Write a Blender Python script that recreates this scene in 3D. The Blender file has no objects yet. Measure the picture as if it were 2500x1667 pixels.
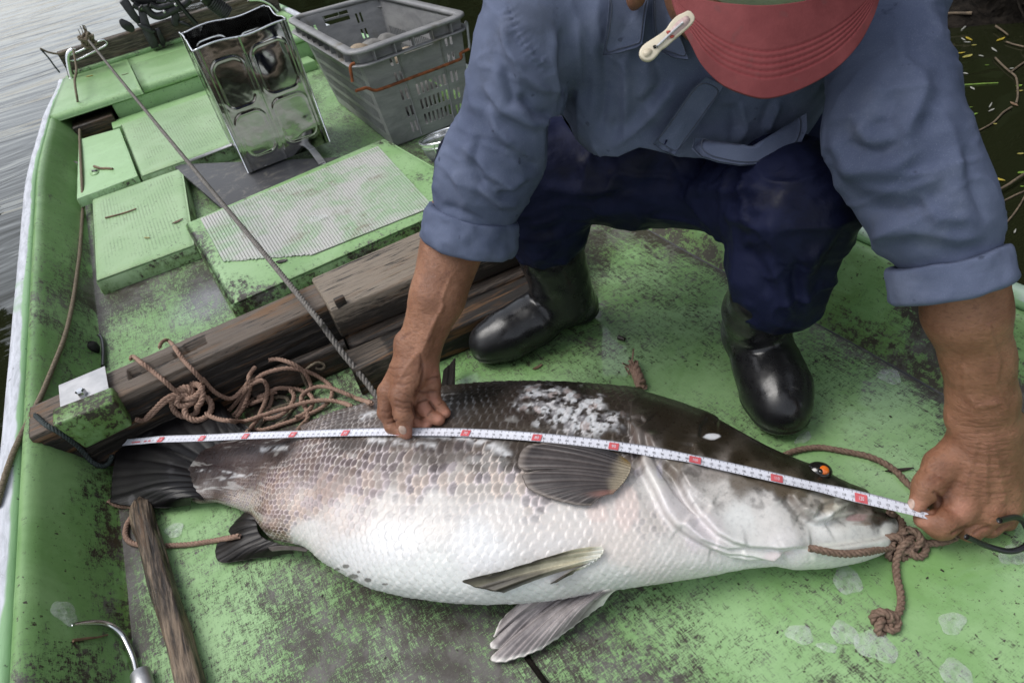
import bpy, math, random
import numpy as np
from mathutils import Vector, Matrix

# ------------------------------------------------------------------ camera, world, sun, exposure
scene = bpy.context.scene
COL = scene.collection
RW = np.array([[0.85157134, -0.43527712, 0.29216448],
               [-0.49269541, -0.47411761, 0.72970112],
               [-0.17910188, -0.76534066, -0.618204]])      # camera axes (right, down, forward) -> world rows
CAM_H = 0.82
cam_data = bpy.data.cameras.new("camera")
cam = bpy.data.objects.new("camera", cam_data)
COL.objects.link(cam)
cam_data.lens = 24.0
cam_data.sensor_width = 36.0
cam_data.clip_start = 0.02
cam_data.clip_end = 600.0
cam.matrix_world = Matrix(((RW[0][0], -RW[0][1], -RW[0][2], 0.0), (RW[1][0], -RW[1][1], -RW[1][2], 0.0),
                           (RW[2][0], -RW[2][1], -RW[2][2], CAM_H), (0, 0, 0, 1)))
cam_data.dof.use_dof = True
cam_data.dof.focus_distance = 1.0
cam_data.dof.aperture_fstop = 14.0
scene.camera = cam

SUN_EL, SUN_ROT = math.radians(60), math.radians(300)
world = bpy.data.worlds.new("World")
scene.world = world
world.use_nodes = True
wn = world.node_tree.nodes
wl = world.node_tree.links
wn.clear()
w_out = wn.new("ShaderNodeOutputWorld")
w_bg = wn.new("ShaderNodeBackground")
w_sky = wn.new("ShaderNodeTexSky")
w_hs = wn.new("ShaderNodeHueSaturation")
w_sky.sky_type = 'NISHITA'
w_sky.sun_disc = False
w_sky.sun_elevation = SUN_EL
w_sky.sun_rotation = SUN_ROT
w_sky.air_density = 1.0
w_sky.dust_density = 1.6
w_hs.inputs['Saturation'].default_value = 0.30
w_bg.inputs['Strength'].default_value = 0.15
wl.new(w_sky.outputs[0], w_hs.inputs['Color'])
wl.new(w_hs.outputs[0], w_bg.inputs['Color'])
wl.new(w_bg.outputs[0], w_out.inputs['Surface'])
sun_d = bpy.data.lights.new("sun", 'SUN')
sun_d.energy = 1.2
sun_d.angle = math.radians(35)
sun_d.color = (1.0, 0.97, 0.93)
sun = bpy.data.objects.new("sun", sun_d)
COL.objects.link(sun)
_sd = Vector((math.sin(SUN_ROT) * math.cos(SUN_EL), math.cos(SUN_ROT) * math.cos(SUN_EL), math.sin(SUN_EL)))
sun.rotation_euler = _sd.to_track_quat('Z', 'Y').to_euler()
sun.location = (0, 0, 6)
scene.view_settings.view_transform = 'Standard'
scene.view_settings.look = 'None'
scene.view_settings.exposure = 0.66
scene.view_settings.gamma = 1.0
scene.view_settings.use_curve_mapping = False
try:
    scene.cycles.max_bounces = 8
    scene.cycles.transparent_max_bounces = 12
except Exception:
    pass

# ------------------------------------------------------------------ measuring helpers
FPX = 24.0 / 36.0 * 2500.0


def ray(px, py):
    return RW @ np.array([px - 1250.0, py - 833.5, FPX])


def G(px, py, z=0.0):
    """point of the horizontal plane at height z"""
    r = ray(px, py)
    return np.array([0, 0, CAM_H]) + r * ((z - CAM_H) / r[2])


def D(px, py, d):
    """point at distance d along the optical axis"""
    return np.array([0, 0, CAM_H]) + ray(px, py) * (d / FPX)


def PX(V):
    """pixel position of points"""
    c = (np.asarray(V, float) - np.array([0, 0, CAM_H])) @ RW
    return np.stack([c[:, 0] / c[:, 2] * FPX + 1250.0, c[:, 1] / c[:, 2] * FPX + 833.5], 1)


def zm(x0, y0, s):
    return lambda x, y: (x0 + x * s, y0 + y * s)


def smooth(a, b, x):
    t = np.clip((np.asarray(x, float) - a) / (b - a), 0, 1)
    return t * t * (3 - 2 * t)


def _hash(ix, iy, iz, seed):
    h = (ix.astype(np.int64) * 374761393 + iy.astype(np.int64) * 668265263 + iz.astype(np.int64) * 2147483647 + seed * 1274126177)
    h = (h ^ (h >> 13)) * 1274126177
    h = (h ^ (h >> 16)) & 0xffffff
    return h / float(0xffffff)


def vnoise(p, seed=0):
    p = np.asarray(p, float)
    i = np.floor(p).astype(np.int64)
    f = p - i
    f = f * f * (3 - 2 * f)
    r = 0.0
    for dx in (0, 1):
        for dy in (0, 1):
            for dz in (0, 1):
                w = (f[:, 0] if dx else 1 - f[:, 0]) * (f[:, 1] if dy else 1 - f[:, 1]) * (f[:, 2] if dz else 1 - f[:, 2])
                r = r + w * _hash(i[:, 0] + dx, i[:, 1] + dy, i[:, 2] + dz, seed)
    return r


def fbm(p, octaves=4, seed=0, gain=0.5):
    p = np.asarray(p, float)
    a, s, t = 1.0, 0.0, 0.0
    for o in range(octaves):
        s = s + a * vnoise(p * (2.03 ** o) + o * 17.3, seed + o)
        t += a
        a *= gain
    return s / t - 0.5


def spline(P, n, closed=False):
    """Catmull-Rom through points, n samples, evenly spaced"""
    P = np.asarray(P, float)
    if closed:
        P = np.vstack([P[-1], P, P[0], P[1]])
    else:
        P = np.vstack([2 * P[0] - P[1], P, 2 * P[-1] - P[-2]])
    out = []
    m = 24
    for k in range(1, len(P) - 2):
        p0, p1, p2, p3 = P[k - 1], P[k], P[k + 1], P[k + 2]
        t = np.linspace(0, 1, m, endpoint=False)[:, None]
        out.append(0.5 * ((2 * p1) + (-p0 + p2) * t + (2 * p0 - 5 * p1 + 4 * p2 - p3) * t * t + (-p0 + 3 * p1 - 3 * p2 + p3) * t ** 3))
    out.append(P[-2][None])
    Q = np.vstack(out)
    L = np.concatenate([[0], np.cumsum(np.linalg.norm(np.diff(Q, axis=0), axis=1))])
    u = np.linspace(0, L[-1], n)
    return np.stack([np.interp(u, L, Q[:, k]) for k in range(Q.shape[1])], 1)


# ------------------------------------------------------------------ object helpers
def thing(name, label, cat, loc=(0, 0, 0), group=None):
    o = bpy.data.objects.new(name, None)
    COL.objects.link(o)
    o.location = loc
    o.empty_display_size = 0.05
    o['label'] = label
    o['category'] = cat
    if group:
        o['group'] = group
    return o


def root_loc(o):
    v = Vector((0, 0, 0))
    while o is not None:
        v = v + o.location
        o = o.parent
    return np.array(v)


def mesh_data(name, V, F, mats, smooth_=True, attrs=None, fmat=None):
    me = bpy.data.meshes.new(name)
    V = np.asarray(V, np.float32)
    if isinstance(F, np.ndarray) and F.ndim == 2:
        n, k = F.shape
        me.vertices.add(len(V))
        me.vertices.foreach_set('co', V.ravel())
        me.loops.add(n * k)
        me.loops.foreach_set('vertex_index', F.astype(np.int32).ravel())
        me.polygons.add(n)
        me.polygons.foreach_set('loop_start', (np.arange(n) * k).astype(np.int32))
        me.update(calc_edges=True)
    else:
        me.from_pydata([tuple(map(float, v)) for v in V], [], [tuple(int(i) for i in f) for f in F])
        me.update()
    for m in (mats if isinstance(mats, (list, tuple)) else [mats]):
        me.materials.append(m)
    if fmat is not None:
        me.polygons.foreach_set('material_index', np.asarray(fmat, np.int32))
    me.polygons.foreach_set('use_smooth', np.full(len(me.polygons), bool(smooth_)))
    for k, a in (attrs or {}).items():
        a = np.asarray(a, np.float32)
        if a.ndim == 1:
            at = me.attributes.new(k, 'FLOAT', 'POINT')
            at.data.foreach_set('value', a)
        else:
            if a.shape[1] == 3:
                a = np.hstack([a, np.ones((len(a), 1), np.float32)])
            at = me.attributes.new(k, 'FLOAT_COLOR', 'POINT')
            at.data.foreach_set('color', a.ravel())
    me.validate()
    return me


def part(name, V, F, mats, parent, smooth_=True, attrs=None, fmat=None, at=None, label=None, kind=None):
    """mesh child of a thing (or of a part); V in world coordinates"""
    V = np.asarray(V, float)
    loc = root_loc(parent) if at is None else np.asarray(at, float)
    o = bpy.data.objects.new(name, mesh_data(name, V - loc, F, mats, smooth_, attrs, fmat))
    COL.objects.link(o)
    o.parent = parent
    if at is not None:
        o.location = loc - root_loc(parent)
    if label:
        o['label'] = label
    if kind:
        o['kind'] = kind
    return o


def single(name, V, F, mats, label=None, cat=None, group=None, kind=None, smooth_=True, attrs=None, fmat=None, at=None):
    """a thing that is one mesh"""
    V = np.asarray(V, float)
    loc = np.array([V[:, 0].mean(), V[:, 1].mean(), V[:, 2].min()]) if at is None else np.asarray(at, float)
    o = bpy.data.objects.new(name, mesh_data(name, V - loc, F, mats, smooth_, attrs, fmat))
    COL.objects.link(o)
    o.location = loc
    if label:
        o['label'] = label
    if cat:
        o['category'] = cat
    if group:
        o['group'] = group
    if kind:
        o['kind'] = kind
    return o


def join(*parts):
    V, F, n = [], [], 0
    for v, f in parts:
        v = np.asarray(v, float)
        V.append(v)
        F += [tuple(int(i) + n for i in q) for q in f]
        n += len(v)
    return np.vstack(V), F


def grid_faces(nu, nv, wrap_v=False, wrap_u=False):
    """faces of a nu x nv vertex grid, index u*nv+v"""
    u = np.arange(nu if wrap_u else nu - 1)
    v = np.arange(nv if wrap_v else nv - 1)
    U, W = np.meshgrid(u, v, indexing='ij')
    U2, W2 = (U + 1) % nu, (W + 1) % nv
    return np.stack([U * nv + W, U2 * nv + W, U2 * nv + W2, U * nv + W2], -1).reshape(-1, 4)


def frames(P):
    """parallel transported frames along a path"""
    T = np.gradient(P, axis=0)
    T /= np.linalg.norm(T, axis=1)[:, None] + 1e-12
    a = np.array([0, 0, 1.0]) if abs(T[0][2]) < 0.9 else np.array([1.0, 0, 0])
    n = np.cross(T[0], a)
    n /= np.linalg.norm(n)
    N = [n]
    for k in range(1, len(P)):
        n = n - T[k] * (n @ T[k])
        n /= np.linalg.norm(n) + 1e-12
        N.append(n)
    N = np.array(N)
    return T, N, np.cross(T, N)


def tube(P, r, seg=10, caps=True):
    P = np.asarray(P, float)
    r = np.broadcast_to(np.asarray(r, float), (len(P),))
    T, N, B = frames(P)
    a = np.linspace(0, 2 * np.pi, seg, endpoint=False)
    V = P[:, None] + r[:, None, None] * (np.cos(a)[None, :, None] * N[:, None] + np.sin(a)[None, :, None] * B[:, None])
    V = V.reshape(-1, 3)
    F = [tuple(f) for f in grid_faces(len(P), seg, wrap_v=True)]
    if caps:
        F.append(tuple(range(seg - 1, -1, -1)))
        F.append(tuple((len(P) - 1) * seg + i for i in range(seg)))
    return V, F


def rope(P, r, pitch, strands=3, seg=6, step=None, hand=1):
    """laid rope: strands wound round the path"""
    P = np.asarray(P, float)
    L = np.concatenate([[0], np.cumsum(np.linalg.norm(np.diff(P, axis=0), axis=1))])
    n = max(8, int(L[-1] / (step or pitch / 7)))
    u = np.linspace(0, L[-1], n)
    Q = np.stack([np.interp(u, L, P[:, k]) for k in range(3)], 1)
    T, N, B = frames(Q)
    out = []
    for s in range(strands):
        ph = hand * 2 * np.pi * u / pitch + 2 * np.pi * s / strands
        C = Q + 0.5 * r * (np.cos(ph)[:, None] * N + np.sin(ph)[:, None] * B)
        out.append(tube(C, r * 0.56, seg))
    return join(*out)


def rbox(c, size, bev=0.004, seg=2, rot=None):
    """bevelled box (via bmesh)"""
    import bmesh
    bm = bmesh.new()
    bmesh.ops.create_cube(bm, size=1.0)
    for v in bm.verts:
        v.co = Vector((v.co.x * size[0], v.co.y * size[1], v.co.z * size[2]))
    if bev > 0:
        bmesh.ops.bevel(bm, geom=bm.edges[:], offset=bev, segments=seg, profile=0.5, affect='EDGES')
    V = np.array([v.co for v in bm.verts])
    bm.verts.index_update()
    F = [tuple(v.index for v in f.verts) for f in bm.faces]
    bm.free()
    if rot is not None:
        V = V @ np.asarray(rot, float).T
    return V + np.asarray(c, float), F


def hexa(B, T):
    """box from four bottom and four top corners (same winding)"""
    V = np.vstack([B, T])
    F = [(3, 2, 1, 0), (4, 5, 6, 7)] + [(i, (i + 1) % 4, 4 + (i + 1) % 4, 4 + i) for i in range(4)]
    return V, F


def bevel(V, F, off, seg=2):
    import bmesh
    bm = bmesh.new()
    vs = [bm.verts.new(v) for v in V]
    for f in F:
        bm.faces.new([vs[i] for i in f])
    bmesh.ops.recalc_face_normals(bm, faces=bm.faces[:])
    bmesh.ops.bevel(bm, geom=bm.edges[:], offset=off, segments=seg, profile=0.5, affect='EDGES')
    bm.verts.index_update()
    V2 = np.array([v.co for v in bm.verts])
    F2 = [tuple(v.index for v in f.verts) for f in bm.faces]
    bm.free()
    return V2, F2


def bar(p0, p1, w, h, up=(0, 0, 1), n=40, m=10, bow=0.0, noise=0.0, nscale=30, seed=0, rnd=0.15):
    """long timber: rounded rectangular section swept from p0 to p1, with grain relief; w across, h along up"""
    p0, p1, up = np.asarray(p0, float), np.asarray(p1, float), np.asarray(up, float)
    t = p1 - p0
    L = np.linalg.norm(t)
    t /= L
    s = np.cross(t, up)
    s /= np.linalg.norm(s)
    u = np.cross(s, t)
    pts = []
    k = m
    for (ax, ay, bx, by) in ((-1, -1, 1, -1), (1, -1, 1, 1), (1, 1, -1, 1), (-1, 1, -1, -1)):
        for i in range(k):
            q = i / k
            pts.append((ax + (bx - ax) * q, ay + (by - ay) * q))
    S = np.array(pts)
    rr = rnd
    d = np.maximum(np.abs(S) - (1 - rr), 0)
    ln = np.linalg.norm(d, axis=1)
    fac = np.where(ln > rr, rr / np.maximum(ln, 1e-9), 1)
    S = np.sign(S) * (np.minimum(np.abs(S), 1 - rr) + d * fac[:, None])
    X = np.linspace(0, 1, n)
    V = p0 + X[:, None, None] * L * t + (S[None, :, 0:1] * w / 2 * s + S[None, :, 1:2] * h / 2 * u) + (bow * np.sin(X * np.pi))[:, None, None] * u
    V = V.reshape(-1, 3)
    if noise:
        nn = fbm(np.stack([np.repeat(X * L * nscale * 0.08, len(S)), np.tile(S[:, 0] * w * nscale * 2, n), np.tile(S[:, 1] * h * nscale * 2, n)], 1), 4, seed)
        nrm = np.tile(S / (np.linalg.norm(S, axis=1)[:, None] + 1e-9), (n, 1))
        V = V + (nn * noise)[:, None] * (nrm[:, 0:1] * s + nrm[:, 1:2] * u)
    M = len(S)
    F = [tuple(f) for f in grid_faces(n, M, wrap_v=True)]
    F.append(tuple(range(M - 1, -1, -1)))
    F.append(tuple((n - 1) * M + i for i in range(M)))
    return V, F


def mesh_from_outline(O, thick, up=(0, 0, 1)):
    """flat plate with real thickness from a 3D outline (planar-ish)"""
    O = np.asarray(O, float)
    n = len(O)
    up = np.asarray(up, float) * thick
    V = np.vstack([O, O + up])
    F = [tuple(range(n - 1, -1, -1)), tuple(range(n, 2 * n))] + [(i, (i + 1) % n, n + (i + 1) % n, n + i) for i in range(n)]
    return V, F


# ------------------------------------------------------------------ implicit surfaces for bodies and cloth
class SDF:
    def __init__(self, lo, hi, res):
        self.lo = np.asarray(lo, float)
        self.res = res
        self.n = np.ceil((np.asarray(hi, float) - self.lo) / res).astype(int) + 1
        self.f = np.full(self.n, 0.3, np.float32)

    def _sub(self, lo, hi):
        a = np.clip(np.floor((lo - self.lo) / self.res).astype(int), 0, self.n)
        b = np.clip(np.ceil((hi - self.lo) / self.res).astype(int) + 1, 0, self.n)
        if np.any(b <= a):
            return None
        sl = tuple(slice(a[i], b[i]) for i in range(3))
        ax = [self.lo[i] + np.arange(a[i], b[i], dtype=np.float32) * self.res for i in range(3)]
        return sl, np.meshgrid(*ax, indexing='ij', sparse=True)

    def _blend(self, sl, d, k, op):
        f = self.f[sl]
        d = d.astype(np.float32)
        if op == 'sub':
            if k <= 0:
                self.f[sl] = np.maximum(f, -d)
            else:
                h = np.clip(0.5 - 0.5 * (f + d) / k, 0, 1)
                self.f[sl] = f * (1 - h) - d * h + k * h * (1 - h)
        elif k <= 0:
            self.f[sl] = np.minimum(f, d)
        else:
            h = np.maximum(k - np.abs(f - d), 0) / k
            self.f[sl] = np.minimum(f, d) - h * h * k * 0.25

    def cone(self, a, b, ra, rb, k=0.01, op='add', flat=None):
        """capsule with linearly varying radius; flat=(axis, factor) squeezes it along an axis"""
        a, b = np.asarray(a, float), np.asarray(b, float)
        m = max(ra, rb) + k * 1.5 + self.res * 3
        if flat is not None:
            m *= max(1.0, 1.0 / flat[1]) if flat[1] < 1 else flat[1]
        s = self._sub(np.minimum(a, b) - m, np.maximum(a, b) + m)
        if s is None:
            return self
        sl, (X, Y, Z) = s
        ba = b - a
        L2 = max(ba @ ba, 1e-12)
        px, py, pz = X - a[0], Y - a[1], Z - a[2]
        t = np.clip((px * ba[0] + py * ba[1] + pz * ba[2]) / L2, 0, 1)
        qx, qy, qz = px - t * ba[0], py - t * ba[1], pz - t * ba[2]
        d2 = qx * qx + qy * qy + qz * qz
        if flat is not None:
            ax = np.asarray(flat[0], float)
            ax = ax / np.linalg.norm(ax)
            c = qx * ax[0] + qy * ax[1] + qz * ax[2]
            d2 = d2 + c * c * (1.0 / flat[1] ** 2 - 1.0)
        d = np.sqrt(d2) - (ra + (rb - ra) * t)
        if flat is not None:
            d = d * min(1.0, flat[1])
        self._blend(sl, d, k, op)
        return self

    def chain(self, pts, radii, k=0.01, flat=None):
        for i in range(len(pts) - 1):
            self.cone(pts[i], pts[i + 1], radii[i], radii[i + 1], k, flat=flat)
        return self

    def ellipsoid(self, c, axes, R=None, k=0.01, op='add'):
        c, axes = np.asarray(c, float), np.asarray(axes, float)
        m = axes.max() + k * 1.5 + self.res * 3
        s = self._sub(c - m, c + m)
        if s is None:
            return self
        sl, (X, Y, Z) = s
        p = [X - c[0], Y - c[1], Z - c[2]]
        if R is not None:
            R = np.asarray(R, float)       # columns = local axes
            p = [p[0] * R[0, i] + p[1] * R[1, i] + p[2] * R[2, i] for i in range(3)]
        k0 = np.sqrt(sum((p[i] / axes[i]) ** 2 for i in range(3)))
        k1 = np.sqrt(sum((p[i] / axes[i] ** 2) ** 2 for i in range(3))) + 1e-9
        d = k0 * (k0 - 1) / k1
        self._blend(sl, d, k, op)
        return self

    def mesh(self, iso=0.0):
        import openvdb
        g = openvdb.FloatGrid(0.3)
        g.copyFromArray(np.ascontiguousarray(self.f), tolerance=0.0)
        P, Q = g.convertToQuads(isovalue=iso)
        V = np.asarray(P, float) * self.res + self.lo
        Q = np.asarray(Q, np.int64)
        a, b, c, d = (V[Q[:, i]] for i in range(4))
        if (np.cross(c - a, d - b) * (a + c) * 0.5).sum() - (np.cross(c - a, d - b).sum(0) * V.mean(0)).sum() < 0:
            Q = Q[:, ::-1]
        return V, Q


def vnormals(V, F):
    F = np.asarray(F)
    a, b, c, d = (V[F[:, i]] for i in range(4))
    n = np.cross(c - a, d - b)
    N = np.zeros_like(V)
    for i in range(4):
        np.add.at(N, F[:, i], n)
    return N / (np.linalg.norm(N, axis=1)[:, None] + 1e-12)


def relax(V, F, it=2, lam=0.5):
    F = np.asarray(F)
    E = np.vstack([F[:, [0, 1]], F[:, [1, 2]], F[:, [2, 3]], F[:, [3, 0]]])
    for _ in range(it):
        S = np.zeros_like(V)
        Cn = np.zeros(len(V))
        np.add.at(S, E[:, 0], V[E[:, 1]])
        np.add.at(S, E[:, 1], V[E[:, 0]])
        np.add.at(Cn, E[:, 0], 1)
        np.add.at(Cn, E[:, 1], 1)
        V = V + lam * (S / np.maximum(Cn, 1)[:, None] - V)
    return V


def seg_dist(P, line):
    """distance in 2D from points to a polyline, and parameter along it (0..1)"""
    line = np.asarray(line, float)
    best = np.full(len(P), 1e9)
    par = np.zeros(len(P))
    side = np.zeros(len(P))
    L = np.concatenate([[0], np.cumsum(np.linalg.norm(np.diff(line, axis=0), axis=1))])
    for i in range(len(line) - 1):
        a, b = line[i], line[i + 1]
        ba = b - a
        t = np.clip(((P - a) @ ba) / max(ba @ ba, 1e-9), 0, 1)
        q = P - a - t[:, None] * ba
        d = np.linalg.norm(q, axis=1)
        m = d < best
        best = np.where(m, d, best)
        par = np.where(m, (L[i] + t * (L[i + 1] - L[i])) / L[-1], par)
        side = np.where(m, np.sign(ba[0] * q[:, 1] - ba[1] * q[:, 0]), side)
    return best, par, side


def idw(P, K, val, power=3.0):
    """inverse-distance interpolation of key values"""
    K = np.asarray(K, float)
    val = np.asarray(val, float)
    W = 1.0 / (np.linalg.norm(P[:, None, :] - K[None], axis=2) ** power + 1e-6)
    W /= W.sum(1)[:, None]
    return W @ val


def srgb(r, g, b, f=1.0):
    c = np.array([r, g, b], float) / 255.0
    return tuple(np.where(c <= 0.04045, c / 12.92, ((c + 0.055) / 1.055) ** 2.4) * f)
# ------------------------------------------------------------------ materials
class NT:
    def __init__(self, name):
        self.m = bpy.data.materials.new(name)
        self.m.use_nodes = True
        self.t = self.m.node_tree
        self.t.nodes.clear()
        self.out = self.t.nodes.new("ShaderNodeOutputMaterial")
        self.b = self.t.nodes.new("ShaderNodeBsdfPrincipled")
        self.t.links.new(self.b.outputs[0], self.out.inputs['Surface'])
        self._co = None

    def link(self, a, b):
        self.t.links.new(a, b)

    def _in(self, sock, v):
        if isinstance(v, bpy.types.NodeSocket):
            self.t.links.new(v, sock)
        elif v is not None:
            if hasattr(sock, 'default_value'):
                try:
                    sock.default_value = v
                except Exception:
                    sock.default_value = tuple(v) + (1.0,)
        return sock

    def set(self, **kw):
        for k, v in kw.items():
            self._in(self.b.inputs[k.replace('_', ' ')], v)
        return self

    def co(self, scale=(1, 1, 1), rot=(0, 0, 0), loc=(0, 0, 0), kind='Object'):
        if self._co is None:
            self._co = self.t.nodes.new("ShaderNodeTexCoord")
        mp = self.t.nodes.new("ShaderNodeMapping")
        mp.inputs['Scale'].default_value = scale
        mp.inputs['Rotation'].default_value = rot
        mp.inputs['Location'].default_value = loc
        self.link(self._co.outputs[kind], mp.inputs['Vector'])
        return mp.outputs[0]

    def noise(self, co, scale, detail=4, rough=0.55, dist=0.0, out=0):
        n = self.t.nodes.new("ShaderNodeTexNoise")
        self._in(n.inputs['Vector'], co)
        n.inputs['Scale'].default_value = scale
        n.inputs['Detail'].default_value = detail
        n.inputs['Roughness'].default_value = rough
        n.inputs['Distortion'].default_value = dist
        return n.outputs[out]

    def voro(self, co, scale, feature='F1', out=0, rnd=1.0):
        n = self.t.nodes.new("ShaderNodeTexVoronoi")
        n.feature = feature
        self._in(n.inputs['Vector'], co)
        n.inputs['Scale'].default_value = scale
        n.inputs['Randomness'].default_value = rnd
        return n.outputs[out]

    def wave(self, co, scale, dist=0.0, detail=2, dscale=1.0, direction='X', kind='BANDS'):
        n = self.t.nodes.new("ShaderNodeTexWave")
        n.wave_type = kind
        if kind == 'BANDS':
            n.bands_direction = direction
        self._in(n.inputs['Vector'], co)
        n.inputs['Scale'].default_value = scale
        n.inputs['Distortion'].default_value = dist
        n.inputs['Detail'].default_value = detail
        n.inputs['Detail Scale'].default_value = dscale
        return n.outputs[1]

    def ramp(self, v, stops, interp='LINEAR'):
        n = self.t.nodes.new("ShaderNodeValToRGB")
        n.color_ramp.interpolation = interp
        el = n.color_ramp.elements
        while len(el) < len(stops):
            el.new(0.5)
        for e, (p, c) in zip(el, stops):
            e.position = p
            e.color = (c, c, c, 1) if not hasattr(c, '__len__') else tuple(c)[:3] + (1,)
        self._in(n.inputs[0], v)
        return n.outputs[0]

    def math(self, op, a, b=None, c=None, clamp=False):
        n = self.t.nodes.new("ShaderNodeMath")
        n.operation = op
        n.use_clamp = clamp
        self._in(n.inputs[0], a)
        if b is not None:
            self._in(n.inputs[1], b)
        if c is not None:
            self._in(n.inputs[2], c)
        return n.outputs[0]

    def step(self, v, lo, hi):
        n = self.t.nodes.new("ShaderNodeMapRange")
        n.interpolation_type = 'SMOOTHSTEP'
        self._in(n.inputs[0], v)
        self._in(n.inputs[1], lo)
        self._in(n.inputs[2], hi)
        return n.outputs[0]

    def remap(self, v, a, b, c, d):
        n = self.t.nodes.new("ShaderNodeMapRange")
        self._in(n.inputs[0], v)
        for i, q in enumerate((a, b, c, d)):
            self._in(n.inputs[i + 1], q)
        return n.outputs[0]

    def mix(self, f, a, b, mode='MIX'):
        n = self.t.nodes.new("ShaderNodeMix")
        n.data_type = 'RGBA'
        n.blend_type = mode
        n.clamp_factor = True
        self._in(n.inputs[0], f)
        for s, v in ((n.inputs[6], a), (n.inputs[7], b)):
            if isinstance(v, bpy.types.NodeSocket):
                self.link(v, s)
            else:
                s.default_value = tuple(v)[:3] + (1,)
        return n.outputs[2]

    def attr(self, name, out=2):
        n = self.t.nodes.new("ShaderNodeAttribute")
        n.attribute_name = name
        return n.outputs[out]

    def sep(self, v, i):
        n = self.t.nodes.new("ShaderNodeSeparateXYZ")
        self.link(v, n.inputs[0])
        return n.outputs[i]

    def bump(self, h, strength=0.5, dist=0.01, normal=None):
        n = self.t.nodes.new("ShaderNodeBump")
        n.inputs['Strength'].default_value = strength
        n.inputs['Distance'].default_value = dist
        self._in(n.inputs['Height'], h)
        if normal is not None:
            self.link(normal, n.inputs['Normal'])
        self.link(n.outputs[0], self.b.inputs['Normal'])
        return n.outputs[0]


def simple(name, col, rough=0.5, metal=0.0, vary=0.25, scale=20, bump=0.0, spec=0.5, bscale=60, coat=0.0):
    t = NT(name)
    c = t.co()
    n = t.noise(c, scale, 5, 0.6)
    dk = tuple(x * (1 - vary) for x in col)
    lt = tuple(min(1, x * (1 + vary)) for x in col)
    t.set(Base_Color=t.mix(t.step(n, 0.3, 0.7), dk, lt), Roughness=t.remap(n, 0.3, 0.7, rough * 0.8, min(1, rough * 1.2)), Metallic=metal)
    t.b.inputs['Specular IOR Level'].default_value = spec
    t.b.inputs['Coat Weight'].default_value = coat
    t.b.inputs['Coat Roughness'].default_value = 0.12
    if bump:
        t.bump(t.noise(c, bscale, 5, 0.6), bump, 0.004)
    return t.m


G1, G2 = (0.272, 0.440, 0.205), (0.165, 0.315, 0.106)


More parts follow.
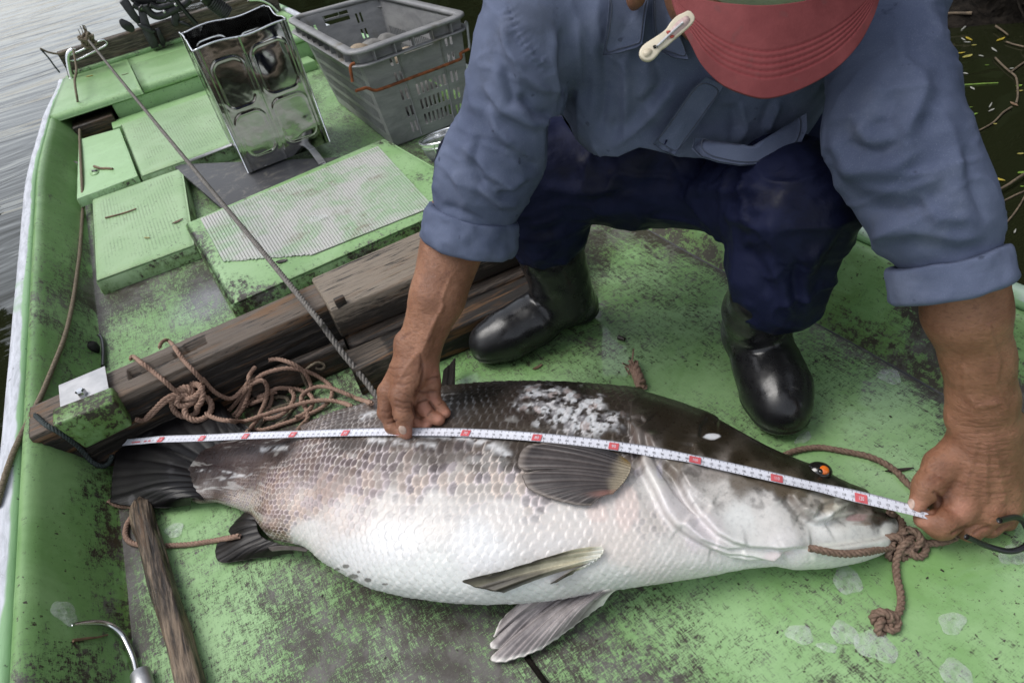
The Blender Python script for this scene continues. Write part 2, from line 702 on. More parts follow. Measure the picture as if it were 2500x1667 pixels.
def green_paint(name, wear=0.0, dirt=0.25, streak_rot=0.6, wet=0.0, c1=G1, c2=G2, mesh_pat=False, lump=0.0, moss=0.3, hairk=2.3):
    """old green boat paint: worn to dark fibreglass where 'wear' is high, with moss film and specks"""
    t = NT(name)
    c = t.co()
    z_ = lambda s: t.math('SUBTRACT', s, 0.5)
    mul = lambda a, b: t.math('MULTIPLY', a, b)
    add = lambda a, b: t.math('ADD', a, b)
    lo = t.noise(c, 4.2, 5, 0.65, 0.5)
    lo2 = t.noise(t.co(scale=(1.6, 0.8, 1), rot=(0, 0, streak_rot)), 4.5, 4, 0.6, 0.6)
    fine = t.noise(c, 85, 8, 0.75)
    mid = t.noise(c, 9, 8, 0.72, 0.4)
    strk = t.noise(t.co(scale=(7, 1.3, 5), rot=(0, 0, streak_rot)), 15, 8, 0.76, 0.2)
    hair = t.noise(t.co(scale=(2.2, 16, 6), rot=(0, 0, streak_rot + 0.6)), 30, 5, 0.8, 1.6)
    hair2 = t.noise(t.co(scale=(16, 2.2, 6), rot=(0, 0, streak_rot - 0.3)), 30, 5, 0.8, 1.6)
    w = t.attr('wear')
    v = add(mul(z_(fine), 1.5), mul(z_(strk), 1.2))
    v = add(v, mul(z_(mid), 0.85))
    v = add(v, mul(add(z_(hair), z_(hair2)), hairk))
    v = add(v, mul(z_(lo2), 1.1))
    v = add(v, add(w, wear))
    mask = t.step(v, 0.40, 0.50)
    thin = t.step(v, 0.12, 0.48)
    base = t.mix(t.step(lo, 0.35, 0.65), c1, c2)
    base = t.mix(mul(t.step(mid, 0.45, 0.75), 0.4), base, tuple(x * 1.18 for x in c1))
    base = t.mix(mul(thin, 0.40), base, tuple(x * 0.62 for x in c2))
    # brown-green moss film, thickest in corners
    ms = add(add(mul(z_(t.noise(c, 9.0, 8, 0.74, 0.4)), 1.6), mul(z_(strk), 0.8)), mul(t.attr('moss'), 0.62))
    film = t.step(ms, 0.50 - moss * 0.35, 0.95 - moss * 0.35)
    base = t.mix(mul(film, 0.8), base, (0.088, 0.165, 0.030))
    crust = t.step(add(ms, mul(z_(fine), 1.6)), 0.78 - moss * 0.25, 0.92 - moss * 0.25)
    worn = t.mix(t.step(t.noise(c, 10, 6, 0.72), 0.44, 0.60), (0.036, 0.029, 0.022), (0.100, 0.092, 0.086))
    colr = t.mix(mask, base, worn)
    colr = t.mix(crust, colr, (0.032, 0.027, 0.014))
    sp = t.step(t.noise(c, 120, 4, 0.65), 0.615, 0.66)
    colr = t.mix(mul(sp, mul(t.step(mid, 0.40, 0.56), min(1, dirt * 2.4))), colr, (0.035, 0.028, 0.018))
    if mesh_pat:
        # fine embossed weave of the cover, drawn as darker cells in patches
        gx_ = t.math('ABSOLUTE', t.math('SINE', mul(t.sep(c, 0), 330.0)))
        gy_ = t.math('ABSOLUTE', t.math('SINE', mul(t.sep(c, 1), 260.0)))
        g = mul(t.step(gx_, 0.72, 0.95), t.step(gy_, 0.25, 0.6))
        gg = mul(g, mul(t.attr('grid'), t.step(t.noise(c, 11, 6, 0.75), 0.40, 0.60)))
        colr = t.mix(mul(gg, 0.55), colr, (0.075, 0.095, 0.05))
    t.set(Base_Color=colr)
    wt = t.math('ADD', t.attr('wet'), wet, clamp=True)
    wn_ = mul(wt, t.step(t.noise(c, 3.5, 4, 0.6, 0.5), 0.30, 0.42))
    t.set(Roughness=t.remap(wn_, 0, 1, 0.44, 0.20))
    t.set(Coat_Weight=wn_)
    t.b.inputs['Coat Roughness'].default_value = 0.04
    h = add(mul(mask, -0.35), mul(fine, 0.5))
    if lump:
        h = add(h, mul(t.noise(c, 14, 3, 0.5), lump))
    t.bump(h, 0.35, 0.003)
    return t.m


def wood(name, light=(0.128, 0.099, 0.076), dark=(0.010, 0.007, 0.005), warm=(0.22, 0.10, 0.03), axis=0, wet=0.3, amount=0.5, rot=(0, 0, 0)):
    """weathered timber, grain along the given axis"""
    t = NT(name)
    sc = [42, 42, 42]
    sc[axis] = 3.0
    c = t.co(scale=tuple(sc), rot=rot)
    g = t.noise(c, 4.2, 8, 0.72, 0.35)
    g2 = t.noise(c, 1.3, 5, 0.6, 0.6)
    p = t.noise(t.co(), 7, 4, 0.6)
    a = t.attr('tone')
    v = t.math('ADD', g, t.math('MULTIPLY', a, 0.5))
    col = t.mix(t.step(v, 0.40, 0.66), dark, light)
    col = t.mix(t.math('MULTIPLY', t.step(t.math('ADD', g2, t.math('MULTIPLY', p, 0.4)), 0.72, 0.86), amount), col, warm)
    col = t.mix(t.step(g, 0.43, 0.39), col, (0.012, 0.009, 0.007))
    t.set(Base_Color=col, Roughness=t.remap(p, 0.3, 0.7, 0.62 - wet * 0.7, 0.8 - wet * 0.3))
    t.bump(g, 0.7, 0.006)
    return t.m


MAT = {}
MAT['floor'] = green_paint('floor_paint', 0.185, 0.7, 0.55)
MAT['wall'] = green_paint('shaded_wall_paint', 0.17, 0.45, 0.25, moss=0.62, c1=(0.205, 0.350, 0.145), c2=(0.130, 0.262, 0.082), hairk=1.2)  # greens darker than the floor: shade from the walls' slant mixed into the paint
MAT['trim'] = green_paint('trim_paint', 0.02, 0.3, 0.0, c1=(0.285, 0.455, 0.22), c2=(0.215, 0.385, 0.155), hairk=0.8)
MAT['cover'] = green_paint('cover_paint', 0.08, 0.5, 0.2, c1=(0.29, 0.455, 0.225), c2=(0.22, 0.385, 0.155), lump=0.3, hairk=0.8)
MAT['cover_grid'] = green_paint('embossed_paint', -0.04, 0.5, 0.2, c1=(0.31, 0.45, 0.245), c2=(0.245, 0.39, 0.185), mesh_pat=True, moss=0.1, hairk=0.5)
MAT['lid'] = green_paint('lid_paint', -0.25, 0.2, 0.2, c1=(0.33, 0.52, 0.27), c2=(0.28, 0.46, 0.215), moss=0.0, hairk=0.4)
MAT['wood'] = wood('weathered_wood')
MAT['wood_dark'] = wood('wet_dark_wood', light=(0.075, 0.055, 0.042), dark=(0.010, 0.007, 0.005), amount=0.25, wet=0.5)
MAT['wood_pale'] = wood('pale_weathered_wood', light=(0.225, 0.183, 0.14), dark=(0.03, 0.023, 0.017), amount=0.2)
MAT['wood_transom'] = wood('transom_wood', light=(0.19, 0.155, 0.12), dark=(0.04, 0.03, 0.022), amount=0.2)


def m_rail():
    t = NT('white_rub_rail')
    c = t.co()
    n = t.noise(t.co(scale=(6, 1, 6)), 14, 6, 0.7, 0.4)
    lo = t.noise(c, 2.5, 4, 0.6)
    col = t.mix(t.step(n, 0.35, 0.7), (0.62, 0.64, 0.70), (0.40, 0.42, 0.46))
    col = t.mix(t.step(t.math('ADD', lo, t.math('MULTIPLY', t.attr('moss'), 0.4)), 0.58, 0.7), col, (0.27, 0.46, 0.24))
    col = t.mix(t.step(t.noise(c, 60, 4, 0.7), 0.63, 0.7), col, (0.06, 0.06, 0.05))
    t.set(Base_Color=col, Roughness=0.5)
    t.bump(n, 0.3, 0.003)
    return t.m


MAT['rail'] = m_rail()
MAT['steel'] = simple('polished_steel', (0.72, 0.73, 0.74), 0.2, 1.0, 0.08, 30)
MAT['steel_dull'] = simple('dull_zinc_plate', (0.50, 0.50, 0.51), 0.48, 0.85, 0.12, 26, 0.15)
MAT['plastic_black'] = simple('black_plastic', (0.012, 0.012, 0.014), 0.32, 0.0, 0.3, 40, 0.1)
MAT['cast_grey'] = simple('dark_cast_metal', (0.035, 0.035, 0.038), 0.42, 0.3, 0.35, 40, 0.2)
MAT['dark'] = simple('cavity_shade', (0.01, 0.01, 0.009), 0.8, 0.0, 0.2)  # near-black colour standing in for the shade inside holes and slots


def m_can():
    t = NT('tin_sheet')
    c = t.co()
    n = t.noise(c, 4.0, 4, 0.55, 0.4)
    n2 = t.noise(c, 16, 3, 0.5)
    n3 = t.noise(t.co(scale=(1, 1, 4)), 8, 5, 0.6)
    t.set(Base_Color=t.mix(t.step(n3, 0.35, 0.7), (0.50, 0.50, 0.49), (0.38, 0.38, 0.37)), Metallic=1.0, Roughness=t.remap(n3, 0.3, 0.7, 0.05, 0.14))
    t.bump(t.math('ADD', n, t.math('MULTIPLY', n2, 0.12)), 0.22, 0.02)
    return t.m


MAT['can'] = m_can()


def m_crate():
    t = NT('grey_crate_plastic')
    c = t.co()
    n = t.noise(t.co(scale=(1, 1, 3)), 9, 7, 0.7, 0.5)
    col = t.mix(t.step(n, 0.35, 0.68), (0.19, 0.19, 0.195), (0.28, 0.28, 0.28))
    col = t.mix(t.step(t.noise(c, 30, 6, 0.75), 0.6, 0.72), col, (0.30, 0.29, 0.27))
    col = t.mix(t.math('MULTIPLY', t.step(t.noise(t.co(scale=(1, 1, 0.4)), 7, 5, 0.7), 0.58, 0.72), 0.7), col, (0.14, 0.12, 0.075))
    t.set(Base_Color=col, Roughness=0.48)
    t.bump(n, 0.15, 0.003)
    return t.m


MAT['crate'] = m_crate()
MAT['rust'] = simple('rusty_wire', (0.20, 0.062, 0.022), 0.85, 0.1, 0.45, 60, 0.6, bscale=120)
MAT['wire_grey'] = simple('galvanised_wire', (0.30, 0.31, 0.32), 0.5, 0.7, 0.2, 60)
MAT['stone_tan'] = simple('tan_stone', (0.30, 0.235, 0.165), 0.7, 0.0, 0.3, 30, 0.4)
MAT['stone_grey'] = simple('grey_stone', (0.17, 0.165, 0.155), 0.75, 0.0, 0.3, 30, 0.4)


def m_board():
    t = NT('grey_rubber_board')
    c = t.co()
    n = t.noise(c, 24, 8, 0.75, 0.6)
    n2 = t.noise(c, 6, 4, 0.6)
    col = t.mix(t.step(n, 0.5, 0.68), (0.040, 0.040, 0.044), (0.15, 0.14, 0.12))
    col = t.mix(t.math('MULTIPLY', t.step(n2, 0.45, 0.7), 0.5), col, (0.055, 0.057, 0.065))
    t.set(Base_Color=col, Roughness=0.45)
    t.bump(n, 0.35, 0.003)
    return t.m


MAT['board'] = m_board()


def m_rope(name, c1, c2):
    t = NT(name)
    c = t.co()
    n = t.noise(c, 240, 4, 0.7)
    lo = t.noise(c, 9, 4, 0.6)
    col = t.mix(t.step(n, 0.35, 0.65), c1, c2)
    col = t.mix(t.math('MULTIPLY', t.step(lo, 0.45, 0.7), 0.45), col, tuple(x * 0.45 for x in c1))
    t.set(Base_Color=col, Roughness=0.85)
    t.bump(n, 0.6, 0.001)
    return t.m


MAT['rope_brown'] = m_rope('brown_rope', (0.36, 0.235, 0.175), (0.23, 0.14, 0.10))
MAT['rope_dark'] = m_rope('wet_brown_rope', (0.22, 0.145, 0.105), (0.125, 0.078, 0.055))
MAT['rope_grey'] = m_rope('grey_rope', (0.22, 0.205, 0.185), (0.10, 0.09, 0.082))
MAT['rope_tan'] = m_rope('tan_rope', (0.24, 0.195, 0.135), (0.12, 0.095, 0.065))
MAT['rope_green'] = m_rope('dark_teal_cord', (0.05, 0.065, 0.065), (0.025, 0.033, 0.033))


def m_water():
    t = NT('river_water')
    c = t.co()
    a = t.noise(t.co(scale=(0.55, 1.7, 1), rot=(0, 0, -0.15)), 1.5, 4, 0.5, 0.7)
    b = t.noise(t.co(scale=(0.5, 1.5, 1), rot=(0, 0, 0.1)), 7.0, 3, 0.5, 0.5)
    h = t.math('ADD', t.math('MULTIPLY', a, 1.0), t.math('MULTIPLY', b, 0.10))
    x = t.sep(c, 0)
    calm = t.remap(x, -0.3, 2.0, 1.0, 0.12)
    t.set(Base_Color=(0.012, 0.014, 0.006), Roughness=0.03, IOR=1.33)
    t.bump(t.math('MULTIPLY', h, calm), 0.42, 0.07)
    return t.m


MAT['water'] = m_water()


def m_mud():
    t = NT('river_mud')
    n = t.noise(t.co(), 26, 8, 0.7)
    t.set(Base_Color=t.mix(t.step(n, 0.35, 0.7), (0.007, 0.006, 0.005), (0.026, 0.021, 0.017)), Roughness=0.8)
    t.b.inputs['Specular IOR Level'].default_value = 0.08
    t.bump(n, 0.9, 0.02)
    return t.m


MAT['mud'] = m_mud()
# ------------------------------------------------------------------ water, far bank
def Yp(px, py, y):
    r = ray(px, py)
    return np.array([0, 0, CAM_H]) + r * (y / r[1])


def Xp(px, py, x):
    r = ray(px, py)
    return np.array([0, 0, CAM_H]) + r * (x / r[0])


WATER_Z = -0.13
single('water', [(-150, -60, WATER_Z), (150, -60, WATER_Z), (150, 200, WATER_Z), (-150, 200, WATER_Z)], [(0, 1, 2, 3)], MAT['water'],
       kind='structure', at=(0, 0, WATER_Z))
single('river_bed', [(-150, -60, -1.6), (150, -60, -1.6), (150, 200, -1.6), (-150, 200, -1.6)], [(0, 1, 2, 3)], MAT['mud'], kind='structure', at=(0, 0, -1.6))


def m_foliage():
    t = NT('bank_foliage')
    n = t.noise(t.co(), 1.2, 5, 0.7)
    t.set(Base_Color=t.mix(t.step(n, 0.35, 0.7), (0.022, 0.045, 0.012), (0.05, 0.09, 0.022)), Roughness=0.6)
    return t.m


MAT['foliage'] = m_foliage()


def far_bank(name='far_bank', az0=9, az1=135, n_=30000, dn=9.5, df=15, seed=4, hgt=8.5, fade=True):
    rng = np.random.default_rng(seed)
    V, F = [], []
    n = 0
    # a long thicket on the right-hand bank and beyond the stern, leaf by leaf
    for i in range(n_):
        az = math.radians(rng.uniform(az0, az1))
        ramp_ = float(smooth(9, 24, math.degrees(az))) if fade else 1.0
        d = rng.uniform(dn, df) - (3.5 * float(smooth(50, 90, math.degrees(az))) if fade else 0)
        top = (hgt + 2.5 * math.sin(az * 9) + 1.5 * math.sin(az * 23)) * (0.12 + 0.88 * ramp_)
        z = WATER_Z + rng.uniform(0, 1) ** 0.8 * top
        c = np.array([math.sin(az) * d, math.cos(az) * d, z])
        s = rng.uniform(0.2, 0.55)
        a = rng.normal(size=3)
        a /= np.linalg.norm(a)
        b = np.cross(a, rng.normal(size=3))
        b /= np.linalg.norm(b)
        V += [c - a * s, c + b * s * 0.45, c + a * s, c - b * s * 0.45]
        F.append((n, n + 1, n + 2, n + 3))
        n += 4
    single(name + '_thicket', V, F, MAT['foliage'], kind='stuff', smooth_=False)
    # the slope it grows on
    a = np.radians(np.linspace(az0 - 5, az1 + 5, 60))
    d0 = dn - 3.5 * smooth(50, 90, np.degrees(a)) * fade
    rows = []
    for k, (dd, z) in enumerate(((0, -0.6), (0.6, 0.1), (3, 0.7), (9, 2.0), (30, 3.0))):
        rows.append(np.stack([np.sin(a) * (d0 + dd), np.cos(a) * (d0 + dd), np.full(60, z) + 0.3 * np.sin(a * 31 + k)], 1))
    V = np.vstack(rows)
    single(name, V, grid_faces(5, 60), MAT['mud'], kind='structure')


far_bank()
far_bank('near_bank', -80, -17, 14000, 13, 18, 5, 7.5, False)

# ------------------------------------------------------------------ the boat
boat = thing('fishing_boat', 'green flat bottomed fibreglass fishing boat with scuffed paint carrying a big fish', 'boat', (0.23, 1.5, 0))
XL, XR = -0.356, 0.826
nx, ny = 130, 330
gx = np.linspace(XL - 0.004, XR + 0.004, nx)
gy = np.linspace(-0.75, 3.46, ny)
U, W = np.meshgrid(gx, gy, indexing='ij')
Vf = np.stack([U.ravel(), W.ravel(), np.zeros(nx * ny)], 1)
VW = 2500 / 2352.0
wear_keys = [(900, 1480, .30), (1100, 1460, .32), (640, 1380, .16), (450, 1250, .06), (1330, 1500, .26), (1230, 1420, .28), (1500, 1450, .08), (1800, 1450, -.06), (2000, 1380, -.10),
             (2250, 1450, -.12), (2200, 1250, -.13), (2100, 1020, -.14), (1950, 850, .0), (2180, 930, .0), (1500, 800, -.02), (1250, 880, -.02), (1450, 600, .08),
             (1380, 510, .34), (1330, 540, .3), (1600, 650, .02), (1130, 700, .10), (1100, 780, .04), (1080, 840, .0), (1700, 900, -.1), (350, 750, .02), (470, 680, .30),
             (250, 680, .34), (300, 830, .02), (550, 880, .3), (650, 960, .3), (800, 900, .22), (300, 1250, .28), (420, 1210, -.02), (560, 1280, .02), (380, 1500, .05),
             (480, 1330, -.03), (620, 1500, .14), (760, 1540, .28), (1500, 1550, .18), (1700, 1560, -.02), (2340, 1560, -.12), (1950, 1250, -.1)]
K = np.array([G(a * VW, b * VW)[:2] for a, b, _ in wear_keys])
wear = idw(Vf[:, :2], K, [k[2] * 1.5 + 0.03 for k in wear_keys], 3.0)
edge = np.exp(-np.minimum(np.abs(Vf[:, 0] - XL), np.abs(Vf[:, 0] - XR)) / 0.012)
wear = wear + 0.4 * edge + 0.22 * np.exp(-np.abs(Vf[:, 0] - XR) / 0.03) + np.where(Vf[:, 1] > 1.9, -0.1, 0)
moss = np.exp(-np.minimum(np.abs(Vf[:, 0] - XL), np.abs(Vf[:, 0] - XR)) / 0.05) * 0.5
kb = G(1400 * VW, 560 * VW)[:2]
moss = moss + 1.0 * np.exp(-((Vf[:, 0] - kb[0]) ** 2 + (Vf[:, 1] - kb[1]) ** 2) / 0.05) + 0.55 * np.exp(-((Vf[:, 0] - 0.31) ** 2 + (Vf[:, 1] - 1.03) ** 2) / 0.012)
wet = np.zeros(len(Vf))
for (a, b, s, q) in ((1500, 800, .20, 1.0), (1120, 860, .10, 1.0), (1900, 880, .14, 1.0), (2150, 1150, .13, 1.0), (470, 700, .09, 1.0), (1800, 1050, .1, .6), (560, 900, .12, .6)):
    p = G(a * VW, b * VW)
    wet = np.maximum(wet, q * np.exp(-(((Vf[:, 0] - p[0]) ** 2 + (Vf[:, 1] - p[1]) ** 2) / s ** 2) ** 2))
Vf[:, 2] = 0.0016 * fbm(Vf * 9, 3, 5)
part('floor', Vf, grid_faces(nx, ny)[:, ::-1], MAT['floor'], boat, attrs=dict(wear=wear, moss=moss, wet=wet))
# seam in the deck and the dark lap joint along both sides
sp = [G(*zm(1000, 1300, .2551)(x, y)) for x, y in ((1090, 1150), (1160, 1250), (1220, 1330), (1300, 1440), (1420, 1590))]
Vs = np.array([q + np.array([s * 0.0035, 0, 0.0022]) for q in sp for s in (-1, 1)])
part('deck_seam', *mesh_from_outline(np.vstack([Vs[0::2], Vs[1::2][::-1]]), 0.001), MAT['mud'], boat)


def sweep_profile(prof, ys, shift):
    prof = np.asarray(prof, float)
    P = spline(prof, 70)
    V = np.stack([P[None, :, 0] + shift(ys)[:, None], np.repeat(ys[:, None], len(P), 1), np.repeat(P[None, :, 1], len(ys), 0)], -1)
    return V.reshape(-1, 3), P


ys = np.linspace(-0.75, 4.24, 260)
shL = lambda y: 0.05 * smooth(2.6, 3.75, y) + 0.065 * smooth(3.5, 4.25, y)
shR = lambda y: -0.125 * smooth(2.2, 3.8, y)
# left side
prof = [(XL, 0.0), (-0.360, 0.004), (-0.371, 0.022), (-0.392, 0.062), (-0.414, 0.100), (-0.424, 0.114), (-0.434, 0.121), (-0.443, 0.120), (-0.449, 0.113), (-0.451, 0.100)]
V, P = sweep_profile(prof, ys, shL)
V[:, 0] += 0.0022 * fbm(V * 6, 3, 8)
px = PX(V)
kk = [(150, 1100, -.05), (200, 1150, .02), (215, 1330, .06), (120, 1420, -.02), (130, 1250, -.1), (250, 1300, .15), (230, 1420, .1), (170, 900, .0), (190, 760, .02), (110, 820, -.06), (150, 500, -.08), (200, 600, .05), (160, 1530, .05), (180, 300, -.1), (225, 680, .2)]
wv = idw(px / VW, [k[:2] for k in kk], [k[2] * 2.0 + .06 for k in kk])
mz = np.exp(-np.maximum(V[:, 2], 0) / 0.035) * 0.7 + 0.25 * smooth(0.9, 1.1, -np.abs(V[:, 1] - 0.9) + 1.2)
part('side_wall', V, grid_faces(len(ys), len(P)), MAT['wall'], boat, attrs=dict(wear=wv, moss=mz))
prof = [(-0.4515, 0.100), (-0.453, 0.108), (-0.460, 0.114), (-0.474, 0.115), (-0.487, 0.109), (-0.493, 0.096), (-0.494, 0.07), (-0.490, 0.045), (-0.475, 0.035)]
V, P = sweep_profile(prof, ys, shL)
V[:, 0] += 0.003 * fbm(V * 5, 3, 18)
V[:, 2] += 0.003 * fbm(V * 7, 3, 19)
mz = smooth(1.0, 0.5, V[:, 1]) * 0.6 + 0.7 * smooth(-0.468, -0.455, V[:, 0] - shL(V[:, 1]))
part('rub_rail', V, grid_faces(len(ys), len(P)), MAT['rail'], boat, attrs=dict(moss=mz))
prof = [(-0.475, 0.036), (-0.47, 0.02), (-0.45, -0.08), (-0.42, -0.22), (-0.36, -0.30)]
V, P = sweep_profile(prof, ys, shL)
part('hull_side', V, grid_faces(len(ys), len(P)), MAT['wall'], boat)
# right side
prof = [(XR, 0.0), (0.830, 0.004), (0.846, 0.022), (0.872, 0.055), (0.897, 0.092), (0.908, 0.108), (0.917, 0.116), (0.927, 0.117), (0.934, 0.111), (0.936, 0.10)]
V, P = sweep_profile(prof, ys, shR)
V[:, 0] += 0.002 * fbm(V * 6, 3, 9)
wv = 0.06 + 0.62 * smooth(0.0, 0.17, fbm(V * np.array([6, 6, 9]), 3, 31)) * smooth(.12, .07, V[:, 2]) + 0.16 * smooth(0.05, 0.005, V[:, 2]) * smooth(0.2, 0.45, V[:, 1]) + 0.0 * V[:, 0]
part('side_wall', V, grid_faces(len(ys), len(P))[:, ::-1], MAT['wall'], boat, attrs=dict(wear=wv - 0.08, moss=0.55 * smooth(0.08, 0.0, V[:, 2]) + 0.5))
part('corner_seam', *tube(np.stack([0.826 + 0.001 * np.sin(np.linspace(0, 60, 160)), np.linspace(-0.7, 2.1, 160), -.0006 + .0012 * fbm(np.stack([np.linspace(0, 40, 160)] * 3, 1), 2, 3)], 1), 0.0022, 8), MAT['board'], boat)
yt = np.linspace(-0.75, 4.35, 120)
V, F = tube(np.stack([0.952 + shR(yt) + 0.0 * yt, yt, 0.118 + 0.0015 * np.sin(yt * 5)], 1), 0.0175, 14)
part('rub_rail', V, F, MAT['rail'], boat, attrs=dict(moss=0.75 * smooth(0.112, 0.128, -V[:, 2] + 0.24) + 0.35))
prof = [(0.952, 0.104), (0.945, 0.06), (0.93, -0.08), (0.90, -0.22), (0.84, -0.30)]
V, P = sweep_profile(prof, ys, shR)
part('hull_side', V, grid_faces(len(ys), len(P))[:, ::-1], MAT['wall'], boat)

# stern bench with its lid and the dark locker opening
YB = 3.45
ZB = 0.128


def bench_piece(x0, x1, y0, y1, z0, z1, r, n=24):
    prof_ = []
    for q in np.linspace(0, np.pi / 2, 8):
        prof_.append((y0 + r - r * math.cos(q), z1 - r + r * math.sin(q)))
    prof_ = [(y0 + 0.006, z0)] + [(y0, z0 + 0.004)] + prof_ + [(y1, z1)] + [(y1, z0)]
    xs = np.linspace(x0, x1, n)
    V = np.array([[x, y, z] for x in xs for (y, z) in prof_])
    F = [tuple(f) for f in grid_faces(n, len(prof_), wrap_v=True)]
    F.append(tuple(range(len(prof_) - 1, -1, -1)))
    F.append(tuple((n - 1) * len(prof_) + i for i in range(len(prof_))))
    V[:, 2] += 0.002 * fbm(V * 8, 2, 3)
    return V, F


YL = G(309, 164, .128)[1]
YT = 4.17
V1 = bench_piece(-0.402, -0.028, YB - 0.012, YT, 0.098, ZB, 0.026)
V1[0][:, 0] += 0.075 * smooth(3.5, YT, V1[0][:, 1]) * np.clip((-.028 - V1[0][:, 0]) / .374, 0, 1)
V2 = bench_piece(-0.0275, 0.80, YL + 0.004, YT, 0.085, ZB - 0.001, 0.004, 30)
bench = part('stern_bench', *join(V1, V2), MAT['trim'], boat, attrs=dict(wear=np.concatenate([np.full(len(V1[0]), 0.02), np.full(len(V2[0]), -.05)])))
V = bench_piece(-0.024, 0.78, YB - 0.008, YL, 0.099, ZB + 0.003, 0.022)
part('bench_lid', *V, MAT['trim'], bench, attrs=dict(wear=np.full(len(V[0]), .02)))
V = rbox(((-0.165 + 0.80) / 2, YB + 0.05, 0.0445), (0.965, 0.086, 0.101), 0.004)
part('bench_front', *V, MAT['trim'], bench, attrs=dict(moss=np.full(len(V[0]), .2)))
V = rbox((0.21, YB - 0.002, 0.006), (0.74, 0.03, 0.016), 0.005)
part('bench_foot', *V, MAT['trim'], bench)
part('locker_side', *rbox((-0.158, YB + 0.12, 0.045), (0.01, 0.2, 0.09), 0), MAT['trim'], bench)
part('locker_back', *rbox((-0.28, YB + 0.2, 0.045), (0.235, 0.01, 0.09), 0), MAT['dark'], bench)  # the locker's inner shade is put into this panel's colour
b0 = rbox((-0.262, YB + 0.02, 0.036), (0.165, 0.12, 0.062), 0.005)
single('wood_block', *b0, MAT['wood_dark'], 'dark wooden block stored in the open locker under the stern bench', 'wood block')

# transom board
V, F = bar((-0.305, YT + .03, 0.172), (0.80, YT + .03, 0.172), 0.05, 0.125, n=160, m=12, noise=0.012, nscale=40, seed=3, rnd=0.12)
tone = 0.15 * fbm(V * 6, 3, 2)
part('transom_board', V, F, MAT['wood_transom'], boat, attrs=dict(tone=tone))
V = rbox((0.23, YT + .03, -0.10), (1.10, 0.05, 0.40), 0.01)
part('transom', *V, MAT['wall'], boat)
z1 = zm(0, 0, .3189)
Vb, Fb = rbox((0.02, YT - .005, 0.136), (0.60, 0.028, 0.022), 0.006)
part('transom_batten', Vb, Fb, MAT['trim'], boat, attrs=dict(wear=np.full(len(Vb), .28)))

# chrome grab rail at the port quarter
zr = zm(80, 0, .1913)
pts = [Yp(*zr(x, y), 4.10) for x, y in ((492, 1000), (470, 930), (450, 830), (440, 730), (465, 670), (505, 640), (515, 618))]
pts2 = [Yp(*zr(x, y), 4.12) for x, y in ((445, 720), (520, 690), (640, 635), (760, 575), (860, 523), (910, 515), (945, 540), (935, 580), (850, 630), (720, 695), (600, 755), (520, 778), (480, 770))]
part('grab_rail', *join(tube(spline(pts, 40), 0.011, 10), tube(spline(pts2, 90), 0.0045, 8)), MAT['steel'], boat)
pts = [Yp(*z1(x, y), 4.16) for x, y in ((1900, 0), (1990, 2), (2060, 30), (2110, 75), (2135, 130))]
part('grab_rail', *tube(spline(pts, 40), 0.011, 10), MAT['steel'], boat)

# the cross beam in front of the covers
BX0 = G(122, 992, .07)[0]
V, F = bar((BX0, 1.213, 0.066), (0.30, 1.213, 0.066), 0.098, 0.128, n=260, m=26, noise=0.011, nscale=45, seed=11, rnd=0.13)
zs = zm(100, 800, .2041)
sa, sb = G(*zs(1060, 600), .13), G(*zs(2000, 260), .13)
cx = V[:, 0]
top = V[:, 2] > 0.10
cen = np.abs(V[:, 1] - (1.222 + 0.004 * np.sin(cx * 40))) < 0.016
inx = (cx > sa[0]) & (cx < sb[0])
V[top & cen & inx, 2] -= 0.042
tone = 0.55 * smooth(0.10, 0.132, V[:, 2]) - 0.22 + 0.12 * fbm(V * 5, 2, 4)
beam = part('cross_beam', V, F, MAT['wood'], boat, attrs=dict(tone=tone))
# pale plank laid along the beam, with its dark step
T = [np.array(q) for q in ((0.108, 1.120, 0.140), (0.62, 1.075, 0.140), (0.62, 1.263, 0.140), (0.112, 1.264, 0.140))]
B = [q * np.array([1, 1, 0]) + np.array([0, 0.0, 0.072]) for q in T]
V, F = bevel(*hexa(np.array(B), np.array(T)), 0.005)
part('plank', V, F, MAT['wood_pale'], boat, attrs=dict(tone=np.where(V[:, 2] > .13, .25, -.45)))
V, F = bar((0.115, 1.135, 0.046), (0.60, 1.09, 0.046), 0.09, 0.05, n=60, m=8, noise=0.006, seed=5)
part('plank', V, F, MAT['wood_dark'], boat)
V, F = bar((0.095, 1.060, 0.030), (0.56, 1.015, 0.030), 0.07, 0.066, n=60, m=10, noise=0.006, seed=6)
part('plank', V, F, MAT['wood'], boat, attrs=dict(tone=np.where(V[:, 0] < 0.17, .1, -.3)))
V, F = bar((-0.085, 1.150, 0.030), (0.11, 1.130, 0.030), 0.02, 0.06, n=40, m=6, noise=0.004, seed=7)
part('plank', V, F, MAT['wood_dark'], boat)
V, F = rbox((0.132, 1.125, 0.105), (0.020, 0.012, 0.10), 0.002)
part('stop_cleat', V, F, MAT['wood_dark'], boat)

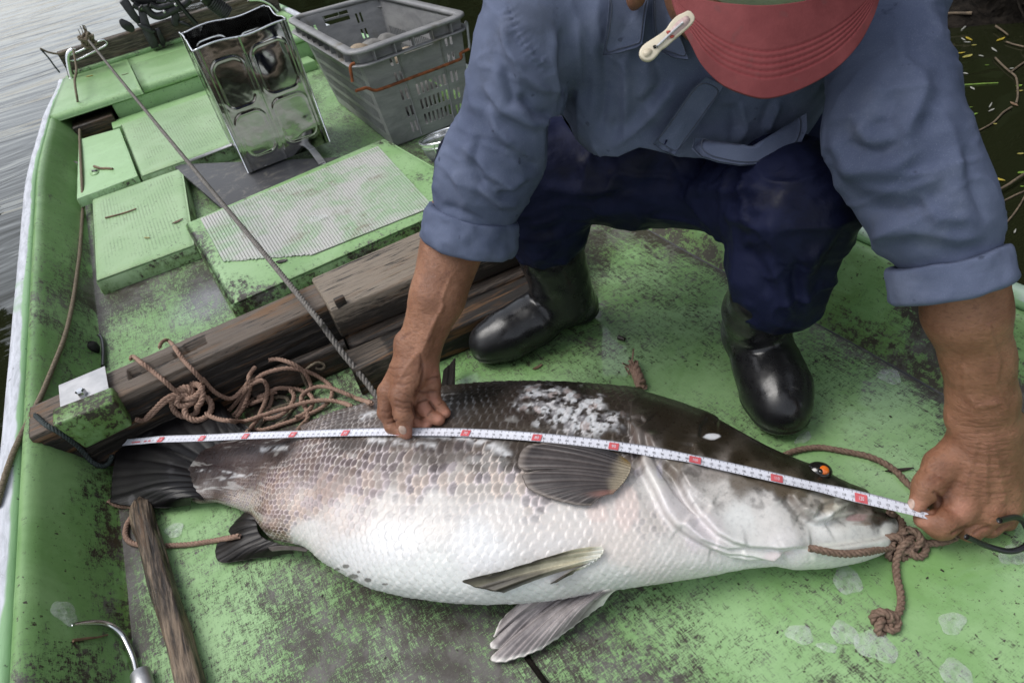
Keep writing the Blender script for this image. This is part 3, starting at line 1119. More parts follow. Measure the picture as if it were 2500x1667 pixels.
# bracket holding the beam's left end
pc = [G(*zs(x, y), .141) for x, y in ((220, 700), (770, 470), (840, 862), (252, 1092))]
fl = [q + np.array([0.002, -0.006, -0.016]) for q in (pc[2], pc[3])]
th = np.array([0, 0, 0.0025])
V = np.array([pc[0], pc[1], pc[2], pc[3], fl[0], fl[1]])
V = np.vstack([V, V + th])
F = [(6, 7, 8, 9), (3, 2, 1, 0), (9, 8, 10, 11), (5, 4, 2, 3), (0, 1, 7, 6), (1, 2, 8, 7), (3, 0, 6, 9), (2, 4, 10, 8), (5, 3, 9, 11), (4, 5, 11, 10)]
brk = part('beam_bracket', V, F, MAT['steel_dull'], boat, smooth_=False)
cb = G(*zs(495, 795), .145)
ah = np.linspace(0, 2 * np.pi, 6, endpoint=False)
V = np.array([[cb[0] + r_ * math.cos(a), cb[1] + r_ * math.sin(a), cb[2] + h_] for (h_, r_) in ((-0.001, .0085), (.008, .0085), (.0105, .006)) for a in ah])
F = [tuple(f) for f in grid_faces(3, 6, wrap_v=True)] + [tuple(12 + i for i in range(6))]
part('bolt', V, F, MAT['steel'], brk, smooth_=False)
fr = [Yp(*zs(x, y), 1.135) for x, y in ((130, 1170), (870, 880), (960, 960), (1100, 1170), (540, 1450))]
O = np.array(fr)
V, F = mesh_from_outline(O, 0.05, (0, 1, 0))
V, F = bevel(V, F, 0.004)
part('bracket_block', V, F, MAT['wall'], boat, attrs=dict(moss=np.full(len(V), 1.0), wear=np.full(len(V), .1)))
# limber hole in the port wall, grey hose in the corner
hp = [Xp(*zs(x, y), -0.367) for x, y in ((560, 175), (600, 230), (640, 290), (660, 315))]
part('drain_hole', *tube(spline(np.array(hp) + np.array([.004, 0, 0]), 16), [.003, .006, .008, .0095, .0105, .011, .0115, .012, .012, .0115, .011, .010, .009, .007, .005, .003], 10), MAT['dark'], boat)
hp = [G(*zs(x, y), .008) for x, y in ((700, 90), (730, 140), (745, 220), (748, 320), (742, 460))]
single('black_hose', *tube(spline(hp, 40), 0.0045, 8), MAT['plastic_black'], 'short black hose lying along the foot of the left side wall', 'hose')

# ------------------------------------------------------------------ deck covers
def cover(name, label, C, zt, zb, mat, off=0.008, grid=None, group='deck covers in the boat', lump=0.0016, over=None):
    C = [np.array([c[0], c[1]]) for c in C]     # FL FR BR BL
    n, m = 60, 60
    u = np.linspace(0, 1, n)
    v = np.linspace(0, 1, m)
    Uu, Vv = np.meshgrid(u, v, indexing='ij')
    P = ((1 - Uu) * (1 - Vv))[..., None] * C[0] + (Uu * (1 - Vv))[..., None] * C[1] + (Uu * Vv)[..., None] * C[2] + ((1 - Uu) * Vv)[..., None] * C[3]
    e = np.minimum.reduce([Uu * np.linalg.norm(C[1] - C[0]), (1 - Uu) * np.linalg.norm(C[1] - C[0]), Vv * np.linalg.norm(C[3] - C[0]), (1 - Vv) * np.linalg.norm(C[3] - C[0])])
    z = zt - off * 0.55 * np.exp(-e / (off * 0.6))
    V = np.concatenate([P.reshape(-1, 2), z.reshape(-1, 1)], 1)
    V[:, 2] += lump * fbm(V * 11, 3, 21)
    F = [tuple(f) for f in grid_faces(n, m)[:, ::-1]]
    ring = [i * m for i in range(n)] + [(n - 1) * m + j for j in range(1, m)] + [i * m + m - 1 for i in range(n - 2, -1, -1)] + [j for j in range(m - 2, 0, -1)]
    cen = np.mean(C, 0)
    k = len(ring)
    base = len(V)
    R1 = V[ring].copy()
    dirs = R1[:, :2] - cen
    dirs /= np.linalg.norm(dirs, axis=1)[:, None]
    R1[:, :2] += dirs * off * 0.5
    R1[:, 2] = zt - off
    R2 = R1.copy()
    R2[:, 2] = zb
    R2[:, :2] += dirs * 0.002
    V = np.vstack([V, R1, R2])
    for i in range(k):
        j = (i + 1) % k
        F.append((ring[i], ring[j], base + j, base + i)[::-1])
        F.append((base + i, base + j, base + k + j, base + k + i)[::-1])
    at = dict(wear=np.zeros(len(V)), moss=np.zeros(len(V)))
    gm = np.zeros(len(V))
    if grid:
        gm[:n * m] = (smooth(grid[0], grid[0] + .02, Uu) * smooth(1 - grid[1], 1 - grid[1] - .02, Uu) * smooth(grid[2], grid[2] + .02, Vv) * smooth(1 - grid[3], 1 - grid[3] - .02, Vv)).ravel()
    at['grid'] = gm
    at['wear'][:n * m] = 0.12 * np.exp(-e.ravel() / 0.02)
    at['wear'][n * m:] = 0.22
    at['moss'][n * m:] = 1.0
    return V, F, at


zt = 0.060
V, F, at = cover('c', '', [(-0.051, 1.458), (0.60, 1.47), (0.562, 2.064), (-0.075, 1.999)], zt, 0.001, None, 0.012)
pxv = PX(V) / VW
at['wear'] = at['wear'] + 0.42 * np.exp(-((pxv[:, 0] - 560) ** 2 / 110 ** 2 + (pxv[:, 1] - 660) ** 2 / 34 ** 2)) + 0.36 * np.exp(-((pxv[:, 0] - 462) ** 2 + (pxv[:, 1] - 555) ** 2) / 28 ** 2) + 0.36 * np.exp(-((pxv[:, 0] - 880) ** 2 / 60 ** 2 + (pxv[:, 1] - 328) ** 2 / 14 ** 2))
c1 = thing('hatch_cover', 'large green hatch cover with whitish mesh mat on top', 'hatch cover', (0.26, 1.75, 0), 'deck covers in the boat')
part('cover_top', V, F, MAT['cover'], c1, attrs=at)
# mat: real crossing ribs
mc = [G(578, 698, zt), G(1059, 506, zt), G(924, 359, zt), G(490, 536, zt)]


def bil(C, u, v):
    u, v = np.asarray(u)[..., None], np.asarray(v)[..., None]
    return (1 - u) * (1 - v) * C[0] + u * (1 - v) * C[1] + u * v * C[2] + (1 - u) * v * C[3]


def m_mat():
    t = NT('mesh_mat_fibre')
    c = t.co()
    n = t.noise(c, 7, 6, 0.7, 0.5)
    f = t.noise(c, 60, 4, 0.7)
    col = t.mix(t.step(n, 0.4, 0.66), (0.47, 0.47, 0.445), (0.31, 0.43, 0.28))
    col = t.mix(t.step(t.noise(c, 13, 6, 0.72), 0.54, 0.74), col, (0.27, 0.255, 0.20))
    t.set(Base_Color=t.mix(t.step(f, 0.55, 0.7), col, (0.50, 0.50, 0.48)), Roughness=0.55)
    return t.m


MAT['mat'] = m_mat()
MAT['mat_gap'] = simple('mat_gap_dark', (0.022, 0.022, 0.016), 0.6, 0.0, 0.7, 14)  # near-black backing colour seen between the mat ribs
def mat_keep(q):
    p = PX(q)
    return p[:, 1] < 640 + (p[:, 0] - 545) * (-17 / 222.0)


parts_ = []
nr = 70
rng = np.random.default_rng(2)
for i in range(nr):                       # ribs across
    u = (i + .5) / nr
    q = bil(mc, np.full(60, u), np.linspace(0.0, 1, 60))
    q[:, 2] = zt + 0.0022
    q = q[mat_keep(q)]
    for a_, b_ in ((0, .34), (.34, .67), (.67, 1)):
        i0, i1 = int(a_ * (len(q) - 1)), int(b_ * (len(q) - 1))
        parts_.append(bar(q[i0], q[i1], 0.0047 + .0008 * rng.random(), 0.0028, n=2, m=1, rnd=0.0))
for i in range(62):
    v = (i + .5) / 62
    q = bil(mc, np.linspace(0, 1, 60), np.full(60, v))
    q[:, 2] = zt + 0.0014
    q = q[mat_keep(q)]
    if len(q) > 1:
        parts_.append(bar(q[0], q[-1], 0.0042, 0.0018, n=2, m=1, rnd=0.0))
mv, mf = join(*parts_)
mt = part('mesh_mat', mv, mf, MAT['mat'], c1, smooth_=False)
q = np.array([G(545, 639, zt), G(767, 623, zt), G(1059, 506, zt), G(924, 359, zt), G(490, 536, zt)])
q[:, 2] = zt + 0.0002
part('mat_backing', *mesh_from_outline(q, 0.0004), MAT['mat_gap'], c1)

c2 = thing('hatch_cover', 'green hatch cover with embossed square pattern beside the left wall, twig lying on it', 'hatch cover', (-0.2, 2.15, 0), 'deck covers in the boat')
V, F, at = cover('c', '', [(-0.331, 1.893), (-0.078, 1.873), (-0.020, 2.51), (-0.315, 2.52)], 0.046, 0.001, None, 0.010, (0.09, 0.10, 0.07, 0.06))
part('cover_top', V, F, MAT['cover_grid'], c2, attrs=at)
c3 = thing('hatch_cover', 'green embossed hatch cover in front of the stern bench', 'hatch cover', (0, 2.85, 0), 'deck covers in the boat')
V, F, at = cover('c', '', [(-0.149, 2.545), (0.32, 2.545), (0.32, 3.30), (-0.163, 3.27)], 0.056, 0.001, None, 0.010, (0.06, 0.05, 0.07, 0.06))
part('cover_top', V, F, MAT['cover_grid'], c3, attrs=at)
c4 = thing('locker_lid', 'smooth green locker lid with small black latch slot beside the left wall', 'lid', (-0.25, 2.85, 0), 'deck covers in the boat')
V, F, at = cover('c', '', [(-0.354, 2.525), (-0.158, 2.535), (-0.170, 3.20), (-0.328, 3.23)], 0.060, 0.030, None, 0.003, lump=0.003)
at['wear'] *= 0.4
part('lid_panel', V, F, MAT['lid'], c4, attrs=at)
lq = [G(*z1(x, y), .0625) for x, y in ((700, 1305), (745, 1300), (747, 1312), (702, 1318))]
part('latch_slot', *mesh_from_outline(lq, 0.001), MAT['plastic_black'], c4)
lq = [G(*z1(x, y), .0610) for x, y in ((690, 1300), (740, 1285), (757, 1292), (757, 1322), (738, 1338), (700, 1345), (688, 1332))]
part('latch_plate', *mesh_from_outline(lq, 0.001), MAT['lid'], c4)
V, F = rbox((0.25, 3.37, 0.02), (0.9, 0.12, 0.04), 0.004)
part('inner_sill', V, F, MAT['trim'], boat)

# grey board under the can, with a light metal edge
bd = thing('rubber_board', 'dark grey scuffed board lying flat under the tin can', 'board', (0.2, 2.3, 0))
q = [G(420, 402, .045), (0.02, 1.98, .045), (0.50, 1.98, .045), G(800, 385, .045)]
q = [np.array(a) for a in q]
q2 = [q[0], np.array([0.03, 2.03, .045]), np.array([0.47, 2.03, .045]), q[3]]
part('board_sheet', *bevel(*mesh_from_outline(np.array(q2) - np.array([0, 0, .012]), 0.012), 0.002), MAT['board'], bd)
m0, m1 = G(460, 396, .05), G(562, 356, .05)
m2 = m1 + (m1 - m0) * 1.7
part('edge_strip', *bar(m0 + np.array([0, .006, 0]), m2, 0.022, 0.004, n=4, m=2), MAT['steel_dull'], bd)
m0, m1 = G(795, 397, .05), G(740, 335, .05)
part('edge_strip', *bar(m0 - np.array([0.01, 0, 0]), m1, 0.022, 0.004, n=4, m=2), MAT['steel_dull'], bd)

# ------------------------------------------------------------------ tin can
can = thing('tin_can', 'tall open square tin can of shiny dented metal with embossed panels', 'can', (0.29, 2.36, .05))
CF = [np.array(a) for a in ((0.151, 2.211), (0.427, 2.217), (0.441, 2.535), (0.158, 2.526))]


def can_wall(a, b, out, loops, seed):
    n, m = 110, 130
    u = np.linspace(0, 1, n)
    v = np.linspace(0, 1, m)
    Uu, Vv = np.meshgrid(u, v, indexing='ij')
    Wd = np.linalg.norm(b - a)
    Hh = 0.372
    h = np.zeros_like(Uu)
    for (u0, u1, v0, v1) in loops:
        cx_, cy_, hw, hh, r = (u0 + u1) / 2 * Wd, (1 - (v0 + v1) / 2) * Hh, (u1 - u0) / 2 * Wd, (v1 - v0) / 2 * Hh, 0.028
        qx = np.abs(Uu * Wd - cx_) - hw + r
        qy = np.abs(Vv * Hh - cy_) - hh + r
        d = np.hypot(np.maximum(qx, 0), np.maximum(qy, 0)) + np.minimum(np.maximum(qx, qy), 0) - r
        h += 0.0011 * np.exp(-(d / 0.0034) ** 2) - 0.0004 * smooth(0.002, -0.006, d)
    for uc in (0.045, 0.465, 0.955):
        h += 0.0018 * np.exp(-((Uu - uc) * Wd / 0.003) ** 2)
    edge = np.minimum(np.minimum(Uu, 1 - Uu) * 6, 1) * np.minimum(Vv * 6, 1)
    pts = np.stack([Uu.ravel() * 3, Vv.ravel() * 3, np.full(Uu.size, seed * 3.3)], 1)
    dent = (0.020 * fbm(pts * .7, 2, seed)).reshape(Uu.shape) * edge
    rim = 0.004 * np.sin(Uu * 9 + seed) * Vv ** 6
    XY = a + Uu[..., None] * (b - a)
    off = (h + dent)[..., None] * np.array(out)
    V = np.stack([XY[..., 0] + off[..., 0], XY[..., 1] + off[..., 1], 0.051 + Vv * Hh + rim], -1).reshape(-1, 3)
    return V, grid_faces(n, m)


LO = [(.09, .42, .13, .50), (.09, .42, .55, .90), (.53, .92, .10, .48), (.53, .92, .53, .90)]
walls = []
for i, (a, b) in enumerate(((CF[0], CF[1]), (CF[1], CF[2]), (CF[2], CF[3]), (CF[3], CF[0]))):
    d = b - a
    o = np.array([d[1], -d[0]]) / np.linalg.norm(d)
    V, F = can_wall(a, b, o, LO, 31 + i)
    part('can_wall', V, F, MAT['can'], can)
    pr = V.reshape(110, 130, 3)[:, -1]
    walls.append(pr)
rimp = np.vstack(walls)
part('rolled_rim', *tube(np.vstack([rimp, rimp[:2]]), 0.0028, 8, False), MAT['steel'], can)
V = np.array([(c[0], c[1], .052) for c in CF])
part('can_bottom', *mesh_from_outline(V, 0.002), MAT['can'], can)
for k in range(4):
    c = CF[k]
    part('corner_seam', *tube(np.array([(c[0], c[1], .052), (c[0], c[1], .42)]), 0.0025, 8), MAT['steel'], can)

# ------------------------------------------------------------------ plastic crate
crate = thing('plastic_crate', 'grey slotted plastic crate with rusty wire bail holding a few stones', 'crate', (0.73, 2.43, 0))
ZC = 0.312
top4 = [np.array(a) for a in ((0.560, 2.070), (0.912, 2.085), (0.890, 2.748), (0.572, 2.80))]
bot4 = [np.array(a) for a in ((0.598, 2.100), (0.884, 2.095), (0.872, 2.70), (0.612, 2.74))]


def holed(a0, b0, a1, b1, holes, thick, z0=0.004, z1_=ZC):
    """wall panel a->b (bottom a0 b0, top a1 b1) with rectangular slots (u0,u1,v0,v1; v from the top)"""
    us = sorted(set([0, 1] + [h[0] for h in holes] + [h[1] for h in holes]))
    vs = sorted(set([0, 1] + [1 - h[2] for h in holes] + [1 - h[3] for h in holes]))
    nu, nv = len(us), len(vs)
    solid = np.ones((nu - 1, nv - 1), bool)
    for i in range(nu - 1):
        for j in range(nv - 1):
            uc, vc = (us[i] + us[i + 1]) / 2, 1 - (vs[j] + vs[j + 1]) / 2
            for h in holes:
                if h[0] < uc < h[1] and h[2] < vc < h[3]:
                    solid[i, j] = False
    d = b0 - a0
    o = np.array([d[1], -d[0], 0]) / np.linalg.norm(d)
    def pt(u, v, s):
        p0 = a0 + (b0 - a0) * u
        p1 = a1 + (b1 - a1) * u
        p = p0 + (p1 - p0) * v
        return np.array([p[0], p[1], z0 + (z1_ - z0) * v]) - o * thick * s
    V = np.array([pt(u, v, s) for s in (0, 1) for u in us for v in vs])
    idx = lambda s, i, j: s * nu * nv + i * nv + j
    F = []
    for i in range(nu - 1):
        for j in range(nv - 1):
            if not solid[i, j]:
                continue
            F.append((idx(0, i, j), idx(0, i + 1, j), idx(0, i + 1, j + 1), idx(0, i, j + 1)))
            F.append((idx(1, i, j + 1), idx(1, i + 1, j + 1), idx(1, i + 1, j), idx(1, i, j)))
            for (di, dj, p, q) in ((-1, 0, (i, j), (i, j + 1)), (1, 0, (i + 1, j + 1), (i + 1, j)), (0, -1, (i + 1, j), (i, j)), (0, 1, (i, j + 1), (i + 1, j + 1))):
                a, b = i + di, j + dj
                if a < 0 or b < 0 or a >= nu - 1 or b >= nv - 1 or not solid[a, b]:
                    F.append((idx(0, *p), idx(0, *q), idx(1, *q), idx(1, *p)))
    return V, F


sl = []
for uc in (.255, .305, .815, .865):
    for vc in (.16, .34, .52, .70, .87):
        sl.append((uc, uc + .026, vc - .055, vc + .055))
for k in range(7):
    for vc in (.52, .68, .84):
        sl.append((.43 + k * .05, .43 + k * .05 + .027, vc - .055, vc + .055))
sl.append((.40, .70, .04, .15))
part('crate_wall', *holed(bot4[0], bot4[1], top4[0], top4[1], sl, .004), MAT['crate'], crate, smooth_=False)
part('crate_wall', *holed(bot4[2], bot4[3], top4[2], top4[3], [(h[0], h[1], h[2], h[3]) for h in sl], .004), MAT['crate'], crate, smooth_=False)
ss = []
for k in range(34):
    u = .06 + k * .026
    for vc in (.20, .36, .52, .68, .84):
        if vc < .3 and .25 < u < .75:
            continue
        ss.append((u, u + .0155, vc - .055, vc + .055))
part('crate_wall', *holed(bot4[3], bot4[0], top4[3], top4[0], ss, .004), MAT['crate'], crate, smooth_=False)
part('crate_wall', *holed(bot4[1], bot4[2], top4[1], top4[2], [h for h in ss if .25 < h[2] < .6], .004), MAT['crate'], crate, smooth_=False)
V = np.array([(c[0], c[1], .006) for c in bot4])
part('crate_base', *mesh_from_outline(V, 0.006), MAT['crate'], crate)
ct = np.mean(top4, 0)


def ring_mesh(offs_z):
    """closed collar round the crate top: list of (outward offset, z)"""
    V = []
    n = 18
    for i in range(4):
        a = top4[i]
        pr, nx_ = top4[i - 1], top4[(i + 1) % 4]
        d0 = (a - pr) / np.linalg.norm(a - pr)
        d1 = (nx_ - a) / np.linalg.norm(nx_ - a)
        n0, n1 = np.array([d0[1], -d0[0]]), np.array([d1[1], -d1[0]])
        R = 0.034
        c = a - (n0 + n1) * R
        for q in np.linspace(0, 1, n):
            ang0, ang1 = math.atan2(n0[1], n0[0]), math.atan2(n1[1], n1[0])
            while ang1 < ang0:
                ang1 += 2 * math.pi
            an = ang0 + (ang1 - ang0) * q
            V.append((c, np.array([math.cos(an), math.sin(an)]), R))
    m = len(offs_z)
    VV = np.array([[c[0] + nn[0] * (R + o), c[1] + nn[1] * (R + o), z] for (c, nn, R) in V for (o, z) in offs_z])
    F = [tuple(f) for f in grid_faces(len(V), m, True, True)]
    return VV, F, V


VV, F, ringpts = ring_mesh([(-.004, ZC - .004), (-.004, ZC + .008), (.0, ZC + .012), (.022, ZC + .011), (.026, ZC + .008), (.026, ZC + .001), (.003, ZC + .001)])
part('rim_top', VV, F, MAT['crate'], crate)
VV, F, _ = ring_mesh([(.001, ZC - .034), (.001, ZC - .030), (.027, ZC - .030), (.029, ZC - .032), (.027, ZC - .036)])
part('rim_flange', VV, F, MAT['crate'], crate)
for i in range(4):
    a, b = top4[i], top4[(i + 1) % 4]
    d = (b - a) / np.linalg.norm(b - a)
    o = np.array([d[1], -d[0]])
    for q in ((.13, .32, .5, .68, .87) if i % 2 == 0 else (.1, .2, .3, .4, .5, .6, .7, .8, .9)):
        c = a + (b - a) * q + o * .012
        R = np.array([[d[0], o[0], 0], [d[1], o[1], 0], [0, 0, 1]])
        part('rim_rib', *rbox((c[0], c[1], ZC - .0145), (.0025, .022, .0305), 0, rot=R), MAT['crate'], crate, smooth_=False)
a, b = top4[0], top4[1]
for q in (.345, .765):
    c = bot4[0] + (bot4[1] - bot4[0]) * q
    t_ = top4[0] + (top4[1] - top4[0]) * q
    part('wall_rib', *tube([(c[0], c[1] - .001, .01), (t_[0], t_[1] - .001, ZC - .03)], .0022, 6), MAT['crate'], crate)
zc = zm(680, 0, .2424)
pr = spline([Yp(*zc(x, y), 2.055) for x, y in ((775, 918), (830, 902), (890, 888), (960, 912), (1030, 900), (1200, 838), (1400, 762), (1600, 690), (1780, 618), (1835, 595), (1842, 570), (1830, 545), (1870, 520), (1918, 498))], 90)
part('wire_bail', *tube(pr, .0047, 8), MAT['rust'], crate)
pr = spline([Yp(*zc(x, y), 2.06) for x, y in ((768, 640), (735, 655), (722, 690), (735, 760), (745, 825))], 30)
part('wire_bail', *tube(pr, .0047, 8), MAT['rust'], crate)
pr = spline([Yp(*zc(x, y), 2.06) for x, y in ((1918, 500), (1922, 460), (1912, 360), (1903, 270), (1895, 235), (1880, 225))], 30)
part('wire_bail', *tube(pr, .0047, 8), MAT['wire_grey'], crate, label='grey galvanised end of the bail')


def stone(c, r, seed, mat, label):
    n, m = 30, 22
    th = np.linspace(0, np.pi, m)
    ph = np.linspace(0, 2 * np.pi, n, endpoint=False)
    P_, T_ = np.meshgrid(ph, th, indexing='ij')
    S = np.stack([np.sin(T_) * np.cos(P_), np.sin(T_) * np.sin(P_), np.cos(T_)], -1).reshape(-1, 3)
    k = 1 + 0.35 * fbm(S * 1.3 + seed, 3, seed)
    V = S * k[:, None] * np.array(r) + np.array(c)
    return single('river_stone', V, grid_faces(n, m, wrap_u=True), mat, label, 'stone', 'stones in the crate')


stone(Yp(*zc(812, 545), 2.30), (.045, .038, .03), 1, MAT['stone_tan'], 'tan stone nearest the left edge inside the grey crate')
stone(Yp(*zc(950, 500), 2.42), (.05, .04, .035), 2, MAT['stone_grey'], 'grey stone between the tan stone and the larger grey one in the crate')
stone(Yp(*zc(1100, 490), 2.42), (.055, .045, .045), 3, MAT['stone_grey'], 'larger dark grey stone deepest in the crate, partly behind its rim')
stone(Yp(*zc(1290, 590), 2.19), (.05, .035, .035), 4, MAT['stone_tan'], 'brown stone seen through the hand hole of the crate')
# the lower stones that carry them
rng = np.random.default_rng(9)
Vs_ = []
for k in range(16):
    n, m = 14, 10
    th = np.linspace(0, np.pi, m)
    ph = np.linspace(0, 2 * np.pi, n, endpoint=False)
    P_, T_ = np.meshgrid(ph, th, indexing='ij')
    S = np.stack([np.sin(T_) * np.cos(P_), np.sin(T_) * np.sin(P_), np.cos(T_)], -1).reshape(-1, 3)
    V = S * (1 + .3 * fbm(S * 1.3 + k, 2, k))[:, None] * np.array([.06, .05, .045])
    V = V + np.array([rng.uniform(.67, .81), rng.uniform(2.19, 2.6), rng.uniform(.05, .09)])
    Vs_.append((V, [tuple(f) for f in grid_faces(n, m, wrap_u=True)]))
single('stone_pile', *join(*Vs_), MAT['stone_grey'], kind='stuff')
# ------------------------------------------------------------------ the fish
TAPE = {0: (305, 1080), 5: (350, 1076), 10: (396, 1072), 20: (494, 1069), 30: (600, 1064), 40: (716, 1060), 50: (843, 1056), 60: (982, 1054), 70: (1138, 1056), 80: (1311, 1067), 90: (1498, 1088), 100: (1694, 1122), 110: (1895, 1166), 120: (2103, 1214), 125: (2212, 1241), 129: (2290, 1262)}
ta, tb = G(305, 1080, .048), G(2212, 1241, .067)
tn = np.cross(tb - ta, [0, 0, 1.0])
tape_pts = []
for k_, p_ in TAPE.items():
    r_ = ray(*p_)
    q_ = np.array([0, 0, CAM_H]) + r_ * ((tn @ (ta - np.array([0, 0, CAM_H]))) / (tn @ r_))
    tape_pts.append(q_)
tape_pts = np.array(tape_pts)
tape_marks = np.array(list(TAPE.keys()), float)

z2f = zm(850, 850, .3826)
z3f = zm(1450, 900, .3507)
z1f = zm(250, 900, .3507)
z7f = zm(1000, 1300, .2551)
dors = [(500, 1078), (540, 1068), (600, 1060), (660, 1056), (700, 1052), (760, 1043), (830, 1027), (890, 1008), (930, 992), (1000, 972), (1079, 957), (1156, 946), (1233, 939), (1309, 934), (1424, 931),
        (1500, 936), (1555, 942), (1610, 957), (1660, 974), (1731, 1005), (1801, 1047), (1871, 1089), (1916, 1110), (1958, 1127), (1985, 1134), (2010, 1143), (2035, 1160), (2064, 1175), (2099, 1188), (2127, 1205), (2155, 1226), (2178, 1248), (2192, 1268), (2198, 1289)]
vent = [(448, 1200), (470, 1222), (488, 1229), (530, 1226), (583, 1242), (625, 1262), (652, 1300), (676, 1328), (710, 1334), (751, 1343), (776, 1359), (797, 1380), (846, 1408), (916, 1445), (1000, 1464), (1102, 1477), (1179, 1480), (1265, 1476),
        (1340, 1468), (1430, 1453), (1520, 1438), (1625, 1423), (1731, 1408), (1836, 1400), (1920, 1397), (2029, 1387), (2099, 1373), (2151, 1352), (2186, 1318), (2198, 1289)]
fa = (G(500, 1085, .03) + G(448, 1195, .03)) / 2
fb = G(2199, 1289, .03)
fdir = (fb - fa)[:2]
FL_ = np.linalg.norm(fdir)
fdir = fdir / FL_
fnor = np.array([-fdir[1], fdir[0]])          # towards the back of the fish (away from the camera)


def to_sw(P):
    d = P[:, :2] - fa[:2]
    return np.stack([d @ fdir, d @ fnor], 1)


Tt = lambda s: np.interp(s / FL_, [0, .06, .15, .25, .35, .45, .6, .7, .8, .88, .94, .98, 1.0], [.034, .044, .062, .086, .108, .126, .144, .140, .118, .092, .062, .034, .016])
ts_ = to_sw(tape_pts)
for _ in range(2):
    de = np.array([G(*p, .05) for p in dors])
    sd = to_sw(de)
    de = np.array([G(p[0], p[1], float(Tt(s)) / 2 * 1.36) for p, s in zip(dors, sd[:, 0])])
    sd = to_sw(de)
    ve = np.array([G(*p, .03) for p in vent])
    sv = to_sw(ve)
    ve = np.array([G(p[0], p[1], float(Tt(s)) / 2 * 0.62) for p, s in zip(vent, sv[:, 0])])
    sv = to_sw(ve)


def mono(s, w):
    o = np.argsort(s)
    return s[o], w[o]


s_d, w_d = mono(sd[:, 0], sd[:, 1])
s_v, w_v = mono(sv[:, 0], sv[:, 1])
s0, s1 = max(s_d[0], s_v[0]) - 0.0, min(s_d[-1], s_v[-1]) - 0.0005
NS = 900
su = np.linspace(0, 1, NS)
su = np.concatenate([su[:-1] * 0.965, 0.965 + 0.035 * (1 - (1 - np.linspace(0, 1, 60)) ** 2)])
NS = len(su)
ss_ = s0 + (s1 - s0) * su
wd = np.interp(ss_, s_d, w_d)
wv_ = np.interp(ss_, s_v, w_v)
ker = np.hanning(25)
ker /= ker.sum()
sm = lambda x: np.convolve(np.pad(x, 12, 'edge'), ker, 'valid')
wd, wv_ = sm(wd), sm(wv_)
wc = (wd + wv_) / 2
aa = np.maximum((wd - wv_) / 2 * 1.035, 0.004)
# thickness follows the tape that lies on the flank
tt = np.array([float(Tt(s)) for s in ss_])
tz = np.interp(ss_, ts_[:, 0], tape_pts[:, 2])
tw = np.interp(ss_, ts_[:, 0], ts_[:, 1])
qq = np.clip((tw - wc) / aa, -0.9, 0.9)
need = 2 * (tz - 0.005) / (1 + np.sqrt(1 - qq ** 2))
on = smooth(0.13, 0.25, (ss_ - s0) / FL_) * smooth(0.93, 0.84, (ss_ - s0) / FL_)
tt = sm(tt * (1 - on) + np.minimum(need, 0.165) * on)
tt = sm(np.minimum(tt, aa * 1.5 + 0.004))
hz = tt / 2
NT_ = 330
ph = np.concatenate([np.linspace(-0.25, np.pi + 0.95, 270, endpoint=False), np.linspace(np.pi + 0.95, 2 * np.pi - 0.25, NT_ - 270, endpoint=False)])
PH, SS = np.meshgrid(ph, np.arange(NS))
PH, SS = PH.ravel(), SS.ravel()
cs, sn = np.cos(PH), np.sin(PH)
ex = 2 / 2.25
lat = np.sign(cs) * np.abs(cs) ** ex * aa[SS] + wc[SS]
zz = hz[SS] * (1 + np.sign(sn) * np.abs(sn) ** ex)
zz = np.maximum(zz, 0.0015)
Vb = np.stack([fa[0] + fdir[0] * ss_[SS] + fnor[0] * lat, fa[1] + fdir[1] * ss_[SS] + fnor[1] * lat, zz], 1)
Fb = grid_faces(NS, NT_, wrap_v=True)
Nb = vnormals(Vb, Fb)
if (Nb[(PH > 1.4) & (PH < 1.7), 2]).mean() < 0:
    Nb, Fb = -Nb, Fb[:, ::-1]
pf = PX(Vb)                     # where each point of the flank sits in the photograph (source pixels)
fl = (ss_[SS] - s0) / FL_
# --- scale lattice
half = np.pi * np.sqrt((aa ** 2 + hz ** 2) / 2)
ROWS = 36.0
uu = np.concatenate([[0], np.cumsum(np.diff(ss_) * ROWS / (0.5 * (half[1:] + half[:-1]) * 1.02))])
rngf = np.random.default_rng(1)
nz = fbm(Vb * 26, 3, 61)
nz2 = fbm(Vb * 26 + 7.7, 3, 62)
nz3 = fbm(Vb * 9 + 3.1, 2, 63)
cu = uu[SS] + nz * 0.8 + nz3 * 2.2
cv = PH / np.pi * ROWS + nz2 * 0.8
bu = np.full(len(Vb), -1e9)
bre = np.ones(len(Vb))
bid = np.zeros(len(Vb))
bt = np.zeros(len(Vb))
rj = np.round(cv)
for dj in (-1, 0, 1):
    j = rj + dj
    offj = 0.5 * (np.mod(j, 2))
    ri = np.round(cu - offj)
    for di in (-1, 0, 1, 2):
        i = ri + di
        ii_, jj_ = i.astype(np.int64), j.astype(np.int64)
        hx = _hash(ii_, jj_, np.zeros(len(i), np.int64), 11) - .5
        hy_ = _hash(ii_, jj_, np.zeros(len(i), np.int64), 12) - .5
        x = i + offj + .22 * hx
        du, dv = cu - x, cv - j - .16 * hy_
        rho = np.hypot(du / 0.98, dv / 0.74)
        ok = (rho < 1) & (x > bu)
        bu = np.where(ok, x, bu)
        bre = np.where(ok, 1 - rho, bre)
        bid = np.where(ok, _hash(i.astype(np.int64), j.astype(np.int64), np.zeros(len(i), np.int64), 5), bid)
        bt = np.where(ok, -du, bt)
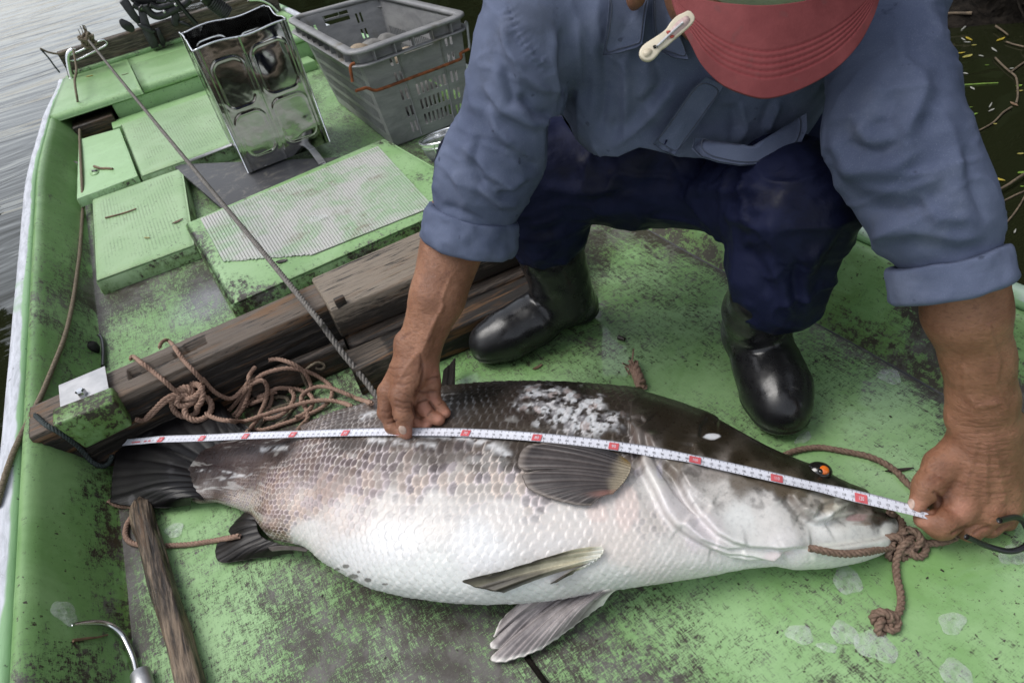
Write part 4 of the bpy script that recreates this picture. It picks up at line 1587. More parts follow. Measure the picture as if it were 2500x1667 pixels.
# --- where there are scales: everything behind the gill opening, small ones on the cheek
gill = [z3f(x, y) for x, y in ((215, 330), (262, 400), (300, 520), (318, 620), (350, 720), (420, 850), (490, 1000), (560, 1090), (690, 1180), (830, 1262), (950, 1330), (1080, 1345), (1250, 1340), (1330, 1290), (1420, 1262))]
gd, gp, gs = seg_dist(pf, gill)
topline = [z3f(x, y) for x, y in ((215, 330), (300, 190), (420, 100))]
tx = np.array([G(*p, .1) for p in gill[:2]])
ahead = (gs < 0)
gill_full = [(1660, 880), (1570, 960)] + gill + [(2050, 1330), (2300, 1300)]
gdf, _, gsf = seg_dist(pf, gill_full)
sgn = -gsf * gdf
body_side = smooth(4, -6, sgn) if np.mean(sgn[fl < 0.4]) < 0 else smooth(-4, 6, sgn)
scal = body_side.copy()
cheek = np.exp(-(((pf[:, 0] - 1760) / 110) ** 2 + ((pf[:, 1] - 1195) / 50) ** 2) ** 2) * (1 - body_side)
belly = smooth(np.pi * 0.62, np.pi * 0.80, PH)
hs = (np.clip(bt, -0.3, 1.0) * 0.0016 + 0.0009 * smooth(0.0, 0.12, bre)) * (0.55 + 0.45 * bid)
hsc = hs * np.clip(half[SS] / 0.36, 0.3, 1.1) * (1 - 0.25 * belly)
disp = hsc * scal
# --- colours (values of the skin itself)
keys = [(1100, 905, 36, 31, 27), (1300, 892, 38, 34, 30), (1500, 920, 36, 31, 25), (1650, 990, 38, 33, 24), (1800, 1055, 40, 36, 26), (1900, 1092, 34, 31, 25), (2000, 1150, 42, 38, 30), (1600, 960, 38, 34, 27), (1560, 1000, 40, 35, 27), (1620, 1030, 42, 37, 28), (1530, 960, 38, 33, 26), (1500, 990, 44, 39, 33), (1860, 1085, 36, 33, 25), (1940, 1112, 36, 33, 27), (1950, 1135, 40, 36, 28), (1750, 1030, 38, 34, 25), (1700, 1060, 44, 38, 28),
        (560, 1020, 52, 43, 42), (640, 1030, 58, 49, 47), (800, 1018, 78, 68, 62), (900, 1010, 92, 82, 76), (1000, 1000, 58, 50, 45), (1100, 960, 60, 53, 47), (1200, 1005, 72, 65, 58), (1200, 950, 58, 50, 45), (1400, 1020, 66, 58, 50), (1550, 1020, 48, 42, 32), (1400, 950, 50, 44, 38),
        (480, 1065, 44, 35, 35), (520, 1085, 58, 47, 46), (560, 1060, 72, 59, 57), (700, 1062, 122, 104, 98), (800, 1055, 132, 116, 110), (900, 1055, 140, 128, 121), (1000, 1042, 98, 89, 84), (1080, 1050, 112, 104, 99), (1180, 1040, 66, 58, 52),
        (430, 1115, 50, 41, 39), (480, 1110, 66, 54, 51), (550, 1110, 108, 92, 87), (440, 1085, 42, 34, 33), (650, 1120, 160, 137, 130), (750, 1120, 170, 150, 143), (850, 1110, 178, 162, 155), (950, 1100, 182, 171, 165), (1050, 1095, 188, 179, 173), (1150, 1120, 190, 182, 176), (1250, 1120, 186, 179, 173),
        (560, 1150, 178, 168, 158), (470, 1145, 92, 78, 72), (620, 1190, 170, 145, 131), (700, 1160, 190, 172, 163), (800, 1170, 212, 201, 195), (900, 1160, 216, 209, 203), (1000, 1165, 221, 216, 211), (1150, 1175, 224, 219, 215), (1300, 1190, 222, 216, 211), (1400, 1180, 224, 214, 208),
        (700, 1225, 226, 223, 219), (900, 1240, 238, 238, 238), (1100, 1245, 238, 238, 238), (1000, 1330, 233, 235, 232), (1300, 1280, 234, 231, 229), (800, 1290, 232, 232, 231), (1200, 1380, 232, 234, 231), (900, 1340, 232, 234, 231), (1400, 1340, 230, 231, 226),
        (600, 1220, 100, 82, 70), (640, 1235, 138, 119, 103), (590, 1190, 128, 108, 95), (600, 1243, 105, 88, 76),
        (1600, 1075, 165, 155, 147), (1650, 1085, 150, 140, 131), (1700, 1105, 118, 108, 96), (1720, 1085, 70, 62, 50), (1760, 1110, 92, 82, 70), (1650, 1125, 203, 197, 190), (1750, 1150, 200, 194, 188), (1800, 1118, 88, 78, 65), (1840, 1130, 110, 99, 82), (1860, 1150, 165, 157, 145), (1700, 1190, 232, 232, 229), (1900, 1205, 238, 238, 234), (1780, 1180, 226, 223, 219),
        (1920, 1160, 205, 200, 180), (1900, 1155, 150, 138, 118), (1990, 1180, 150, 134, 118), (2030, 1182, 66, 58, 48), (2010, 1172, 52, 47, 38), (2050, 1222, 228, 230, 223), (1980, 1215, 232, 232, 226), (1800, 1262, 236, 233, 231), (1900, 1292, 224, 229, 217), (2000, 1262, 230, 232, 224), (1700, 1300, 232, 232, 227), (1600, 1300, 231, 229, 224), (1500, 1200, 214, 206, 199), (1550, 1250, 228, 224, 219), (1430, 1250, 228, 219, 212),
        (1490, 1110, 226, 222, 218), (1540, 1160, 232, 226, 226), (1600, 1230, 238, 231, 233), (1500, 1060, 190, 180, 172), (1480, 1030, 120, 110, 104), (1550, 1060, 120, 110, 98), (1580, 1050, 60, 52, 42), (1450, 1140, 218, 211, 204)]
KC = np.array([(k[0] * VW, k[1] * VW) for k in keys])
KV = np.array([srgb(k[2], k[3], k[4], 1.0) for k in keys])
vis = (Nb @ np.array([-0.30, -0.73, 0.62])) > -0.35
col = np.tile(np.array(srgb(225, 226, 222)), (len(Vb), 1))
wob = np.stack([fbm(Vb * 70, 4, 71, .6), fbm(Vb * 70, 4, 72, .6)], 1) * 34
sc_ = np.where(pf[:, 0] < 1500, 1.0, 1.0)
iv = np.where(vis)[0]
for c0 in range(0, len(iv), 40000):
    ii = iv[c0:c0 + 40000]
    col[ii] = idw(pf[ii] + wob[ii] * .8, KC, KV, 4.4)
back = (~vis) & ((PH < 0.6) | (PH > 5.4))
col[back] = srgb(36, 32, 26)
lum = col.mean(1)
darkness = smooth(0.62, 0.12, lum)
# scale pigment: dark middles, pale rims on the flank
rim = smooth(0.20, 0.04, bre) * scal
cen_ = smooth(0.10, 0.45, bre) * scal
mid = smooth(0.02, 0.14, lum) * smooth(0.80, 0.55, lum)
fil = 0.5 + fbm(np.stack([bt * 3 + bid * 50, (cv - rj) * 9 + bid * 31, bid * 77], 1), 2, 66)
col = col * (1 - (0.34 * cen_ * mid * (0.3 + 1.0 * bid) * (0.5 + fil) + 0.10 * cen_ * darkness * bid)[:, None])
pale = np.array(srgb(236, 226, 218))
kr = ((0.58 * rim * mid * (1 + .5 * smooth(.35, .2, fl)) + 0.14 * rim * smooth(0.03, 0.12, lum)) * np.clip(0.5 + 3.2 * fbm(Vb * 22, 4, 67), 0.05, 1.6))[:, None]
kr = np.clip(kr, 0, .8)
kr *= (0.25 + 0.75 * smooth(0.02, 0.09, lum))[:, None]
col = col * (1 - kr) + pale * kr
col *= (1 - 0.14 * smooth(0.55, 0.8, lum) * rim)[:, None]
# lilac and salmon sheen of single scales
sh = (scal * smooth(0.05, 0.2, lum) * smooth(0.72, 0.4, lum))[:, None]
tint = np.where((bid > 0.62)[:, None], np.array([1.02, 0.96, 1.06]), np.where((bid > 0.3)[:, None], np.array([1.10, 0.98, 0.90]), np.array([0.93, 0.91, 0.88])))
col = col * (1 + sh * (tint - 1))
# white streaks along the tail and the shoulder
st1 = fbm(np.stack([ss_[SS] * 26, PH * 9, np.zeros(len(PH))], 1), 4, 81)
stk = 0.5 * smooth(0.13, 0.26, st1) * scal * smooth(0.5, 0.15, lum) * smooth(0.62, 0.5, fl)
col = col * (1 - 0.5 * stk[:, None]) + 0.5 * stk[:, None] * np.array(srgb(225, 222, 216))
for (line, w_, a_) in ((((1000, 1050), (1060, 1062), (1130, 1068), (1200, 1088), (1240, 1112)), 9, .8), (((905, 1075), (980, 1082), (1060, 1090)), 7, .7), (((480, 1148), (545, 1150), (600, 1163)), 3, .5), (((500, 1180), (560, 1165), (620, 1158)), 3, .4), (((640, 1098), (700, 1092)), 6, .7), (((885, 1020), (915, 1008)), 6, .8)):
    d_, _, _ = seg_dist(pf, line)
    k_ = (a_ * np.exp(-(d_ / w_) ** 2) * smooth(-0.18, 0.12, fbm(Vb * 120, 3, 83)))[:, None]
    col = col * (1 - k_) + k_ * np.array(srgb(226, 226, 228))
# the raw patch on the shoulder
wx, wy = pf[:, 0] - 1385, pf[:, 1] - 1005
ang = 0.28
rx, ry = wx * math.cos(ang) + wy * math.sin(ang), -wx * math.sin(ang) + wy * math.cos(ang)
wnd = smooth(1.25, 0.72, np.hypot(rx / 114, ry / 52) + 1.3 * fbm(Vb * 55, 3, 91))
wr = _hash((bid * 9999).astype(np.int64), np.zeros(len(bid), np.int64), np.zeros(len(bid), np.int64), 7)
chip = fbm(Vb * 150, 3, 92)
wcol = np.where((wr > 0.72)[:, None], np.array(srgb(226, 228, 232)), np.where((wr > 0.55)[:, None], np.array(srgb(184, 166, 162)), np.where((wr > 0.22)[:, None], np.array(srgb(138, 136, 140)), np.array(srgb(66, 61, 58)))))
ck1, ck2 = smooth(.04, .2, chip)[:, None], smooth(-.04, -.2, chip)[:, None]
wcol = wcol * (1 - ck1) + ck1 * np.array(srgb(222, 220, 222))
wcol = wcol * (1 - ck2) + ck2 * np.array(srgb(40, 36, 34))
wcol = wcol * (0.7 + 0.6 * smooth(.0, .3, bre))[:, None]
wk = (wnd * 0.64)[:, None]
col = col * (1 - wk) + wcol * wk
disp += wnd * (0.0022 * chip * 2 + 0.0018 * (wr - 0.4))
# creases and folds of the head: (polyline, height, width px, darkness of the line)
folds = [(gill, 0.0055, 5, .55), ([z3f(x, y) for x, y in ((250, 345), (330, 350), (360, 385))], 0.002, 3, .2),
         ([z3f(x, y) for x, y in ((340, 440), (430, 610), (560, 720), (600, 790), (650, 890), (740, 1030), (850, 1150), (960, 1205), (1080, 1236), (1300, 1246), (1500, 1246))], 0.0045, 4, .5),
         ([z3f(x, y) for x, y in ((380, 560), (450, 700), (560, 860), (680, 980), (760, 1050))], -0.002, 3, .25),
         ([z3f(x, y) for x, y in ((600, 1080), (740, 1190), (930, 1250), (1060, 1250))], 0.0025, 3, .3),
         ([z3f(x, y) for x, y in ((820, 1255), (940, 1290), (1100, 1300), (1250, 1330), (1330, 1290))], 0.002, 3, .3),
         ([z3f(x, y) for x, y in ((1345, 865), (1385, 920), (1450, 1000), (1510, 1045), (1560, 1066), (1620, 1052), (1700, 995), (1760, 960), (1830, 935), (1940, 930))], 0.004, 4, .45),
         ([z3f(x, y) for x, y in ((1440, 985), (1520, 1030), (1540, 1000), (1600, 945), (1720, 905), (1800, 890))], 0.002, 3, .1),
         ([z3f(x, y) for x, y in ((1620, 1062), (1720, 1022), (1830, 1008), (1960, 1028), (2080, 1066), (2120, 1085))], 0.003, 4, .3),
         ([z3f(x, y) for x, y in ((1500, 1240), (1640, 1238), (1800, 1215), (1950, 1190), (2080, 1160))], -0.003, 4, .35),
         ([z3f(x, y) for x, y in ((600, 650), (600, 740), (660, 840), (740, 900), (830, 960))], 0.002, 3, .15),
         ([z3f(x, y) for x, y in ((730, 480), (740, 400), (790, 345), (880, 350))], 0.0015, 3, .0),
         ([z3f(x, y) for x, y in ((700, 520), (690, 600), (640, 660))], 0.002, 3, .1)]
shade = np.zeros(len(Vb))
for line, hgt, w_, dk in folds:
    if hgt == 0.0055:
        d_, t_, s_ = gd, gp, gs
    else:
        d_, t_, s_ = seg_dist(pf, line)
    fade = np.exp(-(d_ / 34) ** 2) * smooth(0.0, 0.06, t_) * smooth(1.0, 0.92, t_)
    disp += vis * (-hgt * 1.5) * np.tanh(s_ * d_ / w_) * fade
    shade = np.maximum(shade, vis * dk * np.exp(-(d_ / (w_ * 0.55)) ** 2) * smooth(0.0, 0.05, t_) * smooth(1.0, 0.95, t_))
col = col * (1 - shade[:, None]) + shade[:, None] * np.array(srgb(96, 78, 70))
# small marks: cheek mottling, pink, vent, belly spots
mott = smooth(0.02, 0.16, fbm(Vb * 75, 4, 95)) * (1 - scal) * smooth(0.75, 0.45, lum) * smooth(0.05, 0.2, lum)
col *= (1 - 0.45 * mott)[:, None]
ck = cheek * smooth(0.30, 0.05, bre)
col *= (1 - 0.14 * ck)[:, None]
disp += cheek * hs * 0.25
spk = smooth(0.20, 0.27, fbm(Vb * 210, 2, 96)) * (1 - body_side) * smooth(0.3, 0.6, lum)
col *= (1 - 0.25 * spk)[:, None]


def blot(px_, py_, rx_, ry_, c, k=0.8, n=0.5):
    global col
    w_ = smooth(1.15, 0.75, np.hypot((pf[:, 0] - px_) / rx_, (pf[:, 1] - py_) / ry_) + n * fbm(Vb * 90, 3, 97)) * k * vis
    col = col * (1 - w_[:, None]) + w_[:, None] * np.array(srgb(*c))


blot(2098, 1260, 24, 8, (205, 150, 148), .6)
blot(2112, 1275, 26, 5, (130, 100, 70), .5)
blot(2165, 1252, 28, 14, (46, 42, 36), .85)
blot(1738, 1064, 21, 8, (232, 234, 238), .95, .8)
blot(1530, 1240, 30, 60, (232, 206, 198), .45)
blot(1460, 1252, 26, 26, (228, 202, 194), .4)
blot(1610, 1150, 10, 26, (200, 195, 214), .5)
blot(1900, 1355, 40, 10, (226, 205, 206), .45)
for (x, y, a_, b_) in ((1700, 1370, 11, 6), (1790, 1410, 7, 4), (1750, 1440, 15, 7), (1850, 1465, 12, 7), (1640, 1390, 8, 4), (1970, 1495, 10, 3)):
    q_ = z1f(x, y)
    blot(q_[0], q_[1], a_ * .8, b_ * .8, (70, 60, 50), .8, .9)
Vd = Vb + Nb * (disp * smooth(0, 0.02, fl) * smooth(1.0, 0.985, fl))[:, None]
gl_ = col.mean(1)[:, None]
col = gl_ + (col - gl_) * (1 - .32 * smooth(.05, .2, gl_) * smooth(.75, .5, gl_))
col = np.clip(col, 0.004, 0.9)
hi_ = smooth(.5, .8, col.mean(1))[:, None]
col = col * (1 - .20 * hi_) * (1 - .10 * hi_ * (rim + .5 * cen_ * bid)[:, None])


def m_fish():
    t = NT('fish_skin')
    c = t.attr('col', 0)
    n = t.noise(t.co(), 130, 4, 0.7)
    t.set(Base_Color=t.mix(0.22, c, t.mix(1.0, c, t.ramp(n, [(0.3, 0.6), (0.7, 1.3)]), 'MULTIPLY')), Roughness=t.remap(n, 0.3, 0.7, 0.22, 0.40))
    t.set(Coat_Weight=0.14)
    t.b.inputs['Specular IOR Level'].default_value = 0.32
    t.b.inputs['Coat Roughness'].default_value = 0.10
    t.b.inputs['Subsurface Weight'].default_value = 0.06
    t.b.inputs['Subsurface Radius'].default_value = (0.006, 0.004, 0.003)
    t.bump(n, 0.12, 0.001)
    return t.m


MAT['fish'] = m_fish()
fish = thing('big_fish', 'very large silver fish with dark back and white belly lying on the boat floor', 'fish', (fa[0] + fdir[0] * .5, fa[1] + fdir[1] * .5, 0))
part('body', Vd, Fb, MAT['fish'], fish, attrs=dict(col=col))


def m_fin():
    t = NT('fin_membrane')
    c = t.attr('col', 0)
    n = t.noise(t.co(), 150, 4, 0.7)
    t.set(Base_Color=t.mix(0.3, c, t.mix(1.0, c, t.ramp(n, [(0.3, 0.4), (0.7, 1.6)]), 'MULTIPLY')), Roughness=0.42)
    t.b.inputs['Specular IOR Level'].default_value = 0.18
    t.set(Coat_Weight=0.12)
    t.b.inputs['Coat Roughness'].default_value = 0.08
    t.bump(n, 0.15, 0.001)
    return t.m


MAT['fin'] = m_fin()


def fin(name, base, tip, zb, ztip, colf, rays=16, relief=0.0022, nu=150, nv=60, seed=1, sag=0.0, thick=0.0016, ragged=0.0, wave_=0.0):
    """fin spread between a base line and a tip line (source pixels), with raised rays"""
    b3 = np.array([[*G(p[0], p[1], (z if np.ndim(z) else z))[:3]] for p, z in zip(base, np.broadcast_to(zb, len(base)))])
    t3 = np.array([[*G(p[0], p[1], z)[:3]] for p, z in zip(tip, np.broadcast_to(ztip, len(tip)))])
    Bc, Tc = spline(b3, nu), spline(t3, nu)
    u = np.linspace(0, 1, nu)
    v = np.linspace(0, 1, nv)
    Uu, Vv = np.meshgrid(u, v, indexing='ij')
    end = 1 - ragged * (0.5 + fbm(np.stack([u * rays * 2.2, u * 0, u * 0 + seed], 1), 3, seed))
    VV_ = Vv * end[:, None]
    P = Bc[:, None] * (1 - VV_[..., None]) + Tc[:, None] * VV_[..., None]
    ph_ = Uu * rays
    branch = np.abs(np.sin(np.pi * ph_)) * (1 - Vv * 0.5) + np.abs(np.sin(2 * np.pi * ph_)) * Vv * 0.5
    h = relief * branch + sag * np.sin(np.pi * Vv) + wave_ * fbm(np.stack([Uu.ravel() * 4, Vv.ravel() * 1.2, np.full(Uu.size, seed * 1.7)], 1), 2, seed).reshape(Uu.shape) * np.sqrt(Vv)
    P[..., 2] += h
    P[..., 2] = np.maximum(P[..., 2], 0.003)
    V = P.reshape(-1, 3)
    n = len(V)
    F = grid_faces(nu, nv)
    V2 = V - np.array([0, 0, thick])
    sidef = []
    ring = [i * nv for i in range(nu)] + [(nu - 1) * nv + j for j in range(1, nv)] + [i * nv + nv - 1 for i in range(nu - 2, -1, -1)] + [j for j in range(nv - 2, 0, -1)]
    for a, b in zip(ring, ring[1:] + ring[:1]):
        sidef.append((a, b, n + b, n + a))
    Fa = np.vstack([F, F[:, ::-1] + n, np.array(sidef)])
    C = colf(Uu.ravel(), VV_.ravel(), branch.ravel(), fbm(V * np.array([40, 40, 40]), 3, seed + 3), PX(V))
    return part(name, np.vstack([V, V2]), Fa, MAT['fin'], fish, attrs=dict(col=np.vstack([C, C])))


def lerpc(k, a, b):
    return np.array(srgb(*a)) * (1 - k[:, None]) + np.array(srgb(*b)) * k[:, None]


def c_tail(u, v, r, n, p):
    c = lerpc(np.clip(r * 0.5 + n, 0, 1), (13, 12, 13), (27, 26, 28))
    k = smooth(0.18, 0.26, n) * smooth(.1, .4, v) * 0.2
    return c * (1 - k[:, None]) + k[:, None] * np.array(srgb(120, 118, 120))


tail_b = [(625, 1062), (575, 1080), (540, 1100), (505, 1122), (485, 1145), (480, 1170), (485, 1195), (500, 1222)]
tail_t = [(600, 1050), (575, 1026), (545, 990), (505, 953), (478, 958), (432, 972), (385, 998), (334, 1032), (312, 1060), (281, 1117), (268, 1165), (262, 1205), (270, 1226), (330, 1238), (400, 1243), (468, 1236)]
fin('tail_fin', tail_b, tail_t, .030, [.02, .02, .022, .025, .025, .025, .025, .025, .025, .02, .02, .02, .02, .016, .012, .01], c_tail, 15, 0.0011, 210, 80, 3, 0.010, ragged=0.05, wave_=0.035)


def c_black(u, v, r, n, p):
    return lerpc(np.clip(r * .7 + n * .5, 0, 1), (18, 16, 16), (42, 38, 36))


zr4 = zm(480, 760, .2041)
fin('dorsal_fin', [zr4(x, y) for x, y in ((1380, 1470), (1560, 1420), (1760, 1350), (1960, 1260), (2200, 1170), (2330, 1130))], [zr4(x, y) for x, y in ((1345, 1385), (1450, 1310), (1600, 1245), (1745, 1190), (1800, 1130), (1930, 1110), (2090, 1092), (2300, 1088))], .075, .04, c_black, 12, 0.002, 120, 24, 5, ragged=.12)
fin('dorsal_spine', [(1075, 962), (1095, 952), (1110, 948)], [(1082, 905), (1098, 890), (1112, 873)], .09, [.03, .03, .035], c_black, 2, 0.002, 40, 30, 6)
fin('anal_fin', [z1f(x, y) for x, y in ((1060, 1010), (1075, 1080), (1090, 1140), (1130, 1180), (1220, 1215), (1330, 1250))], [z1f(x, y) for x, y in ((1000, 1000), (905, 1085), (872, 1130), (880, 1160), (790, 1225), (775, 1290), (800, 1340), (900, 1340), (1100, 1310), (1330, 1275))], .028, .010, c_black, 9, 0.0012, 130, 50, 7, .004, ragged=.05, wave_=.012)


def c_anal2(u, v, r, n, p):
    return lerpc(np.clip(r * .6 + n + .2 * v, 0, 1), (110, 104, 100), (58, 53, 50))


fin('anal_spine', [z1f(x, y) for x, y in ((1430, 1245), (1435, 1258), (1420, 1270))], [z1f(x, y) for x, y in ((1160, 1238), (1158, 1250), (1180, 1268))], .034, .028, c_anal2, 3, 0.0014, 40, 60, 8, .004)


def c_pect(u, v, r, n, p):
    c = lerpc(np.clip(0.15 + 0.6 * r + 0.5 * n, 0, 1), (92, 85, 83), (42, 40, 42))
    top = smooth(0.34, 0.05, u)
    c = c * (1 - 0.75 * top[:, None]) + 0.75 * top[:, None] * np.array(srgb(30, 30, 34))
    b = smooth(0.20, 0.05, v)
    c = c * (1 - b[:, None]) + b[:, None] * np.array(srgb(140, 130, 112))
    b2 = smooth(0.18, 0.05, v) * smooth(.35, .1, u)
    c = c * (1 - b2[:, None]) + b2[:, None] * np.array(srgb(104, 84, 44))
    k = smooth(0.84, 0.97, u) * 0.5 * smooth(.75, .3, v)
    c = c * (1 - k[:, None]) + k[:, None] * np.array(srgb(172, 124, 112))
    e = smooth(0.90, 0.99, v) * 0.5
    return c * (1 - e[:, None]) + e[:, None] * np.array(srgb(150, 140, 132))


def surf_z(px_, py_, lift=0.004):
    """height of the fish flank seen at a pixel"""
    m = vis & (np.abs(pf[:, 0] - px_) < 9) & (np.abs(pf[:, 1] - py_) < 9)
    if not m.any():
        return lift
    k = np.argmin((pf[m, 0] - px_) ** 2 + (pf[m, 1] - py_) ** 2)
    return Vb[m][k, 2] + lift


pb = [z2f(x, y) for x, y in ((1760, 700), (1800, 735), (1800, 780), (1775, 830), (1735, 880), (1690, 925))]
pt_ = [z2f(x, y) for x, y in ((1560, 645), (1400, 618), (1260, 606), (1150, 622), (1105, 660), (1086, 710), (1084, 752), (1130, 775), (1240, 772), (1120, 805), (1122, 850), (1150, 895), (1230, 935), (1320, 965), (1400, 985), (1480, 1000), (1545, 1000))]
fin('pectoral_fin', pb, pt_, [surf_z(*p, .010) for p in pb], [surf_z(*p, .008) for p in pt_], c_pect, 16, 0.0012, 200, 80, 9, .006)


def c_pel(u, v, r, n, p):
    c = lerpc(np.clip(0.55 * r + 0.9 * n + .15, 0, 1), (176, 168, 166), (92, 86, 88))
    k = smooth(0.16, 0.02, v)
    c = c * (1 - k[:, None]) + k[:, None] * np.array(srgb(226, 222, 214))
    e = np.maximum(smooth(0.88, 0.99, u), 0.75 * smooth(0.93, 1.0, v))
    return c * (1 - e[:, None]) + e[:, None] * np.array(srgb(232, 228, 222))


def c_pel2(u, v, r, n, p):
    c = lerpc(np.clip(smooth(.2, .7, v) * .8 + .4 * r + .5 * n - .1, 0, 1), (190, 184, 160), (56, 52, 44))
    k = smooth(0.2, 0.02, v)
    c = c * (1 - k[:, None]) + k[:, None] * np.array(srgb(228, 226, 216))
    e = smooth(0.12, 0.02, u) * .7
    c = c * (1 - e[:, None]) + e[:, None] * np.array(srgb(206, 198, 168))
    k = smooth(.5, .62, u) * smooth(.85, .7, u) * .45
    return c * (1 - k[:, None]) + k[:, None] * np.array(srgb(168, 176, 186))


qb = [z7f(x, y) for x, y in ((1820, 135), (1860, 170), (1830, 230), (1740, 300), (1640, 350))]
qt = [z7f(x, y) for x, y in ((1500, 195), (1200, 280), (860, 385), (520, 466), (585, 500), (640, 525), (720, 545), (870, 572), (1000, 566), (1160, 545), (1400, 480), (1560, 390))]
fin('pelvic_fin', qb, qt, [surf_z(*p, .006) for p in qb], [surf_z(p[0], p[1], .010) for p in qt], c_pel2, 8, 0.0034, 160, 70, 10, .004)
qb = [z7f(x, y) for x, y in ((1420, 500), (1560, 520), (1720, 545), (1900, 545), (2040, 530))]
qt = [z7f(x, y) for x, y in ((1180, 600), (1090, 655), (960, 760), (900, 815), (860, 870), (830, 940), (802, 1002), (870, 985), (960, 960), (800, 1045), (772, 1085), (800, 1118), (870, 1108), (980, 1080), (800, 1175), (776, 1210), (800, 1238), (900, 1238), (1060, 1195), (1250, 1120), (1420, 1010), (1560, 905), (1700, 800), (1850, 690))]
fin('pelvic_fin', qb, qt, [max(.018, surf_z(*p, .004)) for p in qb], [.03, .028, .022, .018, .016, .014, .012, .011, .011, .010, .010, .010, .009, .009, .008, .008, .008, .008, .010, .012, .015, .018, .020, .022], c_pel, 15, 0.0034, 240, 80, 11, .010)

# eye
ek = np.argmin(np.where(vis, (pf[:, 0] - 2000) ** 2 + (pf[:, 1] - 1148) ** 2, 1e12))
ec = Vb[ek] + Nb[ek] * 0.001
R3 = np.stack([np.array([fdir[0], fdir[1], 0]), np.array([fnor[0], fnor[1], 0]), np.array([0, 0, 1.0])], 1)


def ball(c, r, R=None, n=36, m=24):
    th = np.linspace(0, np.pi, m)
    p_ = np.linspace(0, 2 * np.pi, n, endpoint=False)
    P_, T_ = np.meshgrid(p_, th, indexing='ij')
    S = np.stack([np.sin(T_) * np.cos(P_), np.sin(T_) * np.sin(P_), np.cos(T_)], -1).reshape(-1, 3) * np.array(r)
    if R is not None:
        S = S @ np.asarray(R).T
    return S + np.asarray(c), grid_faces(n, m, wrap_u=True)


MAT['eye_black'] = simple('eye_black', (0.010, 0.009, 0.008), 0.12, 0.0, 0.1, coat=0.8)
MAT['eye_orange'] = simple('eye_orange', (0.70, 0.155, 0.015), 0.15, 0.0, 0.15, 200, coat=0.9)
V, F = ball(ec - Nb[ek] * .0025, (.0165, .0135, .0115), R3)
eye = part('eye', V, F, MAT['eye_black'], fish)
vd_ = -ray(2010, 1147)
vd_ = vd_ / np.linalg.norm(vd_)
io = D(2010, 1147, 1.0) - np.array([0, 0, CAM_H])
io = io / np.linalg.norm(io)
idist = np.linalg.norm(ec - np.array([0, 0, CAM_H]))
ic = np.array([0, 0, CAM_H]) + io * (idist - 0.0062)
V, F = ball(ic, (.0072, .0070, .0050), R3)
part('iris', V, F, MAT['eye_orange'], eye)
V, F = ball(ic + vd_ * .0028 + np.array([-.004, .001, 0]), (.0032, .004, .0028), R3)
part('pupil', V, F, MAT['eye_black'], eye)

# ------------------------------------------------------------------ tape measure
MAT['tape'] = simple('tape_white', (0.70, 0.71, 0.78), 0.35, 0.0, 0.05, 60)
MAT['ink'] = simple('tape_ink', (0.035, 0.035, 0.045), 0.5, 0.0, 0.1)
MAT['ink_red'] = simple('tape_red', (0.60, 0.115, 0.13), 0.45, 0.0, 0.15, 100)
TP = spline(tape_pts, 400)
# clear the flank everywhere
from mathutils.bvhtree import BVHTree
bvh = BVHTree.FromPolygons([tuple(v) for v in Vd], [tuple(int(i) for i in f) for f in Fb])
tape_dir = np.gradient(TP, axis=0)
tape_dir /= np.linalg.norm(tape_dir, axis=1)[:, None]
TWID = 0.0155
tside = np.stack([-tape_dir[:, 1], tape_dir[:, 0], 0 * tape_dir[:, 0]], 1)
tside /= np.linalg.norm(tside, axis=1)[:, None]
tilt = np.zeros(len(TP))
hA, hB = np.zeros(len(TP)), np.zeros(len(TP))
for k, p in enumerate(TP):
    for s, arr in ((-1, hA), (1, hB)):
        q = p + tside[k] * s * TWID / 2
        hit = bvh.ray_cast(Vector((q[0], q[1], 0.6)), Vector((0, 0, -1)))
        arr[k] = hit[0].z if hit[0] is not None else 0.0
ker2 = np.hanning(31)
ker2 /= ker2.sum()
sm2 = lambda x: np.convolve(np.pad(x, 15, 'edge'), ker2, 'valid')
lean = np.clip(sm2(hB - hA), -0.006, 0.006) * smooth(0.1, .25, np.linspace(0, 1, len(TP))) * smooth(1.0, .9, np.linspace(0, 1, len(TP)))
tside = tside + np.stack([0 * lean, 0 * lean, lean / TWID], 1)
tside /= np.linalg.norm(tside, axis=1)[:, None]
tn_ = np.cross(tape_dir, tside)
tn_ *= np.sign(tn_[:, 2:3])
lift = np.maximum(0, np.maximum(hA, hB) + 0.0016 - TP[:, 2] + np.abs(lean) / 2)
TP = TP + np.stack([0 * lift, 0 * lift, sm2(lift)], 1)
TL = np.concatenate([[0], np.cumsum(np.linalg.norm(np.diff(TP, axis=0), axis=1))])
mark_u = np.interp(tape_marks, tape_marks, [TL[np.argmin(np.linalg.norm((TP - q)[:, :2], axis=1))] for q in tape_pts])


def on_tape(cm, across, up):
    """point of the tape at a centimetre mark; across in metres from the middle"""
    L = np.interp(cm, tape_marks, mark_u)
    f = lambda A: np.stack([np.interp(L, TL, A[:, k]) for k in range(3)], -1)
    return f(TP) + f(tside) * np.asarray(across)[..., None] + f(tn_) * np.asarray(up)[..., None]


tape = thing('tape_measure', 'white steel tape measure stretched over the fish from tail to snout', 'tape measure', tuple(TP[200] * np.array([1, 1, 0])))
cmv = np.linspace(0, 128, 300)
sec = [(-.5, .0006), (-.25, .0001), (0, 0), (.25, .0001), (.5, .0006)]
V = np.vstack([np.stack([on_tape(cmv, np.full(300, a * TWID), np.full(300, h + o)) for a, h in sec], 1).reshape(-1, 3) for o in (0, -.0005)])
F = grid_faces(300, 5)
part('tape_blade', V, np.vstack([F[:, ::-1], F + 1500]), MAT['tape'], tape)


